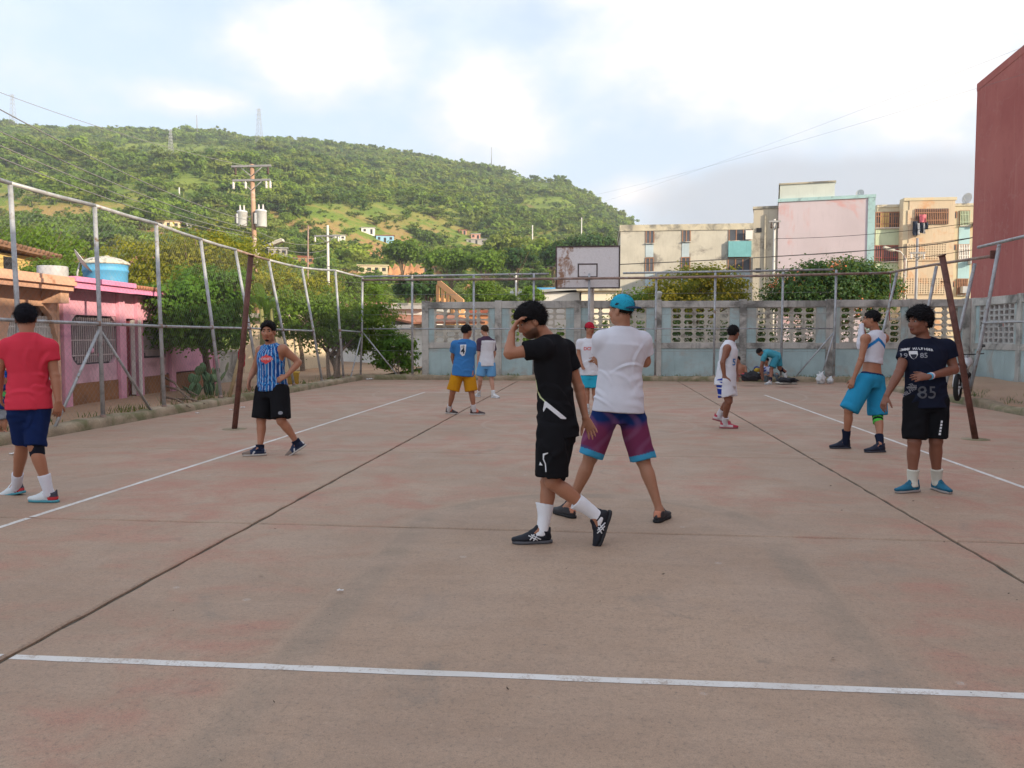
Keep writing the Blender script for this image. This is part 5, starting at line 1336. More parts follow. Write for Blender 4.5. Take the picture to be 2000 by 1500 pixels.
for k, (x, zt_, w_, m) in enumerate(((-2.2, 1.9, 1.3, M_lf_mid), (.6, 2.2, 1.3, M_lf_green), (3.4, 2.3, 1.4, M_lf_dark), (5.9, 2.2, 1.3, M_lf_dark), (8.4, 2.3, 1.3, M_lf_dark), (10.8, 2.2, 1.3, M_lf_dark))):
    r = np.random.default_rng(300 + k); bs = np.array([x, 32.2, -.1])
    tree('hedge_shrub', ('dull green hedge shrub behind the vent blocks next to the brick house', 'hedge shrub behind the vent blocks at the backboard post', 'dark hedge shrub behind the vent blocks below the yellow blossom', 'dark hedge shrub behind the vent blocks above the black bag', 'dark hedge shrub behind the vent blocks above the white bag', 'dark hedge shrub behind the vent blocks at the wall corner')[k], bs,
         [((x + r.normal(0, .3), 32.2 + r.normal(0, .3), zt_ * f), (w_, .8, .55)) for f in (.3, .6, .78)], 2600, .13, m, 310 + k, .05, .3, group='hedge behind the breeze-block wall', cat='shrub', stems=3, clump=.22)
# banana plant
M_ban = leaf_mat('banana_leaf', (.07, .16, .015), (.13, .26, .03), .45)
def blade(mb, b, d, L_, w, droop, r, n=9):
    d = np.array(d, float); d /= np.linalg.norm(d); sd = np.cross(d, (0, 0, 1.)); sd /= np.linalg.norm(sd) + 1e-9; vs = []
    for i in range(n + 1):
        q = i / n; c = np.array(b) + d * L_ * q + np.array([0, 0, -droop * q * q]); ww = w * (math.sin(math.pi * min(1, q * .96 + .04)) ** .6) * (1 - .2 * q) + .005
        f = np.array([0, 0, .25 * ww]); j1, j2 = (1 + r.normal(0, .12)), (1 + r.normal(0, .12))
        vs += [c - sd * ww * j1 + f, c, c + sd * ww * j2 + f]
    fs = []
    for i in range(n): fs += [(3 * i, 3 * i + 1, 3 * i + 4, 3 * i + 3), (3 * i + 1, 3 * i + 2, 3 * i + 5, 3 * i + 4)]
    mb.add(vs, fs, True)
r = np.random.default_rng(5); bb = gnd(515, 755, .05); bb = atd(512, 690, 26.0); bb[2] = .05
BN = thing('banana_plant', 'banana plant with big torn bright leaves beside the leaning fence post', 'plant', bb)
for sgn, (dx, dy) in enumerate(((0, 0), (.25, .2))):
    MB().tube([bb + (dx, dy, 0), bb + (dx + .03, dy, 1.3), bb + (dx, dy, 2.4)], [.11, .09, .05], 10).build('stem', pmat('banana_stem', (.22, .22, .09), .8, .2, 4, .2), BN)
for k in range(10):
    t_ = k * 2.4 + r.uniform(0, .5); mb = MB(); blade(mb, bb + (.12 * (k % 2), .1 * (k % 2), 2.25 + r.uniform(-.1, .2)), (math.cos(t_), math.sin(t_), r.uniform(.7, 1.7)), r.uniform(1.0, 1.5), r.uniform(.14, .2), r.uniform(.3, .9), r); mb.build('leaf', M_ban, BN)
# prickly pear
M_cac = pmat('cactus_pad', (.10, .19, .085), .6, .2, 6, .2, dirt=(.2, .23, .1), dirt_amt=.3)
cb = gnd(408, 775, .05); CT = thing('prickly_pear', 'prickly pear cactus with flat pads against the fence foot', 'cactus', cb)
r = np.random.default_rng(9)
def pad(c, up, rad, th, yaw):
    up = np.array(up, float); up /= np.linalg.norm(up); a = np.array([math.cos(yaw), math.sin(yaw), 0]); a -= up * (a @ up); a /= np.linalg.norm(a); n_ = np.cross(up, a)
    m0 = MB().sphere((0, 0, 0), 1.0, 12, 8); mb = MB()
    for v, f in ((m0.v, m0.f),): mb.add([np.array(c) + up * rad * 1.25 + a * q[0] * rad * (1 - .25 * max(0, -q[2])) + n_ * q[1] * th + up * q[2] * rad * 1.25 for q in v], f, True)
    mb.build('pad', M_cac, CT); return np.array(c) + up * rad * 2.4
for k in range(5):
    b0 = cb + (r.uniform(-.3, .3), r.uniform(-.2, .25), 0); yw = r.uniform(0, 3)
    e = pad(b0, (r.normal(0, .15), r.normal(0, .1), 1), r.uniform(.12, .17), .035, yw)
    for s in (-1, 1):
        e2 = pad(e - (0, 0, .05), (s * r.uniform(.3, .7), r.normal(0, .2), 1), r.uniform(.10, .14), .03, yw + .4 * s)
        if r.uniform() < .6: pad(e2 - (0, 0, .03), (s * r.uniform(-.2, .5), r.normal(0, .2), 1), r.uniform(.08, .12), .025, yw)
for k in range(7):
    t_ = k * .9; mb = MB(); blade(mb, cb + (-.35, -.1, 0), (math.cos(t_), math.sin(t_), .9), r.uniform(.4, .6), .05, .05, r, 6); mb.build('agave_leaf', M_cac, CT)

# dry sticks and trunk stump beside the fence
M_stick = pmat('dry_wood', (.24, .18, .13), .95, .3, 8, .5)
sb_ = gnd(318, 786, .06); SK = thing('dead_branches', 'pile of dry dead branches with an upright stake beside the fence', 'branches', sb_)
MB().tube([gnd(318, 790, .06), gnd(318, 790, .06) + (-.05, .1, 1.05)], [.05, .035], 7).build('stake', M_stick, SK)
for (a, b, z) in (((325, 775), (380, 790), .25), ((320, 782), (372, 800), .08), ((335, 770), (395, 780), .15), ((322, 768), (365, 785), .4), ((345, 785), (400, 792), .06)):
    p, q = gnd(*a, .06), gnd(*b, .06); MB().tube([p + (0, 0, z), (p + q) / 2 + (0, 0, z * .7 + .06), q + (0, 0, .04)], [.03, .025, .012], 6).build('stick', M_stick, SK)
# leaning timber post behind the net pole
tp = gnd(447, 780, .08); LP = thing('leaning_timber', 'pale timber pole leaning on the fence beside the rusty net pole', 'timber', tp)
tt = aty(478, 655, tp[1] + .3); MB().tube([tp, (tp + tt) / 2, tt], [.045, .04, .035], 8).build('log', pmat('pale_timber', (.42, .33, .19), .9, .2, 6, .3), LP)
rgp = aty(472, 695, tp[1] + .1); mb = MB(); mb.sphere(rgp, (.09, .06, .19), 12, 8); mb.sphere(rgp + (.03, 0, -.16), (.05, .04, .1), 10, 6)
RG = tag(mb.build('red_rag', pmat('red_rag_cloth', (.32, .03, .04), .95, .25, 8, .5), None, origin=tuple(rgp)), 'dark red rag hanging on the leaning timber', 'cloth')
# yellow bucket
yb = gnd(573, 752, .05); YBk = thing('yellow_bucket', 'yellow plastic bucket outside the fence beside the leaning posts', 'bucket', yb)
M_yb = pmat('yellow_plastic', (.62, .40, .03), .5, .12, 6, .05)
MB().lathe(yb, [(.13, 0), (.15, .01), (.18, .36), (.195, .37), (.195, .40), (.175, .40), (.145, .05)], 20).build('body', M_yb, YBk)
MB().tube([yb + (-.19, 0, .38), yb + (-.12, -.12, .30), yb + (.12, -.12, .30), yb + (.19, 0, .38)], .006, 6).build('handle', M_steel, YBk)
# weeds along the kerbs
M_weed = leaf_mat('weed_leaf', (.08, .11, .03), (.15, .17, .05), .3)
def weeds(name, label, pts, n, h, seed):
    r = np.random.default_rng(seed); V = []; F = []
    for (x, y) in pts:
        for _ in range(n):
            t_ = r.uniform(0, 6.28); l_ = h * r.uniform(.4, 1.2); b = np.array([x + r.normal(0, .1), y + r.normal(0, .1), .06]); d = np.array([math.cos(t_) * .5, math.sin(t_) * .5, 1.0]); sd = np.array([-math.sin(t_), math.cos(t_), 0]) * .008; o = len(V)
            V += [b - sd, b + sd, b + d * l_ * .6 + sd * .8, b + d * l_ * .6 - sd * .8, b + d * l_ + np.array([math.cos(t_), math.sin(t_), -.3]) * l_ * .25]
            F += [(o, o + 1, o + 2, o + 3), (o + 3, o + 2, o + 4, o + 4)]
    me = bpy.data.meshes.new(name); me.from_pydata([tuple(v) for v in V], [], [tuple(dict.fromkeys(f)) for f in F]); me.materials.append(M_weed)
    return tag(link(name, me), label, 'weeds', kind='stuff')
r = np.random.default_rng(4)
weeds('kerb_weeds', 'sparse weeds and grass tufts along the left kerb', [(-8.75 - abs(r.normal(0, .3)), y) for y in r.uniform(7, 28, 90)], 9, .16, 1)
weeds('wall_weeds', 'grass tufts along the foot of the breeze-block wall', [(x, 28.3 + abs(r.normal(0, .25))) for x in r.uniform(-8, 12, 120)], 10, .17, 2)
weeds('side_weeds', 'grass tufts on the dirt strip below the side wall', [(8.5 + abs(r.normal(0, 1.2)), y) for y in r.uniform(14, 28, 60)], 9, .15, 3)

# litter on the court
M_lit_d = pmat('dry_leaf_litter', (.09, .06, .04), .95, .3, 20, 0); M_lit_w = pmat('paper_scrap', (.66, .64, .62), .9, .1, 10, .2)
r = np.random.default_rng(21); V = []; F = []
for _ in range(130):
    y = 2.2 + 16 * r.uniform(0, 1) ** 1.7; x = r.uniform(-8, 8); s = r.uniform(.004, .013); t_ = r.uniform(0, 6.28); o = len(V); a = np.array([math.cos(t_), math.sin(t_), 0]) * s; b = np.array([-math.sin(t_), math.cos(t_), 0]) * s * r.uniform(.25, .7)
    c = np.array([x, y, .006]); V += [c - a, c - b, c + a + (0, 0, .006), c + b + (0, 0, .004)]; F.append((o, o + 1, o + 2, o + 3))
tag(link('leaf_litter', mesh_np('leaf_litter', V, F, M_lit_d)), 'tiny dark dry leaf scraps scattered over the concrete court', 'litter', kind='stuff')
def scrap(px, py, s, lab, seed):
    r = np.random.default_rng(seed); c = gnd(px, py); vs = []; n = 7
    for i in range(n):
        for j in range(n): vs.append(c + np.array([(i / (n - 1) - .5) * s + r.normal(0, s * .04), (j / (n - 1) - .5) * s * .6 + r.normal(0, s * .04), .012 + abs(r.normal(0, s * .12))]))
    fs = [(i * n + j, (i + 1) * n + j, (i + 1) * n + j + 1, i * n + j + 1) for i in range(n - 1) for j in range(n - 1)]
    tag(MB().add(vs, fs).build('paper_scrap', M_lit_w, None, origin=tuple(c)), lab, 'litter', 'paper scraps on the court')
scrap(30, 888, .13, 'white paper scrap at the kerb behind the red T-shirt', 1); scrap(665, 1157, .035, 'tiny white scrap lying inside the long court joint', 2)
scrap(722, 742, .22, 'pale scrap at the fence corner by the braces', 3); scrap(755, 741, .2, 'pale scrap beside the end kerb', 4); scrap(453, 802, .1, 'white scrap against the left kerb beside the net pole', 5); scrap(474, 797, .09, 'white scrap against the left kerb beside the net pole', 6)
scrap(386, 808, .08, 'white scrap on the court below the cactus', 7)
# bags by the far kerb
M_bag_w = pmat('white_plastic_bag', (.68, .68, .68), .45, .08, 6, .4); M_bag_b = pmat('black_bag', (.02, .02, .024), .6, .2, 6, .4); M_cem = pmat('pale_rock', (.52, .48, .43), .95, .15, 4, .6)
def lump(name, lab, cat, c, rad, mat, seed, knot=False, group=None):
    r = np.random.default_rng(seed); m0 = MB().sphere((0, 0, 0), 1.0, 28, 18); c = np.array(c, float); vs = []
    ph = r.uniform(0, 6.28, 6)
    for v in m0.v:
        x, y, z = v; k = 1 + .14 * math.sin(5 * x + ph[0]) * math.sin(4 * y + ph[1]) + .10 * math.sin(9 * z + 6 * x + ph[2]) + .09 * math.sin(17 * y + 13 * z + ph[3]) + .08 * math.sin(21 * x - 15 * z + ph[4]) - .25 * max(0, z) * abs(math.sin(4 * math.atan2(y, x) + ph[5]))
        vs.append(c + np.array([x * k * rad[0], y * k * rad[1], max(z * k, -.75) * rad[2] + rad[2] * .75]))
    T = thing(name, lab, cat, c, group); MB().add(vs, m0.f, True).build('body', mat, T)
    if knot:
        for s in (-1, 1): mb = MB(); blade(mb, c + (0, 0, rad[2] * 1.5), (s, .3, 1.2), rad[0] * 1.1, .03, .02, r, 5); mb.build('handle', mat, T)
lump('plastic_bag', 'crumpled white plastic bag leaning on the fence brace', 'bag', gnd(1603, 749, .02) , (.14, .12, .2), M_bag_w, 1, True)
lump('plastic_bag', 'small crumpled white bag beside the fence post foot', 'bag', gnd(1621, 749, .02), (.10, .10, .12), M_bag_w, 2, True)
lump('sports_bag', 'black bag on the kerb between the bare-backed sitter and the bending player', 'bag', gnd(1471, 747, .12) + (0, .3, .03), (.28, .16, .17), M_bag_b, 3, True)
lump('pale_stone', 'low pale stone at the end kerb right of the bending player', 'stone', gnd(1530, 751, .0), (.24, .14, .07), M_cem, 4); lump('pale_stone', 'small white stone at the end kerb', 'stone', gnd(1551, 751, .0), (.10, .08, .09), M_cem, 5)
lump('dark_bag', 'dark sack lying on the kerb below the white shoe', 'bag', gnd(1540, 748, .14) + (0, .25, 0), (.30, .15, .09), M_bag_b, 6)
# volleyball on the kerb
vb = aty(1478, 721, 27.6)
VB = thing('volleyball', 'yellow and blue volleyball held beside the crouching player', 'ball', vb)
def ball_mat():
    t = NT('volleyball_panels'); v = t.vec('Object', rot=(.5, .3, .2)); s = t.sep(v)
    w = t.math('SINE', t.math('ADD', t.math('MULTIPLY', s[2], 26), t.math('MULTIPLY', s[0], 9)))
    t.set('Base Color', t.mix(t.step(w, -.1, .1), (.62, .42, .04), (.03, .06, .22))); t.set('Roughness', .5); return t.m
MB().sphere(vb, .105, 20, 14).build('shell', ball_mat(), VB)
# motorcycle behind the navy T-shirt
def motorcycle():
    b = np.array([7.05 + .95, 17.9 + 1.2, .10]); T = thing('motorcycle', 'parked motorcycle with white fairing behind the navy T-shirt', 'motorcycle', b)
    d = np.array([.52, .85, 0]); d /= np.linalg.norm(d); s = np.array([d[1], -d[0], 0]); P = lambda f, l, z: b + d * f + s * l + UP * z
    M_t = pmat('tyre_rubber', (.018, .018, .018), .85, .2, 8, .1); M_wh = pmat('white_fairing', (.62, .62, .62), .4, .08, 3, 0); M_bl = pmat('black_plastic', (.02, .02, .02), .45, .2, 4, 0)
    for f in (-.62, .66):
        ring = lambda rad, tube_, m, nm, par: MB().tube([P(f + rad * math.cos(t_), 0, .30 + rad * math.sin(t_)) for t_ in np.linspace(0, 2 * math.pi, 29)], tube_, 8, False).build(nm, m, par)
        w = ring(.25, .05, M_t, 'wheel', T); ring(.195, .014, M_wh, 'rim', w)
        mb = MB()
        for k in range(5): a = k * 1.2566; mb.tube([P(f, 0, .30), P(f + .19 * math.cos(a), 0, .30 + .19 * math.sin(a))], .012, 6)
        mb.tube([P(f, -.06, .30), P(f, .06, .30)], .03, 8); mb.build('spokes', M_wh, w)
    MB().tube([P(.66, 0, .30), P(.5, 0, .72), P(.42, 0, .98)], .03, 8).build('fork', M_steel, T)
    MB().tube([P(.40, -.34, 1.02), P(.46, -.16, 1.0), P(.44, 0, .99), P(.46, .16, 1.0), P(.40, .34, 1.02)], .014, 8).build('handlebar', M_bl, T)
    for q in (-1, 1):
        MB().tube([P(.43, q * .25, 1.02), P(.46, q * .30, 1.16)], .007, 6).build('mirror_stem', M_bl, T); MB().sphere(P(.46, q * .30, 1.19), (.06, .025, .04), 10, 6).build('mirror', M_bl, T)
    MB().tube([P(-.55, 0, .74), P(-.2, 0, .72), P(.05, 0, .73)], [.08, .11, .07], 10).build('seat', M_bl, T)
    MB().tube([P(.02, 0, .74), P(.2, 0, .80), P(.4, 0, .74)], [.09, .13, .08], 10).build('tank', M_wh, T)
    MB().tube([P(.36, 0, .78), P(.48, 0, .82), P(.56, 0, .74)], [.1, .12, .06], 10).build('headlamp_cowl', M_wh, T)
    MB().tube([P(-.2, 0, .34), P(.0, 0, .38), P(.2, 0, .36)], [.1, .14, .1], 10).build('engine', M_steel, T)
    MB().tube([P(-.1, .12, .26), P(-.4, .13, .28), P(-.75, .13, .36)], [.03, .04, .045], 8).build('exhaust', M_steel, T)
    MB().tube([P(-.62, 0, .30), P(-.1, 0, .42), P(.36, 0, .86)], .025, 8).build('frame', M_bl, T)
    MB().tube([P(-.92, 0, .62), P(-.78, 0, .68), P(-.55, 0, .70)], [.02, .06, .07], 8).build('rear_cowl', M_wh, T)
    for q in (-1, 1): MB().tube([P(-.62, q * .09, .31), P(-.42, q * .09, .66)], .022, 8).build('shock', M_wh, T)
motorcycle()
# tape hanging from the bent rail
a = aty(1739, 535, 25.6); HTp = thing('hanging_tape', 'red and white tape hanging from the rail corner before the dark tree', 'tape', a - (0, 0, 1.3))
M_tr = pmat('red_tape', (.45, .07, .06), .7, .1, 5, 0); M_tw = pmat('white_tape', (.66, .62, .6), .7, .1, 5, 0)
for k in range(5): p = a - (0, 0, .28 * k); q = a - (.0 - .02 * math.sin(k * 2), 0, .28 * (k + 1)); MB().tube([p, q], .012, 5).build('strip', M_tr if k % 2 == 0 else M_tw, HTp)
# ================================================================ PEOPLE: smooth bodies from distance fields
def nrm(v): v = np.asarray(v, float); return v / (np.linalg.norm(v) + 1e-12)
def surface_nets(D, o, h):
    """vertices and quads of the zero surface of the grid D (negative inside)"""
    S = D < 0
    c = S[:-1, :-1, :-1].astype(np.int8)
    cnt = np.zeros(c.shape, np.int8)
    for a in (0, 1):
        for b in (0, 1):
            for d in (0, 1):
                cnt += S[a:a + c.shape[0], b:b + c.shape[1], d:d + c.shape[2]]
    act = (cnt > 0) & (cnt < 8)
    I = np.argwhere(act); idx = -np.ones(act.shape, np.int64); idx[act] = np.arange(len(I))
    acc = np.zeros((len(I), 3)); num = np.zeros(len(I))
    cor = [(a, b, d) for a in (0, 1) for b in (0, 1) for d in (0, 1)]
    val = {q: D[I[:, 0] + q[0], I[:, 1] + q[1], I[:, 2] + q[2]] for q in cor}
    for p in cor:
        for ax in range(3):
            if p[ax]: continue
            q = list(p); q[ax] = 1; q = tuple(q); v0, v1 = val[p], val[q]; m = (v0 < 0) != (v1 < 0)
            t = v0[m] / (v0[m] - v1[m]); e = np.tile(np.array(p, float), (int(m.sum()), 1)); e[:, ax] += t
            acc[m] += e; num[m] += 1
    V = (I + acc / num[:, None]) * h + o
    Q = []
    for ax in range(3):
        sl0 = [slice(None)] * 3; sl1 = [slice(None)] * 3; sl0[ax] = slice(0, -1); sl1[ax] = slice(1, None)
        a, b = S[tuple(sl0)], S[tuple(sl1)]; E = np.argwhere(a != b)
        u, w = (ax + 1) % 3, (ax + 2) % 3
        E = E[(E[:, u] > 0) & (E[:, w] > 0) & (E[:, u] < D.shape[u] - 1) & (E[:, w] < D.shape[w] - 1)]
        q = []
        for du, dw in ((1, 1), (0, 1), (0, 0), (1, 0)):
            k = E.copy(); k[:, u] -= du; k[:, w] -= dw; q.append(idx[k[:, 0], k[:, 1], k[:, 2]])
        q = np.stack(q, 1); inside = S[E[:, 0], E[:, 1], E[:, 2]]; q[~inside] = q[~inside][:, ::-1]; Q.append(q)
    Q = np.concatenate(Q); Q = Q[(Q >= 0).all(1)]
    return V, Q
class SDF:
    def __init__(self, h): self.ops = []; self.h = h
    def _bb(self, lo, hi, k): return np.array(lo) - k, np.array(hi) + k
    def loft(self, a, b, tab, s0, s1=None, bow=(0, 0, 0), k=.02, e0=.0, e1=.0, op='u', cut0=None, cut1=None):
        """elliptical generalised cylinder: tab rows (t, half width along side, half depth, forward offset)"""
        self.ops.append(('loft', np.array(a, float), np.array(b, float), np.array(tab, float), nrm(s0), nrm(s1 if s1 is not None else s0), np.array(bow, float), k, e0, e1, op, cut0, cut1)); return self
    def cone(self, a, b, r0, r1, k=.015, op='u'): self.ops.append(('cone', np.array(a, float), np.array(b, float), r0, r1, k, op)); return self
    def ell(self, c, R_, ax, k=.015, op='u'): self.ops.append(('ell', np.array(c, float), np.array(R_, float), np.array(ax, float), k, op)); return self
    def plane(self, p, n, k=.004): self.ops.append(('plane', np.array(p, float), nrm(n), k)); return self     # keep the side against n
    def noise(self, f): self.ops.append(('fn', f)); return self
    def bounds(self):
        lo = np.full(3, 1e9); hi = -lo
        for q in self.ops:
            if q[0] == 'loft':
                if q[10] == 's': continue
                m = q[3][:, 1:3].max() + max(q[8], q[9]) + np.abs(q[6]).max() + .02; P = [q[1] + (q[2] - q[1]) * t for t in (min(0, q[3][0, 0]), max(1, q[3][-1, 0]))]
            elif q[0] == 'cone':
                if q[6] == 's': continue
                m = max(q[3], q[4]); P = [q[1], q[2]]
            elif q[0] == 'ell':
                if q[5] == 's': continue
                m = q[2].max(); P = [q[1]]
            else: continue
            for p in P: lo = np.minimum(lo, p - m); hi = np.maximum(hi, p + m)
        return lo - 4 * self.h, hi + 4 * self.h
    def mesh(self, name, mat, origin, col=None, smooth_it=2):
        h = self.h; lo, hi = self.bounds(); n = np.ceil((hi - lo) / h).astype(int) + 1
        D = np.full(n, .25, np.float32); axs = [lo[i] + np.arange(n[i]) * h for i in range(3)]
        def sub(l, u):
            i0 = np.maximum(0, np.floor((l - lo) / h).astype(int)); i1 = np.minimum(n, np.ceil((u - lo) / h).astype(int) + 1)
            if (i1 <= i0).any(): return None, None
            sl = tuple(slice(a, b) for a, b in zip(i0, i1))
            return sl, (axs[0][sl[0]][:, None, None], axs[1][sl[1]][None, :, None], axs[2][sl[2]][None, None, :])
        def smin(a, b, k):
            q = np.maximum(k - np.abs(a - b), 0) / k; return np.minimum(a, b) - q * q * k * .25
        for q in self.ops:
            t_ = q[0]
            if t_ == 'loft':
                _, a, b, tab, s0, s1, bow, k, e0, e1, op, c0, c1 = q
                m = tab[:, 1:3].max() + np.abs(tab[:, 3]).max() + np.abs(bow).max() + k + 4 * h
                P = [a + (b - a) * t for t in (min(0, tab[0, 0]), max(1, tab[-1, 0]))]
                sl, g = sub(np.minimum(*P) - m, np.maximum(*P) + m)
                if sl is None: continue
                ab = b - a; L_ = np.linalg.norm(ab); d = ab / L_
                rx, ry, rz = g[0] - a[0], g[1] - a[1], g[2] - a[2]
                t = (rx * d[0] + ry * d[1] + rz * d[2]) / L_
                tc = np.clip(t, tab[0, 0], tab[-1, 0]); tt = np.clip(t, 0, 1)
                sx = s0[0] + (s1[0] - s0[0]) * tt; sy = s0[1] + (s1[1] - s0[1]) * tt; sz_ = s0[2] + (s1[2] - s0[2]) * tt
                dt = sx * d[0] + sy * d[1] + sz_ * d[2]; sx = sx - dt * d[0]; sy = sy - dt * d[1]; sz_ = sz_ - dt * d[2]
                il = 1 / np.sqrt(sx * sx + sy * sy + sz_ * sz_ + 1e-9); sx, sy, sz_ = sx * il, sy * il, sz_ * il
                fx, fy, fz = sz_ * d[1] - sy * d[2], sx * d[2] - sz_ * d[0], sy * d[0] - sx * d[1]      # front = up x side
                wv = 4 * tt * (1 - tt)
                px, py, pz = rx - t * L_ * d[0] - bow[0] * wv, ry - t * L_ * d[1] - bow[1] * wv, rz - t * L_ * d[2] - bow[2] * wv
                X_ = px * sx + py * sy + pz * sz_; Y_ = px * fx + py * fy + pz * fz
                A = np.interp(tc, tab[:, 0], tab[:, 1]); B = np.interp(tc, tab[:, 0], tab[:, 2]); O = np.interp(tc, tab[:, 0], tab[:, 3])
                Y_ = Y_ - O
                rr = np.sqrt(X_ * X_ + Y_ * Y_); qq = np.sqrt((X_ / A) ** 2 + (Y_ / B) ** 2) + 1e-6
                dd = np.where(qq > .15, rr * (1 - 1 / qq), -np.minimum(A, B))
                dc = np.maximum((tab[0, 0] - t) * L_, (t - tab[-1, 0]) * L_)
                dd = np.maximum(dd, dc) if e0 == 0 else np.where(dc > 0, np.sqrt(np.maximum(dd + np.minimum(A, B), 0) ** 2 + dc ** 2) - np.minimum(A, B), dd)
            elif t_ == 'cone':
                _, a, b, r0, r1, k, op = q; m = max(r0, r1) + k + 3 * h
                sl, g = sub(np.minimum(a, b) - m, np.maximum(a, b) + m)
                if sl is None: continue
                ab = b - a; L2 = ab @ ab + 1e-12
                rx, ry, rz = g[0] - a[0], g[1] - a[1], g[2] - a[2]; t = np.clip((rx * ab[0] + ry * ab[1] + rz * ab[2]) / L2, 0, 1)
                dd = np.sqrt((rx - ab[0] * t) ** 2 + (ry - ab[1] * t) ** 2 + (rz - ab[2] * t) ** 2) - (r0 + (r1 - r0) * t)
            elif t_ == 'ell':
                _, c, R_, ax, k, op = q; m = R_.max() + k + 3 * h
                sl, g = sub(c - m, c + m)
                if sl is None: continue
                rx, ry, rz = g[0] - c[0], g[1] - c[1], g[2] - c[2]
                u = [rx * ax[i][0] + ry * ax[i][1] + rz * ax[i][2] for i in range(3)]
                k0 = np.sqrt(sum((u[i] / R_[i]) ** 2 for i in range(3))); k1 = np.sqrt(sum((u[i] / R_[i] ** 2) ** 2 for i in range(3))) + 1e-6
                dd = k0 * (k0 - 1) / k1
                dd = np.where(k0 < .05, -R_.min(), dd)
            elif t_ == 'plane':
                _, p, nn, k = q; dd = (axs[0][:, None, None] - p[0]) * nn[0] + (axs[1][None, :, None] - p[1]) * nn[1] + (axs[2][None, None, :] - p[2]) * nn[2]
                D = np.maximum(D, dd.astype(np.float32)); continue
            else:
                D = D + q[1](axs[0][:, None, None], axs[1][None, :, None], axs[2][None, None, :]).astype(np.float32); continue
            if op == 'u': D[sl] = smin(D[sl], dd, k)
            else: D[sl] = -smin(-D[sl], dd, k)
        V, Q = surface_nets(D, lo, h)
        # light tangential smoothing takes the voxel stair away
        if smooth_it:
            e = np.concatenate([Q[:, [0, 1]], Q[:, [1, 2]], Q[:, [2, 3]], Q[:, [3, 0]]]); nV = len(V)
            cnt = np.bincount(e[:, 0], minlength=nV) + np.bincount(e[:, 1], minlength=nV); cnt[cnt == 0] = 1
            for _ in range(smooth_it):
                W = np.stack([(np.bincount(e[:, 0], V[e[:, 1], i], nV) + np.bincount(e[:, 1], V[e[:, 0], i], nV)) / cnt for i in range(3)], 1)
                V = V * .5 + W * .5
        me = mesh_np(name, V - origin, Q, mat, True)
        if col is not None:
            C_ = np.asarray(col(V), np.float32); at = me.color_attributes.new('Col', 'FLOAT_COLOR', 'POINT')
            at.data.foreach_set('color', np.concatenate([np.broadcast_to(C_, (len(V), 3)), np.ones((len(V), 1), np.float32)], 1).astype(np.float32).ravel())
        return me
def col_mat(name, rough, fine, var, bump, spec=.3, sheen=0.0, sss=0.0, broad=9.0):
    t = NT(name); at = t.N.new('ShaderNodeAttribute'); at.attribute_name = 'Col'
    a = t.noise(fine, 3, .6); b = t.noise(broad, 4, .6)
    f = t.math('ADD', t.math('MULTIPLY', t.math('SUBTRACT', a, .5), var), t.math('MULTIPLY', t.math('SUBTRACT', b, .5), var * 1.4))
    n = t.N.new('ShaderNodeHueSaturation'); t.L.new(at.outputs['Color'], n.inputs['Color']); t.L.new(t.math('ADD', 1.0, f), n.inputs['Value'])
    t.set('Base Color', n.outputs[0]); t.set('Roughness', rough); t.set('Specular IOR Level', spec)
    if sheen: t.set('Sheen Weight', sheen)
    if sss:
        t.set('Subsurface Weight', sss); t.b.inputs['Subsurface Radius'].default_value = (.012, .005, .003); t.b.inputs['Subsurface Scale'].default_value = 1.0
    if bump: t.bump(t.math('ADD', a, t.math('MULTIPLY', b, .8)), bump, .004)
    return t.m
M_skin = col_mat('skin', .5, 150, .16, .2, .35, 0, 0.0, 9)
M_cloth = col_mat('jersey_cloth', .9, 420, .15, .3, .06)
M_hairm = col_mat('hair', .7, 220, .6, 1.0, .12, 0, 0, 70)
M_shoe = col_mat('shoe_upper', .6, 200, .12, .15, .3)
M_sole = col_mat('shoe_sole', .65, 90, .12, .1, .25)
def flat(c): return lambda V: np.tile(np.array(c, float), (len(V), 1))
def folds(seed, amp, lam, axis, k=1.0):
    """draped folds: warped waves running roughly across `axis`"""
    r = np.random.default_rng(seed); W = []
    for i in range(4):
        d = nrm(np.array(axis, float) + r.normal(0, .55, 3)); W.append((d * 2 * math.pi / (lam * r.uniform(.75, 1.7)), r.uniform(0, 6.28), nrm(r.normal(0, 1, 3)) * 2 * math.pi / (lam * 2.6), r.uniform(0, 6.28)))
    def f(x, y, z):
        o = 0
        for (d, p, w, p2) in W:
            s = np.sin(x * d[0] + y * d[1] + z * d[2] + p + 1.1 * np.sin(x * w[0] + y * w[1] + z * w[2] + p2)); o = o + s * np.abs(s)
        return o * amp / 2.4
    return f

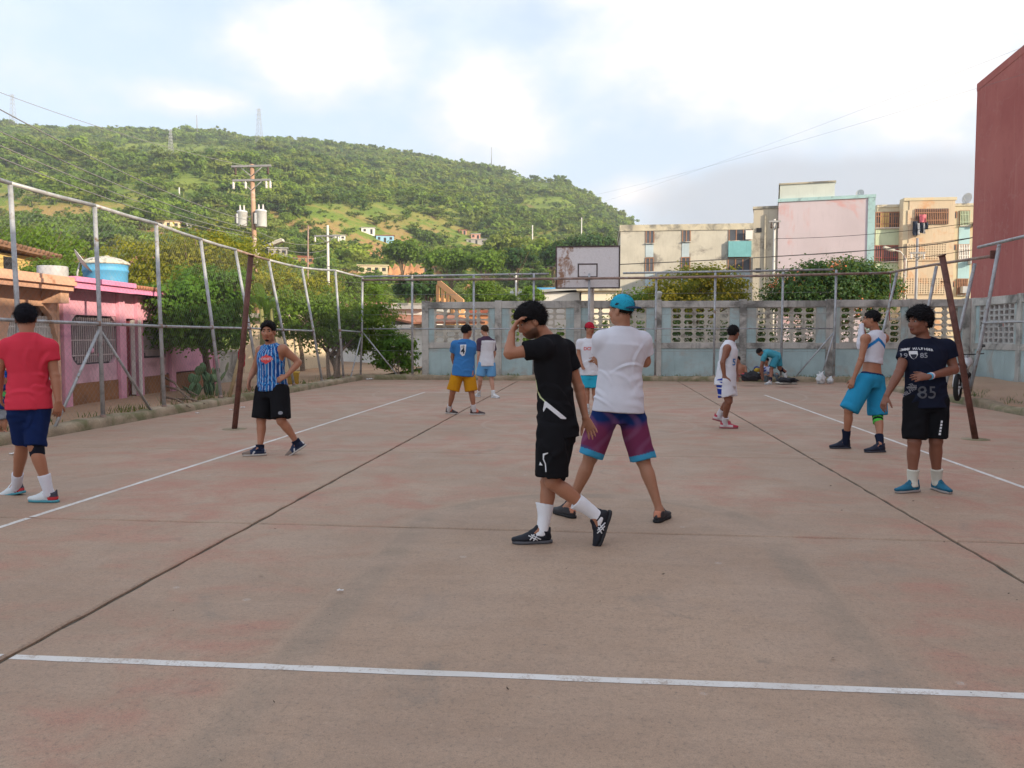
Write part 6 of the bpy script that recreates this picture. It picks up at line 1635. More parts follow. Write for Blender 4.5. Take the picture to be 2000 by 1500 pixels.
def creases(seed, amp, A, B, rad, axis, n=12, w=.014, ln=.10):
    """separate pulled folds in the cloth, each a short ridge with its own place, direction and length"""
    r = np.random.default_rng(seed); A = np.array(A, float); B = np.array(B, float); ax = nrm(B - A); Q = []
    for _ in range(n):
        o = r.normal(0, 1, 3); o -= ax * (o @ ax); c = A + (B - A) * r.uniform(0, 1) + nrm(o) * rad
        d = nrm(np.array(axis, float) + r.normal(0, .45, 3)); Q.append((c, d, r.uniform(.7, 1.5) * w, r.uniform(.7, 1.5) * ln, amp * r.uniform(.5, 1.2)))
    def f(x, y, z):
        out = np.zeros((x.shape[0], y.shape[1], z.shape[2]), np.float32)
        for (c, d, w_, l_, a_) in Q:
            m = 2.1 * l_; sl = tuple(slice(*np.searchsorted(v.ravel(), (c[i] - m, c[i] + m))) for i, v in enumerate((x, y, z)))
            dx, dy, dz = x[sl[0]] - c[0], y[:, sl[1]] - c[1], z[:, :, sl[2]] - c[2]; p = dx * d[0] + dy * d[1] + dz * d[2]; q2 = dx * dx + dy * dy + dz * dz
            p = p + .25 * (q2 - p * p) / l_
            out[sl] += -a_ * np.exp(-(p / w_) ** 2 - q2 / (l_ * l_)) + .5 * a_ * np.exp(-((p - 1.9 * w_) / w_) ** 2 - q2 / (l_ * l_))
        return out
    return f
class Person:
    def __init__(self, label, D, J, face, body=(0, -1), fat=1.0, h=.008, skin=(.36, .18, .11), group=None, hand_l=None, hand_r=None, foot_l=None, foot_r=None, head_up=(0, 0, 1), limb=1.0, bow=.0, origin=None, headscale=1.0, barefeet=False, chest_w=1.0):
        """J: joint -> (photo x, photo y, depth offset in metres); D distance of the person; face / body: level facing (right, towards the camera = -1)"""
        self.h = h; self.fat = fat; self.limb = limb; self.skin = np.array(skin); self.D = D
        self.j = {k: (gnd(v[0], v[1], (v[3] if len(v) > 3 else .088)) if v[2] == 'g' else atd(v[0], v[1], D + v[2])) for k, v in J.items()}; j = self.j
        R_, F_ = np.array([_r[0], _r[1], 0]), nrm([_f[0], _f[1], 0])
        self.vec = lambda a: nrm(R_ * a[0] + F_ * a[1] + np.array([0, 0, a[2] if len(a) > 2 else 0]))
        self.face = self.vec(face)
        self.hip = (j['hl'] + j['hr']) / 2; self.sho = (j['sl'] + j['sr']) / 2
        self.side_h = nrm(j['hr'] - j['hl']); self.side_s = nrm(j['sr'] - j['sl'])        # person's left -> right
        b = origin if origin is not None else (j['al'] + j['ar']) / 2
        self.o = np.array([b[0], b[1], 0.0])
        self.T = thing('person', label, 'person', self.o, group)
        self.neck = j['nb']; self.up_h = nrm(head_up) if len(head_up) == 3 else np.array([0, 0, 1.])
        f = self.face - self.up_h * (self.face @ self.up_h); self.hf = nrm(f); self.hr_ = np.cross(self.hf, self.up_h); self.hs = headscale
        self.spine = nrm(self.neck - self.hip)
        # front direction of the chest from the shoulder line; make it agree with the asked body facing
        bf = self.vec(body); fr = np.cross(self.side_s, self.spine) * -1
        self.front = nrm(np.cross(self.spine, self.side_s)); 
        if self.front @ bf < 0: self.front = -self.front
        self.bow = self.front * bow; self.hands = dict(l=hand_l, r=hand_r); self.feet = dict(l=foot_l, r=foot_r); self.barefeet = barefeet; self.cw = chest_w
    def H(self, r, f, u): return self.j['hc'] + (self.hr_ * r + self.hf * f + self.up_h * u) * self.hs
    def hax(self): return np.array([self.hr_, self.hf, self.up_h])
    def add(self, name, me, parent=None):
        o = link(name, me, parent or self.T); return o
    # ---- the body, one continuous surface
    def torso_tab(self, d=0.0):
        f = self.fat; c = self.cw
        return [(-.10, .085 * f + d, .075 * f + d, 0), (0, .158 * f + d, .108 * f + d, -.008), (.10, .160 * f + d, .112 * f + d, -.008), (.30, .143 * f + d, .100 * f + d, .004), (.45, .140 * f + d, .100 * f + d, .008), (.66, .160 * f * c + d, .112 * f + d, .008), (.80, .165 * f * c + d, .108 * f + d, 0), (.90, .140 * c + d, .085 + d, -.010), (1.0, .072 + d, .062 + d, -.012)]
    stubble = False
    def build_body(self, lips=True):
        j = self.j; L = self.limb; s = SDF(self.h)
        s.loft(self.hip, self.neck, self.torso_tab(), self.side_h, self.side_s, self.bow, .03)
        for q in 'lr':
            S, E, W = j['s' + q], j['e' + q], j['w' + q]
            top = self.hip + (self.neck - self.hip) * .90 + self.bow * .3
            s.cone(top, S, .058, .056 * L, .04)
            s.ell(S + self.spine * -.01, (.062 * L, .062 * L, .066 * L), np.eye(3), .03)
            sd = self.front
            s.loft(S, E, [(-.02, .050 * L, .052 * L, 0), (.3, .049 * L, .053 * L, .003), (.6, .043 * L, .046 * L, 0), (1.0, .037 * L, .038 * L, 0)], sd, k=.02)
            s.cone(E, E, .038 * L, .038 * L, .015)
            s.loft(E, W, [(0, .038 * L, .038 * L, 0), (.25, .042 * L, .041 * L, 0), (.6, .033 * L, .032 * L, 0), (1.0, .026 * L, .022 * L, 0)], sd, k=.02)
            if self.hands[q]: self.hand(s, W, E, q, **self.hands[q])
            Hh, K, A = j['h' + q], j['k' + q], j['a' + q]
            sf = self.side_h
            s.ell(Hh, (.095 * self.fat, .105 * self.fat, .10), np.array([self.side_h, self.front, np.cross(self.side_h, self.front)]), .04)
            s.loft(Hh, K, [(-.05, .088 * L, .09 * L, 0), (.25, .085 * L, .088 * L, .004), (.65, .066 * L, .068 * L, .004), (1.0, .053 * L, .055 * L, 0)], sf, k=.03)
            s.cone(K, K, .054 * L, .054 * L, .02)
            bk = nrm(np.cross(nrm(A - K), sf)); bk = bk if bk @ self.front < 0 else -bk
            s.loft(K, A, [(0, .051 * L, .052 * L, 0), (.28, .054 * L, .058 * L, 0), (.6, .041 * L, .043 * L, 0), (.9, .031 * L, .034 * L, 0), (1.0, .032 * L, .036 * L, 0)], sf, bow=bk * .014, k=.02)
            s.cone(K + (A - K) * .22 + bk * .02, K + (A - K) * .38 + bk * .018, .038 * L, .034 * L, .03)
            ft = self.feet[q]
            if ft is not None:
                d, u, rr = self.foot_axes(q)
                s.cone(A, A + d * .12 - u * .045, .034, .026, .02); s.cone(A - u * .02, A - d * .035 - u * .05, .032, .026, .02)
        self.head(s)
        sk = self.skin; hc = self.j['hc']; hs = self.hs
        def col(V):
            C_ = np.tile(sk, (len(V), 1)); d = V - hc; r_, f_, u_ = d @ self.hr_ / hs, d @ self.hf / hs, d @ self.up_h / hs
            m = (f_ > .078) & (np.abs(r_) < .026) & (u_ > -.077) & (u_ < -.052); C_[m] = sk * (.62, .45, .45) + (.015, 0, 0)
            m = (f_ > .04) & (np.abs(r_) < .06) & (u_ > -.05) & (u_ < -.01) & (np.abs(r_) > .028); C_[m] = C_[m] * (1.06, .98, .97)
            if self.stubble:
                w = (np.clip((-.040 - u_ - .25 * np.clip(f_ - .03, 0, .05)) / .012, 0, 1) * np.clip((f_ + .012) / .012, 0, 1) * np.clip((u_ + .125) / .01, 0, 1) * (np.linalg.norm(d, axis=1) < .145) * (f_ < .125) * np.where((f_ > .078) & (np.abs(r_) < .022) & (u_ > -.076) & (u_ < -.055), 0, 1))[:, None]; C_ = C_ * (1 - w * .72)
            for q in 'lr':
                for nm, rad in (('k', .07), ('e', .05)):
                    w = np.clip(1 - np.linalg.norm(V - self.j[nm + q], axis=1) / rad, 0, 1)[:, None]; C_ = C_ * (1 - .22 * w)
            return C_
        self.add('body', s.mesh('body', M_skin, self.o, col)); return self
    def head(self, s):
        H, ax = self.H, self.hax(); k = self.hs
        s.cone(self.neck + (0, 0, -.02) - self.front * .005, H(0, -.018, -.05), .060 * self.limb ** .5, .056, .02)
        s.ell(H(0, -.012, .032), np.array((.075, .095, .086)) * k, ax, .02)
        s.ell(H(0, .026, -.030), np.array((.060, .068, .082)) * k, ax, .025)
        s.ell(H(0, .052, -.088), np.array((.036, .032, .026)) * k, ax, .025)
        for r in (-1, 1):
            s.ell(H(r * .046, .005, -.062), np.array((.02, .04, .03)) * k, ax, .025)
            s.ell(H(r * .038, .064, -.026), np.array((.022, .02, .022)) * k, ax, .02)
            s.ell(H(r * .030, .098, .006), np.array((.017, .014, .011)) * k, ax, .010, 's')
            s.ell(H(r * .077, -.008, -.014), np.array((.010, .021, .032)) * k, ax, .008)
            s.ell(H(r * .013, .096, -.037), np.array((.010, .011, .008)) * k, ax, .006)
        s.ell(H(0, .080, .026), np.array((.050, .016, .011)) * k, ax, .015)
        s.cone(H(0, .088, .012), H(0, .106, -.030), .009 * k, .0135 * k, .012)
        s.ell(H(0, .086, -.059), np.array((.024, .014, .007)) * k, ax, .007); s.ell(H(0, .085, -.070), np.array((.021, .014, .008)) * k, ax, .007)
    def eyes(self):
        mb = MB()
        for r in (-1, 1):
            o = MB().sphere(self.H(r * .031, .0735, .006), .0125 * self.hs, 12, 8).build('eye', M_eye, self.T)
            MB().sphere(self.H(r * .031 , .0798, .0055), .0082 * self.hs, 10, 6).build('iris', M_iris, o)
        return self
    def hand(self, s, W, E, q, dir=None, palm=(0, 0, 1), curl=.35, spread=.12, thumb=1.0, fist=False, scale=1.0):
        """palm, four fingers of unequal length with three bends, thumb from the side of the palm"""
        d = nrm(W - E) if dir is None else nrm(self.vec(dir) if len(dir) == 3 else dir)
        n_ = self.vec(palm); n_ = nrm(n_ - d * (n_ @ d)); sd = np.cross(d, n_)           # n_: where the palm faces
        ts = 1.0 if q == 'r' else -1.0
        ts *= thumb                                     # side of the thumb along sd
        z = scale; s.loft(W - d * .015, W + d * .088 * z, [(0, .026 * z, .020 * z, 0), (.4, .036 * z, .0165 * z, 0), (1.0, .040 * z, .0135 * z, 0)], sd, k=.012)
        for i, (ln, off) in enumerate(((.072, 1.5), (.081, .5), (.075, -.5), (.058, -1.5))):
            b = W + d * (.083 - .004 * abs(off - .5)) * z + sd * ts * off * .0195 * z; fd = nrm(d + sd * ts * off * spread * .5)
            c = curl * (1 + .10 * i); pos = b - fd * .012; dr = fd
            for g_, (fr, r0, r1) in enumerate(((.45, .0098, .0088), (.31, .0088, .0080), (.24, .0080, .0066))):
                a = c * (.6 if g_ == 0 else 1.0); dr = nrm(dr * math.cos(a) + n_ * math.sin(a)); e = pos + dr * (ln * fr + (.012 if g_ == 0 else 0)) * z; s.cone(pos, e, r0 * z, r1 * z, .004); pos = e
        b = W + d * .022 * z + sd * ts * .024 * z + n_ * .004; dr = nrm(d * .75 + sd * ts * .75 + n_ * .3)
        e = b + dr * .042 * z; s.cone(b, e, .0145 * z, .0115 * z, .01); dr = nrm(dr * .8 + d * .5 + n_ * (.2 + curl * .4)); e2 = e + dr * .030 * z; s.cone(e, e2, .0112 * z, .0098 * z, .005); s.cone(e2, e2 + nrm(dr + n_ * curl * .5) * .024 * z, .0098 * z, .0078 * z, .005)
    # ---- feet
    def foot_axes(self, q):
        ft = self.feet[q]; d = self.vec(ft['dir']); p = ft.get('pitch', 0.0)       # pitch > 0: heel raised
        d = nrm(d * math.cos(p) - np.array([0, 0, 1.]) * math.sin(p)); rr = nrm(np.cross(d, (0, 0, 1.))); u = np.cross(rr, d); return d, u, rr
    def shoe(self, q, upper, sole, sock=None, sock_h=.15, accent=None, low=False, size=1.0, sock_col=None, open_back=None):
        A = self.j['a' + q]; d, u, rr = self.foot_axes(q); ax = np.array([d, rr, u]); z = size; h = min(self.h, .0065)
        G = A - u * .088 * z                                # point of the sole under the ankle
        P = lambda f, r, v: G + d * f * z + rr * r * z + u * v * z
        s = SDF(h)
        s.ell(P(-.030, 0, .045), np.array((.050, .035, .046)) * z, ax, .02); s.ell(P(.045, 0, .047), np.array((.085, .039, .045)) * z, ax, .025); s.ell(P(.120, .002, .030), np.array((.080, .045, .034)) * z, ax, .025)
        if not low: s.loft(P(-.004, 0, .05), P(-.016, 0, .098), [(0, .040, .048, 0), (.6, .041, .048, 0), (1, .043, .051, 0)], rr, k=.02); s.cone(P(-.062, 0, .085), P(-.068, 0, .112), .012, .008, .012)
        else: s.loft(P(-.004, 0, .04), P(-.010, 0, .088), [(0, .039, .048, 0), (1, .040, .049, 0)], rr, k=.02)
        s.ell(P(.050, 0, .088), np.array((.036, .024, .016)) * z, ax, .012); s.cone(P(.045, 0, .090), P(.026, 0, .118), .020, .017, .012); s.ell(P(.195, .004, .030), np.array((.020, .030, .020)) * z, ax, .012)
        s.plane(P(0, 0, .019), -u)
        def uc(V):
            C_ = np.tile(np.array(upper, float), (len(V), 1))
            if not accent:
                f_, r_, v_ = (V - G) @ d / z, (V - G) @ rr / z, (V - G) @ u / z; C_[(v_ < .040 - .12 * np.clip(.1 - f_, 0, .05)) & (f_ > .03)] *= .62; C_[(f_ < -.035) & (v_ < .075)] *= .7; C_[(np.abs(r_) < .02) & (v_ > .075) & (f_ > .02)] *= .75; C_[(np.abs(f_ - .02 - (v_ - .05) * .8) < .008) & (np.abs(r_) > .02)] *= 1.8
            else:
                f_, r_, v_ = (V - G) @ d / z, (V - G) @ rr / z, (V - G) @ u / z; C_ = accent(C_, f_, r_, v_)
            return C_
        sh = self.add('shoe', s.mesh('shoe', M_shoe, self.o, uc, 1))
        t = SDF(h)
        t.ell(P(-.028, 0, .012), np.array((.062, .040, .055)) * z, ax, .02); t.ell(P(.05, 0, .012), np.array((.095, .040, .055)) * z, ax, .02); t.ell(P(.122, .003, .012), np.array((.088, .049, .055)) * z, ax, .02)
        t.plane(P(0, 0, .0), -u); t.plane(P(0, 0, .024), u)
        def sc(V):
            C_ = np.tile(np.array(sole, float), (len(V), 1)); v_ = (V - G) @ u; C_[v_ < .008] *= .6; return C_
        self.add('sole', t.mesh('sole', M_sole, self.o, sc, 1), sh)
        # laces
        mb = MB()
        for k in range(4):
            f = .03 + .022 * k; mb.tube([P(f, -.026, .080 - .012 * k), P(f + .006, 0, .103 - .0125 * k), P(f, .026, .080 - .012 * k)], .0042, 5)
        mb.build('laces', M_lace, sh)
        if sock is not None:
            K = self.j['k' + q]; w = SDF(h); L = self.limb; t1 = sock_h / np.linalg.norm(K - A); bk_ = nrm(np.cross(nrm(A - K), self.side_h)); bk_ = bk_ if bk_ @ self.front < 0 else -bk_
            w.loft(A - u * .03, A + (K - A) * t1, [(0, .044 * L, .050 * L, 0), (.3, .042 * L, .048 * L, 0), (.6, .046 * L, .052 * L, 0), (1, .050 * L + .05 * max(0, t1 - .3), .056 * L + .06 * max(0, t1 - .3), 0)], self.side_h, bow=bk_ * .010, k=.01)
            w.cone(A - u * .02, A + d * .075 - u * .040, .040, .030, .02); w.noise(folds(7, .0010, .02, K - A))
            self.add('sock', w.mesh('sock', M_cloth, self.o, sock_col or flat(sock), 1))
        return sh
    # ---- clothes
    def shirt(self, color, sleeve=.55, hem=-.04, loose=.014, amp=.005, seed=1, neck_r=.075, tank=False, lam=.12, name='shirt', hem_w=.03, col=None, sleeve_loose=.016, crop=None):
        j = self.j; s = SDF(self.h); f = self.fat; d = loose; c = self.cw
        tab = [(hem, .166 * f + d + hem_w * .6, .124 * f + d + hem_w * .6, -.006), (hem + .12, .164 * f + d + hem_w * .4, .122 * f + d + hem_w * .4, -.006), (.30, .150 * f + d + hem_w * .3, .108 * f + d + hem_w * .2, .004), (.48, .146 * f + d + .004, .106 * f + d, .008), (.66, .160 * f * c + d, .114 * f + d, .008), (.80, .166 * f * c + d, .110 * f + d, 0), (.90, .142 * c + d, .088 + d * .8, -.010), (1.0, .085 + d, .068 + d * .6, -.012), (1.03, .07, .06, -.012)]
        s.loft(self.hip, self.neck, tab, self.side_h, self.side_s, self.bow, .02)
        for q in 'lr':
            S, E = j['s' + q], j['e' + q]; top = self.hip + (self.neck - self.hip) * .90 + self.bow * .3
            if tank:
                S2 = top + (S - top) * .78; s.cone(top, S2, .064, .060 * self.limb, .03)
            else:
                s.cone(top - self.spine * .004, S - self.spine * .012, .064, .060 * self.limb, .05)
                s.ell(S - self.spine * .022, np.array((.066, .066, .070)) * self.limb, np.eye(3), .04)
                L = self.limb; s.loft(S, E, [(.02, .050 * L + sleeve_loose * .6, .052 * L + sleeve_loose * .6, 0), (sleeve * .6, .052 * L + sleeve_loose * 1.1, .056 * L + sleeve_loose * 1.1, 0), (sleeve, .049 * L + sleeve_loose * 1.3, .052 * L + sleeve_loose * 1.3, 0)], self.front, k=.03)
        nc = 16 if self.h < .008 else 9
        s.noise(folds(seed, amp * .28, lam * 1.5, (self.spine * .7 + self.side_s * .5)))
        s.noise(creases(seed + 1, amp * 1.5, self.hip, self.hip + (self.neck - self.hip) * .45, .15, self.spine * .8 + self.side_s * .35, nc)); s.noise(creases(seed + 2, amp * 1.3, self.hip + (self.neck - self.hip) * .4, self.neck, .15, self.spine * .4 - self.side_s * .8, nc // 2, .016, .09))
        # the cloth always lies outside the body
        bt = [q for q in self.torso_tab(.007) if q[0] >= hem]
        if crop is None: s.loft(self.hip, self.neck, [(hem, *self.torso_tab(.012)[1][1:])] + [q for q in bt if q[0] > hem + .02], self.side_h, self.side_s, self.bow, .02)
        if not tank:
            for q in 'lr':
                S, E = j['s' + q], j['e' + q]; top = self.hip + (self.neck - self.hip) * .90 + self.bow * .3; L = self.limb
                s.cone(top, S, .065, .064 * L, .04); s.ell(S + self.spine * -.01, np.array((.069, .069, .073)) * L, np.eye(3), .03)
                s.loft(S, E, [(0, .058 * L, .060 * L, 0), (min(.3, sleeve * .6), .057 * L, .061 * L, .003), (sleeve, .053 * L, .056 * L, 0)], self.front, k=.02)
        # neckline
        s.ell(self.neck + self.spine * .035 + self.front * .02, np.array((neck_r, neck_r * 1.05, .05)), np.array([self.side_s, self.front, self.spine]), .006, 's')
        if tank:
            for q in 'lr':
                S, E = j['s' + q], j['e' + q]; out = nrm(S - self.sho)
                s.ell(S + out * .030 - self.spine * .065, np.array((.062, .125, .125)), np.array([out, self.front, self.spine]), .008, 's')
        if crop is not None: s.plane(self.hip + (self.neck - self.hip) * crop, -self.spine)
        me = s.mesh(name, M_cloth, self.o, col or flat(color)); self.shirt_me = me
        return self.add(name, me)
    def tcoord(self, V):
        """height along the spine (0 hip .. 1 neck), right, front in metres"""
        d = V - self.hip; L_ = np.linalg.norm(self.neck - self.hip); return d @ self.spine / L_, d @ self.side_s, d @ self.front
    def shorts(self, color, leg=.8, loose=.022, flare=.02, waist=.13, amp=.006, seed=2, col=None, name='shorts', lam=.13):
        j = self.j; s = SDF(self.h); f = self.fat; d = loose
        s.loft(self.hip, self.neck, [(-.16, .14 * f + d * .7, .10 * f + d * .7, 0), (0, .160 * f + .010, .112 * f + .010, -.008), (waist * .7, .156 * f + .008, .110 * f + .008, -.006), (waist, .150 * f + .007, .106 * f + .007, 0)], self.side_h, self.side_s, self.bow, .03)
        L = self.limb
        for q in 'lr':
            Hh, K, A = j['h' + q], j['k' + q], j['a' + q]; t1 = leg
            if leg <= 1.0:
                s.loft(Hh, K, [(-.10, .090 * f, .098 * f, 0), (.08, .094 * f + d * .3, .102 * f + d * .3, 0), (.3, .088 * L + d, .094 * L + d, 0), (leg, .072 * L + d + flare, .078 * L + d + flare, 0)], self.side_h, k=.035)
            else:
                s.loft(Hh, K, [(-.10, .090 * f, .098 * f, 0), (.08, .094 * f + d * .3, .102 * f + d * .3, 0), (.3, .088 * L + d, .094 * L + d, 0), (1.0, .070 * L + d + flare, .078 * L + d + flare, 0)], self.side_h, k=.035)
                s.loft(K, A, [(-.05, .070 * L + d + flare, .078 * L + d + flare, 0), (leg - 1, .070 * L + d + flare, .078 * L + d + flare, 0)], self.side_h, k=.03)
        s.noise(folds(seed, amp * .3, lam * 1.4, (self.side_h * .8 + self.front * .6)))
        for q in 'lr': s.noise(creases(seed + ord(q), amp * 1.4, j['h' + q], j['k' + q], .10, self.side_h * .7 + self.front * .5 + self.spine * .25, 6 if self.h < .008 else 4, .016, .12))
        ax_ = np.array([self.side_h, self.front, np.cross(self.side_h, self.front)])
        s.loft(self.hip, self.neck, [(-.12, .10 * f, .09 * f, 0), (0, .165 * f, .115 * f, -.008), (waist, .160 * f, .114 * f, -.006)], self.side_h, self.side_s, self.bow, .03)
        for q in 'lr':
            s.ell(j['h' + q], (.100 * f, .110 * f, .105), ax_, .03)
            s.loft(j['h' + q], j['k' + q], [(-.05, .094 * L, .096 * L, 0), (.25, .092 * L, .095 * L, .004), (min(leg, 1) * .98, (.062 if leg >= .9 else .074) * L, (.064 if leg >= .9 else .077) * L, .004)], self.side_h, k=.03)
        return self.add(name, s.mesh(name, M_cloth, self.o, col or flat(color)))
    def legcoord(self, V):
        """distance below the hip joint along the nearer thigh (0 hip .. 1 knee), 1 if the right leg"""
        out = []
        for q in 'lr':
            Hh, K = self.j['h' + q], self.j['k' + q]; d = K - Hh; t = (V - Hh) @ d / (d @ d); c = Hh + np.clip(t, 0, 1.3)[:, None] * d; out.append((t, np.linalg.norm(V - c, axis=1)))
        r = out[1][1] < out[0][1]; return np.where(r, out[1][0], out[0][0]), r
    def hair(self, color=(.012, .010, .010), vol=.010, line=.052, back=-.055, curl=.0, seed=3, brows=True, sides=-.02, top=0.0):
        H, ax, k = self.H, self.hax(), self.hs; s = SDF(min(self.h, .006))
        s.ell(H(0, -.014, .034), np.array((.075 + vol, .096 + vol, .087 + vol + top)) * k, ax, .02)
        if top: s.ell(H(0, .02, .07), np.array((.062 + vol, .075 + vol, .05 + top)) * k, ax, .03)
        # hair line at the brow, round the ears, and at the nape
        s.plane(H(0, 0, back), -self.up_h)
        s.ell(H(0, .122, -.012), np.array((.092, .076, line + .032)) * k, ax, .014, 's')
        for r in (-1, 1): s.ell(H(r * .085, .040, -.045), np.array((.05, .058, abs(sides) + .045)) * k, ax, .01, 's')
        r = np.random.default_rng(seed)
        if curl:
            P_ = [(nrm(r.normal(0, 1, 3)) * 2 * math.pi / r.uniform(.018, .034), r.uniform(0, 6.28)) for _ in range(8)]
            s.noise(lambda x, y, z: sum(np.sin(x * d[0] + y * d[1] + z * d[2] + p) for d, p in P_) * curl / 3)
        else:
            P_ = [(nrm(r.normal(0, 1, 3)) * 2 * math.pi / r.uniform(.014, .03), r.uniform(0, 6.28)) for _ in range(6)]
            s.noise(folds(seed, .0035, .03, self.hf + self.up_h)); s.noise(lambda x, y, z: sum(np.sin(x * d[0] + y * d[1] + z * d[2] + p) for d, p in P_) * .0007)
        me = s.mesh('hair', M_hairm, self.o, flat(color), 1); o = self.add('hair', me)
        # loose strands soften the outline
        n = len(me.vertices); V = np.zeros(n * 3, np.float32); me.vertices.foreach_get('co', V); V = V.reshape(-1, 3); Nn = np.zeros(n * 3, np.float32); me.vertex_normals.foreach_get('vector', Nn); Nn = Nn.reshape(-1, 3)
        q = r.choice(n, min(n, 2600 if self.h < .008 else 1000), replace=False); P0, N0 = V[q].astype(float), Nn[q].astype(float)
        d = N0 * .55 + r.normal(0, .45, P0.shape) - self.up_h * .45; d -= N0 * np.minimum(0, np.sum(d * N0, 1))[:, None] * 1.3; d /= np.linalg.norm(d, axis=1)[:, None]
        sd = np.cross(d, r.normal(0, 1, P0.shape)); sd /= np.linalg.norm(sd, axis=1)[:, None] + 1e-9; ln = r.uniform(.008, .020 + vol * .5, len(q))[:, None]; wd = .0011 if self.h < .008 else .0022
        W4 = np.stack([P0 - sd * wd, P0 + sd * wd, P0 + d * ln + sd * wd * .4, P0 + d * ln - sd * wd * .4], 1).reshape(-1, 3)
        ms = mesh_np('hair_strands', W4, np.arange(len(W4)).reshape(-1, 4), M_hairm); at = ms.color_attributes.new('Col', 'FLOAT_COLOR', 'POINT'); at.data.foreach_set('color', np.tile(np.array((*color, 1), np.float32), len(W4)))
        so_ = self.add('hair_strands', ms, o); so_['kind'] = 'stuff'
        if brows:
            for q in (-1, 1):
                b = SDF(.004); b.cone(H(q * .013, .0960, .023), H(q * .034, .0910, .029), .0055, .0052, .004); b.cone(H(q * .034, .0905, .029), H(q * .049, .078, .024), .004, .0025, .004)
                self.add('eyebrow', b.mesh('eyebrow', M_hairm, self.o, flat(color), 1))
        return o
    def beard(self, color=(.015, .012, .011), full=True):
        H, ax, k = self.H, self.hax(), self.hs; s = SDF(.004); e = .0018
        if not full:
            s.ell(H(0, .058, -.094), np.array((.027, .029, .022)) * k, ax, .01); s.plane(H(0, 0, -.082), self.up_h); return self.add('beard', s.mesh('beard', M_hairm, self.o, flat(color), 1))
        s.ell(H(0, .026, -.030), np.array((.060 + e, .068 + e, .082 + e)) * k, ax, .02); s.ell(H(0, .052, -.088), np.array((.036 + e, .032 + e, .026 + e)) * k, ax, .025)
        for r in (-1, 1): s.ell(H(r * .046, .005, -.062), np.array((.02 + e, .04 + e, .03 + e)) * k, ax, .025)
        s.ell(H(0, .108, -.066), np.array((.026, .030, .012)) * k, ax, .005, 's')
        s.plane(H(0, .06, -.048), nrm(self.up_h + self.hf * (.25 if full else .0))); s.plane(H(0, -.012 if full else .048, 0), -self.hf)
        return self.add('beard', s.mesh('beard', M_hairm, self.o, flat(color), 1))
    def cap(self, color, brim_dir=1, brim=None, tilt=0.0, col=None):
        """baseball cap; brim_dir -1 = worn backwards"""
        H, ax, k = self.H, self.hax(), self.hs; s = SDF(min(self.h, .006))
        s.ell(H(0, -.012, .036), np.array((.085, .106, .098)) * k, ax, .02); s.plane(H(0, -.012, .018 if brim_dir > 0 else .012), -nrm(self.up_h + self.hf * (.25 * brim_dir)))
        c = self.add('cap', s.mesh('cap', M_cloth, self.o, col or flat(color), 1))
        b = SDF(min(self.h, .005)); f = brim_dir
        b.ell(H(0, f * .10, .012), np.array((.070, .085, .020)) * k, ax, .02); b.ell(H(0, f * .10, .002), np.array((.075, .090, .018)) * k, ax, .004, 's'); b.plane(H(0, f * .078, 0), self.hf * -f)
        self.add('brim', b.mesh('brim', M_cloth, self.o, flat(brim if brim is not None else color), 1), c)
        MB().sphere(H(0, -.012, .135), .008, 8, 6).build('button', M_lace, c)
        return c
    # ---- printed lettering laid on a garment
    def decal(self, me, parent, text, size, at, right, up, ray_dir, color_mat, name='print', bold=0.0, off=.0035, spacing=1.0, shape=None):
        """flat print projected onto the cloth along ray_dir; at = centre in world space"""
        at = np.array(at, float); right = nrm(right); up = nrm(up); rd = nrm(ray_dir)
        if shape is None:
            cu = bpy.data.curves.new('t', 'FONT'); cu.body = text; cu.size = size; cu.align_x = 'CENTER'; cu.align_y = 'CENTER'; cu.offset = bold; cu.space_character = spacing; cu.resolution_u = 3
            ob = bpy.data.objects.new('t', cu); m0 = bpy.data.meshes.new_from_object(ob); bpy.data.objects.remove(ob); bpy.data.curves.remove(cu)
        else:
            m0 = bpy.data.meshes.new('t'); m0.from_pydata([(x, y, 0) for x, y in shape], [], [tuple(range(len(shape)))])
        b = bmesh.new(); b.from_mesh(m0); bmesh.ops.triangulate(b, faces=b.faces[:])
        for _ in range(3):
            ed = [e for e in b.edges if e.calc_length() > max(.012, self.h * 1.5)]
            if not ed: break
            bmesh.ops.subdivide_edges(b, edges=ed, cuts=1); bmesh.ops.triangulate(b, faces=b.faces[:])
        vsrc = np.zeros(len(me.vertices) * 3, np.float32); me.vertices.foreach_get('co', vsrc); vsrc = vsrc.reshape(-1, 3)
        tree_ = BVHTree.FromPolygons([tuple(map(float, v)) for v in vsrc], [tuple(p.vertices) for p in me.polygons])
        for v in b.verts:
            p = at + right * v.co.x + up * v.co.y - self.o; hit = tree_.ray_cast(Vector(p - rd * .4), Vector(rd), 1.0)
            v.co = (hit[0] - Vector(rd) * off) if hit[0] is not None else Vector(p)
        b.to_mesh(m0); b.free(); m0.materials.append(color_mat); m0.name = name
        o = link(name, m0, parent); return o
M_eye = pmat('eye_white', (.30, .26, .24), .3, .05, 30, 0, coord='Object'); M_iris = pmat('eye_iris', (.02, .012, .008), .2, .1, 30, 0, coord='Object')
M_lace = pmat('lace_thread', (.30, .30, .30), .9, .3, 40, 0, coord='Object')
def pr(name, c): return pmat('print_' + name, c, .8, .08, 60, 0, coord='Object')
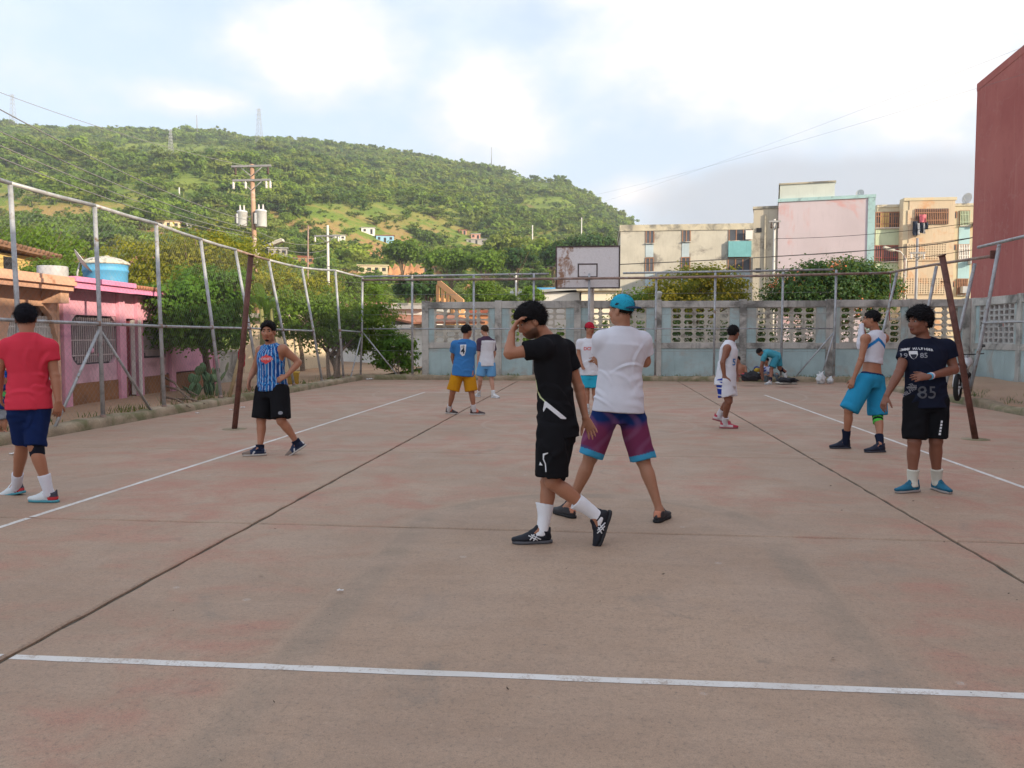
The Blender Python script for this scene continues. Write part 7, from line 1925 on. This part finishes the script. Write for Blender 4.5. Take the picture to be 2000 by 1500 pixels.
# ---------------------------------------------------------------- the players
SK_MID, SK_DARK, SK_LIGHT, SK_TAN = (.37, .165, .095), (.24, .10, .06), (.50, .27, .185), (.40, .195, .12)
BLACK = (.012, .012, .014); WHITE = (.70, .70, .72)
P_white, P_grey, P_red, P_dark = pr('white', (.68, .68, .70)), pr('grey', (.26, .27, .30)), pr('red', (.62, .07, .07)), pr('dark', (.02, .025, .04))
P_midblue = pr('mid_blue', (.03, .16, .42)); P_cyan = pr('cyan', (.06, .42, .62)); P_pink = pr('pale_pink', (.70, .40, .42))
hang = dict(palm=(-1, 0, 0), curl=.42)
def stripe_line(V, t, x, w): return np.abs(x - t) < w

# ---- black kit, walking, hand at the brow
p = Person('man in black sports kit walking with one hand raised to his forehead', 5.9, dict(
    hc=(1039, 628, 0), nb=(1071, 660, .02), sl=(1060, 679, -.13), sr=(1103, 680, .14), el=(994, 692, -.17), wl=(1000, 648, -.10), er=(1131, 757, .16), wr=(1144, 818, .12),
    hl=(1080, 838, -.08), hr=(1096, 838, .09), kl=(1078, 942, -.06), kr=(1070, 943, .10), al=(1166, 1013, -.02), ar=(1056, 1037, 'g')),
    face=(-.95, -.12, 0), body=(-.9, .4), head_up=nrm(_r * -.42 + np.array([0, 0, 1.])), h=.0065, skin=SK_MID, fat=.95, limb=.95, bow=-.02,
    hand_l=dict(dir=(.45, .12, .9), palm=(.9, 0, -.2), curl=.45, thumb=-1), hand_r=dict(dir=(.45, -.1, -.9), palm=(-.3, -1, 0), curl=.28, spread=.22, thumb=1),
    foot_l=dict(dir=(-1, -.25), pitch=1.22), foot_r=dict(dir=(-1, -.12)))
p.stubble = True; p.build_body().eyes(); p.hair((.010, .009, .010), .015, .045, -.062, .0022, seed=4, top=.010)
def black_piping(V):
    t, x, y = p.tcoord(V); C_ = np.tile(np.array(BLACK), (len(V), 1)); return C_
sh = p.shirt(BLACK, .55, -.10, .016, .008, 15, lam=.13, hem_w=.02); srt = p.shorts(BLACK, .88, .030, .014, seed=6, amp=.010)
vd = nrm(_f); kf = 5.72 / FPX
def on_px(poly, me, par, mat, D, name='stripe'):
    """flat print traced as a small polygon on the cloth at the photo position"""
    xs = np.mean([q[0] for q in poly]); ys = np.mean([q[1] for q in poly]); k = D / FPX; at = atd(xs, ys, D)
    return p.decal(me, par, '', 1, at, _r, _u, _f, mat, name, shape=[((q[0] - xs) * k, -(q[1] - ys) * k) for q in poly])
on_px([(1064, 783), (1068, 785), (1107, 817), (1106, 819), (1096, 818), (1070, 797), (1067, 796), (1062, 805), (1061, 800)], p.shirt_me, sh, P_white, 5.72)
on_px([(1046, 742), (1047, 742), (1050, 760), (1058, 776), (1066, 784), (1064, 785), (1055, 777), (1049, 762)], p.shirt_me, sh, pr('lime', (.5, .55, .3)), 5.72, 'piping')
srm = srt.data
on_px([(1060, 886), (1070, 883), (1070, 885), (1063, 889), (1062, 896), (1066, 905), (1067, 921), (1065, 921), (1064, 906), (1060, 897)], srm, srt, P_white, 5.75)
on_px([(1055, 902), (1060, 909), (1053, 909)], srm, srt, P_white, 5.75, 'logo')
wht = (.74, .74, .77)
for q in 'lr':
    s_ = p.shoe(q, (.012, .014, .022), (.03, .03, .035) if q == 'l' else (.10, .10, .11), wht, .20)
    A = p.j['a' + q]; d, u, rr = p.foot_axes(q); side = rr if rr @ _f < 0 else -rr; G = A - u * .088
    for (a, b) in (((.005, .035), (.075, .070)), ((.028, .030), (.095, .066)), ((.030, .066), (.060, .028)), ((.052, .072), (.085, .034))):
        mb = MB(); pts = []
        for k in range(6):
            t_ = k / 5; f_ = a[0] + (b[0] - a[0]) * t_; v_ = a[1] + (b[1] - a[1]) * t_; pts.append(G + d * f_ + u * v_ + side * (.041 - .35 * max(0, v_ - .045) + (.004 if f_ > .04 else 0)))
        mb.tube(pts, .0048, 5); mb.build('side_stripe', P_white, s_)

# ---- white tee, cyan cap, tie-dye shorts
p2 = Person('tall man in white T-shirt and backward cyan cap standing with crossed arms', 6.7, dict(
    hc=(1213, 606, -.02), nb=(1216, 642, 0), sl=(1176, 662, -.02), sr=(1254, 664, .03), el=(1170, 706, .08), wl=(1238, 694, .26), er=(1262, 708, .10), wr=(1190, 700, .27),
    hl=(1185, 800, 0), hr=(1230, 800, .02), kl=(1153, 894, -.03), kr=(1256, 900, 0), al=(1111, 989, 'g'), ar=(1288, 997, 'g')),
    face=(-.78, .62), body=(-.05, 1), h=.0065, skin=SK_TAN, fat=1.02, chest_w=1.08, limb=1.02,
    hand_l=dict(dir=(.6, .3, .1), palm=(0, -1, 0), curl=.5), hand_r=dict(dir=(-.9, -.1, 0), palm=(0, 1, 0), curl=.5), foot_l=dict(dir=(-.55, .83)), foot_r=dict(dir=(.5, .86)))
p = p2; p.build_body().eyes(); p.hair((.02, .014, .010), .003, .05, -.05, brows=True)
sh = p.shirt((.66, .66, .72), .66, -.03, .026, .007, 11, lam=.17, hem_w=.035, sleeve_loose=.018)
def tie(V):
    t, r_ = p2.legcoord(V); n = .05 * np.sin(V[:, 0] * 22 + V[:, 2] * 9) + .05 * np.sin(V[:, 2] * 31 - V[:, 0] * 17)
    C_ = np.tile(np.array((.17, .035, .085)), (len(V), 1)); navy = np.array((.010, .028, .115)); cy = np.array((.055, .30, .50)); mau = np.array((.24, .10, .19))
    w = np.clip((.40 - t + n) / .20, 0, 1)[:, None]; C_ = C_ * (1 - w) + navy * w
    b = np.clip(np.sin(V[:, 0] * 35 + 3 * np.sin(V[:, 2] * 14)) * .5 - .1, 0, .5)[:, None]; C_ = C_ * (1 - b) + mau * b
    w = np.clip((t - .80 + n * .6) / .06, 0, 1)[:, None]; C_ = C_ * (1 - w) + np.array((.03, .05, .16)) * w * .7 + mau * w * .3
    w = (t > .86)[:, None]; return np.where(w, cy, C_)
p.shorts(None, .97, .020, .010, seed=12, amp=.008, col=tie, waist=.16)
def cap_col(V): return np.tile(np.array((.03, .36, .52)), (len(V), 1))
cp = p.cap((.03, .36, .52), -1, (.03, .05, .09))
p.decal(cp.data, cp, '', 1, p.H(-.09, -.01, .05), p.hf * -1, p.up_h, p.hr_, P_dark, 'emblem', shape=[(-.02, -.004), (-.008, -.012), (.012, -.008), (.024, .008), (.008, .004), (.002, .012), (-.006, .002)])
p.decal(cp.data, cp, '', 1, p.H(.045, -.10, .045), p.hr_, p.up_h, nrm(p.hf - p.hr_ * .4), P_red, 'badge', shape=[(-.012, -.025), (.012, -.025), (.014, .02), (0, .028), (-.014, .02)])
for q in 'lr': p.shoe(q, (.035, .035, .04), (.02, .02, .022), None, accent=lambda C_, f, r, v: np.where(((np.abs(f + .045) < .03) & (v > .045) & (np.abs(r) < .03))[:, None], np.array((.55, .22, .13)), C_), low=True)

# ---- red tee, navy shorts, walking away
p = Person('man in red T-shirt and navy shorts walking away along the kerb', 7.4, dict(
    hc=(51, 621, .02), nb=(53, 654, 0), sl=(16, 676, -.06), sr=(95, 677, .06), el=(-2, 722, -.06), wl=(0, 768, .02), er=(107, 733, .06), wr=(114, 786, .02),
    hl=(40, 798, -.03), hr=(74, 798, .03), kl=(44, 866, .06), kr=(68, 872, -.03), al=(31, 948, 'g'), ar=(97, 962, 'g')),
    face=(-.35, .93), body=(-.45, .9), h=.0075, skin=SK_MID, fat=.97, limb=1.02, chest_w=1.10,
    hand_l=dict(palm=(.5, .5, 0), curl=.4), hand_r=dict(dir=(-.1, 0, -1), palm=(-.7, .6, 0), curl=.5), foot_l=dict(dir=(-1, .25), pitch=.22), foot_r=dict(dir=(-1, .12)))
p.build_body(); p.hair((.012, .012, .018), .012, .05, -.062, seed=7, brows=False); p.shirt((.62, .045, .075), .50, -.01, .018, .009, 21, lam=.14, hem_w=.02)
p.shorts((.010, .022, .085), .97, .008, .0, seed=22, amp=.010)
# black knee sleeve
K, Hh, A = p.j['kr'], p.j['hr'], p.j['ar']; s = SDF(.007); s.loft(K + (Hh - K) * .16, K + (A - K) * .20, [(0, .068, .072, 0), (.5, .064, .067, 0), (1, .061, .065, 0)], p.side_h); p.add('knee_sleeve', s.mesh('knee_sleeve', M_cloth, p.o, flat((.012, .014, .022)), 1))
def red_shoe(C_, f, r, v):
    C_[(f < -.02) & (v > .05)] = (.05, .05, .07); C_[(f < .0) & (v < .052)] = (.55, .04, .05); return C_
for q in 'lr': p.shoe(q, (.62, .66, .68), (.08, .30, .36), (.66, .66, .72), .17, accent=red_shoe)

# ---- blue striped tank top
p3 = Person('man in blue pinstriped tank top and black shorts facing the camera', 10.4, dict(
    hc=(524, 648, -.03), nb=(529, 672, .02), sl=(553, 682, -.06), sr=(510, 684, .09), el=(584, 708, .02), wl=(559, 735, -.14), er=(496, 724, .14), wr=(487, 741, .04),
    hl=(546, 762, -.03), hr=(517, 762, .06), kl=(549, 822, -.10), kr=(510, 822, .02), al=(580, 866, .0), ar=(507, 876, 'g')),
    face=(.05, -1, 0), body=(-.4, -.9), h=.009, skin=SK_MID, fat=1.14, limb=1.04, bow=.0, headscale=1.08,
    hand_l=dict(dir=(-.9, -.15, -.35), palm=(0, .8, -.5), curl=.5), hand_r=dict(dir=(-.1, -.1, -1), palm=(1, -.2, 0), curl=.3), foot_l=dict(dir=(-.93, -.35), pitch=.55), foot_r=dict(dir=(-.95, -.3)))
p = p3; p.build_body().eyes(); p.hair((.012, .010, .010), .007, .062, -.035, seed=8, top=.003); p.beard((.014, .011, .010), False)
def pin(V):
    t, x, y = p3.tcoord(V); ang = np.arctan2(x, y) * .16
    n = .5 + .5 * np.sin(V[:, 2] * 42 + 4 * np.sin(V[:, 0] * 37) + 3 * np.sin(V[:, 2] * 19 + V[:, 1] * 23)); C_ = np.array((.012, .045, .20)) * (1 - n[:, None]) + np.array((.03, .19, .46)) * n[:, None]
    s_ = np.abs(((ang / .046) % 1) - .5) < .085; C_[s_] = (.42, .52, .66); return C_
sh = p.shirt(None, 0, -.02, .012, .004, 31, tank=True, lam=.12, hem_w=.02, col=pin, neck_r=.085)
at = atd(516, 701, 10.2)
p.decal(p.shirt_me, sh, '', 1, at, _r, np.array([0, 0, 1.]), _f, P_red, 'badge', shape=[(-.075, 0), (-.062, .03), (-.02, .04), (0, .062), (.03, .042), (.07, .035), (.08, 0), (.065, -.03), (.03, -.045), (0, -.066), (-.03, -.045), (-.065, -.03)])
p.decal(p.shirt_me, sh, 'HORNETS', .042, at, _r, np.array([0, 0, 1.]), _f, P_pink, 'lettering', bold=.0016, off=.006)
srt = p.shorts(BLACK, .92, .030, .016, seed=33, amp=.006)
p.decal(srt.data, srt, '', 1, atd(543.5, 807, 10.1), _r, np.array([0, 0, 1.]), _f, P_grey, 'badge', shape=[(.028 * math.cos(a), .022 * math.sin(a)) for a in np.linspace(0, 6.28, 13)[:-1]])
def tan_toe(C_, f, r, v): C_[(f > .115)] = (.20, .15, .12); C_[(np.abs(f - .08 + (v - .03) * .6) < .010) & (v < .06)] = (.6, .6, .6); C_[(f < -.06) & (v > .04)] = (.55, .55, .55); return C_
for q in 'lr': p.shoe(q, (.012, .022, .06), (.50, .46, .42), (.015, .02, .04), .05, accent=tan_toe, low=True)

# ---- blue jersey, mustard shorts
p = Person('man in blue numbered jersey and mustard shorts seen from behind', 15.6, dict(
    hc=(912, 647, 0), nb=(910, 664, 0), sl=(889, 672, -.02), sr=(922, 673, .05), el=(884, 697, .10), wl=(888, 717, .22), er=(921, 701, .02), wr=(923, 724, -.04),
    hl=(895, 726, 0), hr=(915, 726, .03), kl=(884, 766, 0), kr=(921, 767, .02), al=(877, 799, 'g'), ar=(926, 801, 'g')),
    face=(.75, .6), body=(.3, 1), h=.011, skin=SK_MID, fat=1.12, limb=1.02, hand_l=dict(curl=.4), hand_r=dict(palm=(-1, .2, 0), curl=.4), foot_l=dict(dir=(.75, -.5)), foot_r=dict(dir=(1, -.1)))
p.build_body(); p.hair((.012, .011, .011), .010, .05, -.03, brows=False); sh = p.shirt((.045, .175, .42), .62, -.14, .024, .009, 41, lam=.14, hem_w=.035, sleeve_loose=.022)
vb_ = np.array([0, 0, 1.]); at = atd(903, 683, 15.3)
p.decal(p.shirt_me, sh, '', 1, at, _r, vb_, _f, P_white, 'badge', shape=[(-.05, .10), (.065, .105), (.055, -.02), (.03, -.10), (-.01, -.115), (-.06, -.06), (-.045, .0)])
p.decal(p.shirt_me, sh, '4', .15, at - (0, 0, .02), _r, vb_, _f, P_dark, 'number', bold=.004, off=.009); p.decal(p.shirt_me, sh, '17', .06, at + (0, 0, .06), _r, vb_, _f, P_dark, 'number', bold=.002, off=.009)
p.decal(p.shirt_me, sh, '', 1, atd(901, 669, 15.3), _r, vb_, _f, pr('deep_blue', (.02, .08, .25)), 'name_band', shape=[(-.075, -.012), (.075, -.012), (.075, .012), (-.075, .012)])
p.shorts((.52, .235, .012), .92, .030, .02, seed=42, amp=.006)
for q in 'lr': p.shoe(q, (.055, .035, .035), (.60, .56, .52), (.60, .58, .58), .12, accent=lambda C_, f, r, v: np.where(((f > .02) & (f < .09) & (v > .05))[:, None], np.array((.50, .12, .06)), C_))

# ---- white and plum raglan
def plum(P_):
    def f(V):
        t, x, y = P_.tcoord(V); C_ = np.tile(np.array((.62, .62, .65)), (len(V), 1)); C_[(t > .86) | ((np.abs(x) > .185) & (t > .35))] = (.075, .045, .075); return C_
    return f
p = Person('man in white shirt with plum shoulders and light blue shorts seen from behind', 20.1, dict(
    hc=(946, 645, 0), nb=(949, 658, 0), sl=(937, 666, -.05), sr=(962, 668, .05), el=(935, 692, -.05), wl=(933, 712, 0), er=(966, 690, .15), wr=(962, 705, .25),
    hl=(942, 712, 0), hr=(959, 712, 0), kl=(938, 741, 0), kr=(960, 742, 0), al=(935, 768, 'g'), ar=(964, 770, 'g')),
    face=(-.7, .7), body=(-.15, 1), h=.012, skin=SK_LIGHT, fat=1.05, hand_l=dict(palm=(1, 0, 0), curl=.4), hand_r=dict(curl=.4), foot_l=dict(dir=(-.4, .8)), foot_r=dict(dir=(.5, -.5)))
p.build_body(); p.hair((.06, .035, .02), .008, .05, -.03, brows=False); p.shirt(None, .75, -.06, .016, .005, 51, col=plum(p), sleeve_loose=.014); p.shorts((.13, .33, .58), .78, .030, .012, seed=52)
for q in 'lr': p.shoe(q, (.62, .62, .62), (.68, .68, .68), (.66, .66, .66), .10)

# ---- red cap
p = Person('man in red cap white printed T-shirt and cyan shorts behind the crossed-arm man', 16.0, dict(
    hc=(1152, 642, 0), nb=(1151, 661, 0), sr=(1133, 669, 0), sl=(1167, 669, 0), er=(1130, 694, 0), wr=(1136, 712, -.10), el=(1170, 694, -.02), wl=(1161, 699, -.18),
    hr=(1144, 729, 0), hl=(1160, 729, 0), kr=(1146, 768, 0), kl=(1162, 768, 0), ar=(1147, 799, 'g'), al=(1164, 799, 'g')),
    face=(.55, -.8), body=(.15, -1), h=.011, skin=SK_MID, hand_l=dict(dir=(-.5, -.3, -.6), palm=(0, .5, .5), curl=.6), hand_r=dict(curl=.4), foot_l=dict(dir=(.3, -1)), foot_r=dict(dir=(-.2, -1)))
p.build_body().eyes(); p.hair((.012, .01, .01), .004, .05, -.05); p.cap((.42, .02, .04), 1); sh = p.shirt((.66, .66, .70), .55, -.06, .020, .006, 61, hem_w=.025)
p.decal(p.shirt_me, sh, 'DCSH', .085, atd(1152, 681, 15.8), _r, vb_, _f, P_red, 'lettering', bold=.002, off=.006); p.shorts((.03, .36, .52), .72, .028, .02, seed=62)
for q in 'lr': p.shoe(q, (.5, .5, .5), (.6, .6, .6), (.6, .6, .6), .1)

# ---- white tank, white and blue shorts
p8 = Person('man in white sleeveless jersey and white and blue shorts turning away', 13.2, dict(
    hc=(1433, 650, .03), nb=(1427, 667, .02), sr=(1420, 680, -.14), sl=(1431, 679, .17), er=(1411, 708, -.20), wr=(1415, 736, -.17), el=(1437, 706, .26), wl=(1438, 728, .2),
    hr=(1413, 744, -.09), hl=(1423, 744, .08), kr=(1423, 784, -.08), kl=(1424, 784, .12), ar=(1416, 826, 'g'), al=(1404, 812, .28)),
    face=(.75, .62), body=(.9, .35), h=.0095, skin=SK_DARK, fat=1.05, limb=1.0, bow=-.02,
    hand_r=dict(palm=(.5, .8, 0), curl=.5), hand_l=dict(curl=.4), foot_r=dict(dir=(1, -.15)), foot_l=dict(dir=(.95, -.1), pitch=.25))
p = p8; p.build_body().eyes(); p.hair((.012, .011, .011), .009, .05, -.04); sh = p.shirt((.66, .66, .70), 0, -.14, .022, .007, 71, tank=True, lam=.13, hem_w=.03)
p.decal(p.shirt_me, sh, '5', .15, atd(1433.5, 708, 13.1), _r * .55, vb_, _f, P_midblue, 'number', bold=.003, off=.006)
def bside(V):
    t, x, y = p8.tcoord(V); C_ = np.tile(np.array((.64, .64, .68)), (len(V), 1)); L_, r_ = p8.legcoord(V); m = (y < -.005) & (x > .04); C_[m & (((V[:, 2] * 9) % 1) > .18)] = (.02, .045, .30); return C_
p.shorts(None, .72, .030, .03, seed=72, col=bside, amp=.007)
def redshoe(C_, f, r, v): C_[(v > .06) | (f > .12)] = (.42, .03, .06); return C_
for q in 'lr': p.shoe(q, (.58, .50, .50), (.34, .10, .11), (.60, .56, .58), .12, accent=redshoe)

# ---- bare-backed sitter on the kerb
p = Person('bare-chested person in red shorts sitting on the end kerb', 27.6, dict(
    hc=(1441, 703, .05), nb=(1445, 712, .05), sr=(1438, 716, .02), sl=(1455, 717, .05), er=(1434, 729, -.1), wr=(1440, 738, -.35), el=(1458, 729, -.05), wl=(1452, 738, -.32),
    hr=(1443, 737, .05), hl=(1451, 738, .05), kr=(1440, 736, -.42), kl=(1453, 735, -.42), ar=(1441, 749, -.50), al=(1450, 749, -.50)),
    face=(-.5, -.85), body=(-.1, -1), h=.013, skin=SK_MID, hand_l=dict(curl=.4), hand_r=dict(curl=.4), foot_l=dict(dir=(.1, -1)), foot_r=dict(dir=(-.2, -1)))
p.build_body(); p.hair(brows=False); p.shorts((.58, .04, .09), .85, .02, .01, seed=82)
for q in 'lr': p.shoe(q, (.06, .07, .07), (.12, .12, .12), None, low=True)
# ---- crouching player in white and blue
p = Person('crouching person in white and blue shirt and grey trousers beside the ball', 27.4, dict(
    hc=(1496, 705, 0), nb=(1497, 715, .02), sr=(1489, 719, 0), sl=(1505, 719, .05), er=(1486, 728, -.2), wr=(1483, 726, -.4), el=(1509, 728, -.2), wl=(1502, 733, -.4),
    hr=(1497, 741, .12), hl=(1507, 741, .12), kr=(1495, 733, -.36), kl=(1517, 732, -.30), ar=(1496, 748, -.28), al=(1512, 748, -.26)),
    face=(-.6, -.75), body=(0, -1), h=.013, skin=SK_MID, hand_l=dict(curl=.4), hand_r=dict(curl=.4), foot_l=dict(dir=(.2, -1)), foot_r=dict(dir=(-.2, -1)))
def wb(V): n = np.sin(V[:, 0] * 31 + 2 * np.sin(V[:, 2] * 23)) * np.sin(V[:, 2] * 37 + V[:, 1] * 11); C_ = np.tile(np.array((.55, .57, .68)), (len(V), 1)); C_[n > .25] = (.06, .10, .40); return C_
p.build_body(); p.hair(brows=False); p.shirt(None, .6, .0, .016, .004, 91, col=wb); p.shorts((.13, .16, .18), 1.75, .014, .004, seed=92)
for q in 'lr': p.shoe(q, (.02, .02, .03), (.1, .1, .1), None, low=True)
# ---- bending player in teal
p = Person('player in teal shirt and shorts bent double with one foot lifted', 26.2, dict(
    hc=(1484, 688, -.05), nb=(1490, 690, 0), sr=(1493, 696, .18), sl=(1492, 697, -.16), er=(1489, 716, .16), wr=(1490, 735, .12), el=(1486, 716, -.18), wl=(1487, 736, -.16),
    hr=(1519, 697, .09), hl=(1517, 698, -.09), kr=(1522, 720, .05), kl=(1506, 722, -.12), ar=(1535, 726, .10), al=(1504, 745.5, 'g')),
    face=(-.75, -.2, -.65), body=(-.3, -.1), h=.012, skin=SK_DARK, head_up=nrm(_r * -.6 + np.array([0, 0, .45])), bow=-.05, hand_l=dict(curl=.5), hand_r=dict(curl=.5), foot_l=dict(dir=(-.9, -.4)), foot_r=dict(dir=(.1, -.2), pitch=1.2), origin=gnd(1504, 752))
p.front = np.array([0, 0, -1.0]) + _r * -.1; p.front = nrm(p.front - p.spine * (p.front @ p.spine)); p.bow = -p.front * .06
p.build_body(); p.hair(brows=False); p.shirt((.065, .30, .38), .45, -.10, .018, .005, 101); p.shorts((.05, .25, .33), .80, .026, .015, seed=102)
for q in 'lr': p.shoe(q, (.60, .60, .60), (.66, .66, .66), (.012, .014, .03), .2)

# ---- towel man
p = Person('man in cyan shorts with his white shirt pulled up wiping his face', 10.9, dict(
    hc=(1702, 624, 0), nb=(1711, 648, .02), sl=(1690, 661, -.11), sr=(1727, 660, .14), el=(1682, 702, -.14), wl=(1667, 740, -.12), er=(1712, 690, .34), wr=(1690, 655, .26),
    hl=(1690, 742, -.07), hr=(1711, 742, .08), kl=(1657, 802, -.05), kr=(1714, 812, .04), al=(1650, 863, 'g'), ar=(1718, 870, 'g')),
    face=(-.85, .4), body=(-.75, .65), h=.009, skin=SK_MID, fat=.98, limb=.98, hand_l=dict(palm=(.6, .6, 0), curl=.4), hand_r=dict(dir=(-.3, -.1, .9), palm=(-.9, 0, 0), curl=.7), foot_l=dict(dir=(-1, -.1)), foot_r=dict(dir=(-1, -.15)))
P12 = p
def bband(V):
    t, x, y = P12.tcoord(V); C_ = np.tile(np.array((.64, .64, .70)), (len(V), 1)); q = (V - atd(1722, 662, 10.7)) @ _r; z = (V - atd(1722, 662, 10.7))[:, 2]
    m = np.abs(z - np.where(q < 0, q * .75, -q * .9)) < .026; C_[m & (y < .03)] = (.02, .20, .52); return C_
p.build_body().eyes(); p.hair((.012, .011, .012), .006, .05, -.06, seed=9); p.shirt(None, 0, .10, .012, .005, 111, tank=True, col=bband, crop=.34)
s = SDF(.008); c0 = atd(1684, 632, 10.95); s.loft(atd(1683, 632, 10.92), atd(1680, 682, 10.92), [(0, .022, .05, 0), (.3, .035, .06, 0), (.8, .045, .07, 0), (1, .03, .05, 0)], _r, k=.02); s.noise(folds(3, .006, .05, _r)); p.add('lifted_shirt_front', s.mesh('lifted_shirt_front', M_cloth, p.o, flat((.66, .66, .72))))
def cyt(V):
    t, x, y = P12.tcoord(V); C_ = np.tile(np.array((.025, .25, .43)), (len(V), 1)); C_[t > .105] = (.012, .03, .09); return C_
p.shorts(None, .98, .034, .02, seed=112, amp=.011, col=cyt)
K, Hh, A = p.j['kr'], p.j['hr'], p.j['ar']; s = SDF(.008); s.loft(K + (Hh - K) * .10, K + (A - K) * .26, [(0, .068, .070, 0), (1, .062, .066, 0)], p.side_h)
def ks(V): d = A - K; t = (V - K) @ d / (d @ d); C_ = np.tile(np.array((.012, .02, .02)), (len(V), 1)); C_[((t > .10) & (t < .14)) | (t > .20)] = (.10, .55, .08); return C_
p.add('knee_sleeve', s.mesh('knee_sleeve', M_cloth, p.o, ks, 1))
for q in 'lr': p.shoe(q, (.012, .016, .035), (.05, .055, .07), (.012, .016, .035), .17)

# ---- navy lettered tee
p = Person('curly haired man in navy lettered T-shirt and black shorts looking aside', 7.9, dict(
    hc=(1796, 629, 0), nb=(1804, 661, .02), sr=(1774, 677, .04), sl=(1848, 677, .04), er=(1756, 728, -.02), wr=(1731, 774, -.08), el=(1864, 722, .02), wl=(1812, 736, -.26),
    hr=(1789, 784, .02), hl=(1828, 784, .02), kr=(1786, 864, -.02), kl=(1828, 862, 0), ar=(1783, 943, 'g'), al=(1831, 940, 'g')),
    face=(-.93, -.28), body=(-.25, -1), h=.007, skin=(.22, .09, .055), fat=1.10, limb=1.08, chest_w=1.06, headscale=1.06, hand_r=dict(dir=(-.35, -.1, -.9), palm=(.8, .3, 0), curl=.35, spread=.18), hand_l=dict(dir=(-1, -.1, .0), palm=(0, .8, -.5), curl=.35), foot_r=dict(dir=(-.95, -.35)), foot_l=dict(dir=(.12, -1)))
p.build_body().eyes(); p.hair((.010, .009, .011), .023, .042, -.045, .0060, 12, top=.018)
sh = p.shirt((.012, .015, .030), .50, -.10, .018, .009, 121, lam=.14, hem_w=.02)
fr_ = nrm(-_f + _r * -.15); lr = _r
def pt_(text, size, px, py, m, **k): return p.decal(p.shirt_me, sh, text, size, atd(px, py, 7.7), lr, vb_, _f, m, 'lettering', **k)
for i, ch in enumerate('TOMMY HILFIGER'):
    u_ = (i - 6.5) / 6.5
    if ch != ' ': pt_(ch, .031, 1801 + 27.5 * u_, 680.5 + 2.6 * u_ * u_ * 1.2 - .5, P_white, bold=.0009)
pt_('19', .066, 1780, 694, P_grey, bold=.001); pt_('85', .066, 1813, 694, P_grey, bold=.001)
k = 7.7 / FPX
p.decal(p.shirt_me, sh, '', 1, atd(1796, 692, 7.7), lr, vb_, _f, P_white, 'shield', shape=[(-.032, .036), (.032, .036), (.033, .0), (.018, -.030), (0, -.044), (-.018, -.030), (-.033, .0)])
p.decal(p.shirt_me, sh, '', 1, atd(1796, 694, 7.7), lr, vb_, _f, P_dark, 'shield_field', off=.007, shape=[(-.022, .014), (.022, .014), (.022, -.002), (.012, -.022), (0, -.032), (-.012, -.022), (-.022, -.002)])
pt_('85', .165, 1819, 768, pr('dim_grey', (.10, .105, .12)), bold=.001)
p.decal(p.shirt_me, sh, 'HILFIGER', .050, atd(1781, 762, 7.7), nrm(_r + vb_ * .62), nrm(vb_ - _r * .62), _f, P_grey, 'lettering', bold=.0005)
srt = p.shorts((.010, .010, .012), .92, .020, .008, seed=122, amp=.006)
for k in range(5): p.decal(srt.data, srt, '', 1, atd(1843.5 - k * .9, 824 + k * 6, 7.75), _r, vb_, _f, P_white, 'mark', shape=[(-.010, -.010), (.008, -.012), (.010, .009), (-.006, .011)])
s = SDF(.005); W = p.j['wl']; E = p.j['el']
for kk, c in ((.93, (.10, .42, .62)), (.87, (.72, .60, .66))):
    s = SDF(.005); s.loft(E + (W - E) * (kk - .02), E + (W - E) * (kk + .02), [(0, .036, .034, 0), (1, .035, .033, 0)], p.front); p.add('wristband', s.mesh('wristband', M_cloth, p.o, flat(c), 1))
for q in 'lr': p.shoe(q, (.012, .13, .22), (.34, .30, .28), (.60, .58, .50), .13)

# ---- child behind the fence
p = Person('small child in dark blue printed shirt standing behind the fence', 11.6, dict(
    hc=(6, 738, 0), nb=(5, 754, 0), sl=(-3, 759, 0), sr=(13, 759, 0), el=(-6, 774, 0), wl=(-5, 787, -.05), er=(14, 774, 0), wr=(13, 787, -.05),
    hl=(0, 796, 0), hr=(9, 796, 0), kl=(0, 820, 0), kr=(9, 821, 0), al=(0, 844, 0), ar=(10, 845, 0)),
    face=(.3, -.9), body=(.1, 1), h=.009, skin=SK_MID, fat=.66, limb=.68, headscale=.82, foot_l=dict(dir=(-.2, -1)), foot_r=dict(dir=(.3, -1)), hand_l=dict(curl=.4, scale=.65), hand_r=dict(curl=.4, scale=.65))
def kidp(V): n = np.sin(V[:, 0] * 60) + np.sin(V[:, 2] * 55 + V[:, 0] * 30); z = V[:, 2]; C_ = np.tile(np.array((.012, .03, .12)), (len(V), 1)); m = (z > .62) & (z < .74); C_[m & (n > .3)] = (.12, .45, .12); C_[m & (n < -.6)] = (.6, .22, .08); return C_
p.build_body(); p.hair(brows=False); p.cap((.02, .10, .45), 1); p.shirt(None, .55, -.06, .012, .003, 131, col=kidp); p.shorts((.26, .28, .31), .85, .018, .01, seed=132)
for q in 'lr': p.shoe(q, (.18, .12, .10), (.1, .08, .07), None, low=True, size=.68)

# ================================================================ AIR: a thin even haze round the whole place
def haze():
    m = bpy.data.materials.new('thin_haze'); m.use_nodes = True; N, L = m.node_tree.nodes, m.node_tree.links
    N.remove(N['Principled BSDF']); v = N.new('ShaderNodeVolumePrincipled'); v.inputs['Color'].default_value = (.90, .95, 1.0, 1); v.inputs['Density'].default_value = .00032; v.inputs['Anisotropy'].default_value = .2
    L.new(v.outputs[0], N['Material Output'].inputs['Volume'])
    o = MB().box(-1500, 1300, -420, 1800, -1.4, 330).build('haze', m); tag(o, kind='stuff'); tag(o, 'thin pale haze filling the air up to the hill', 'haze')
haze()
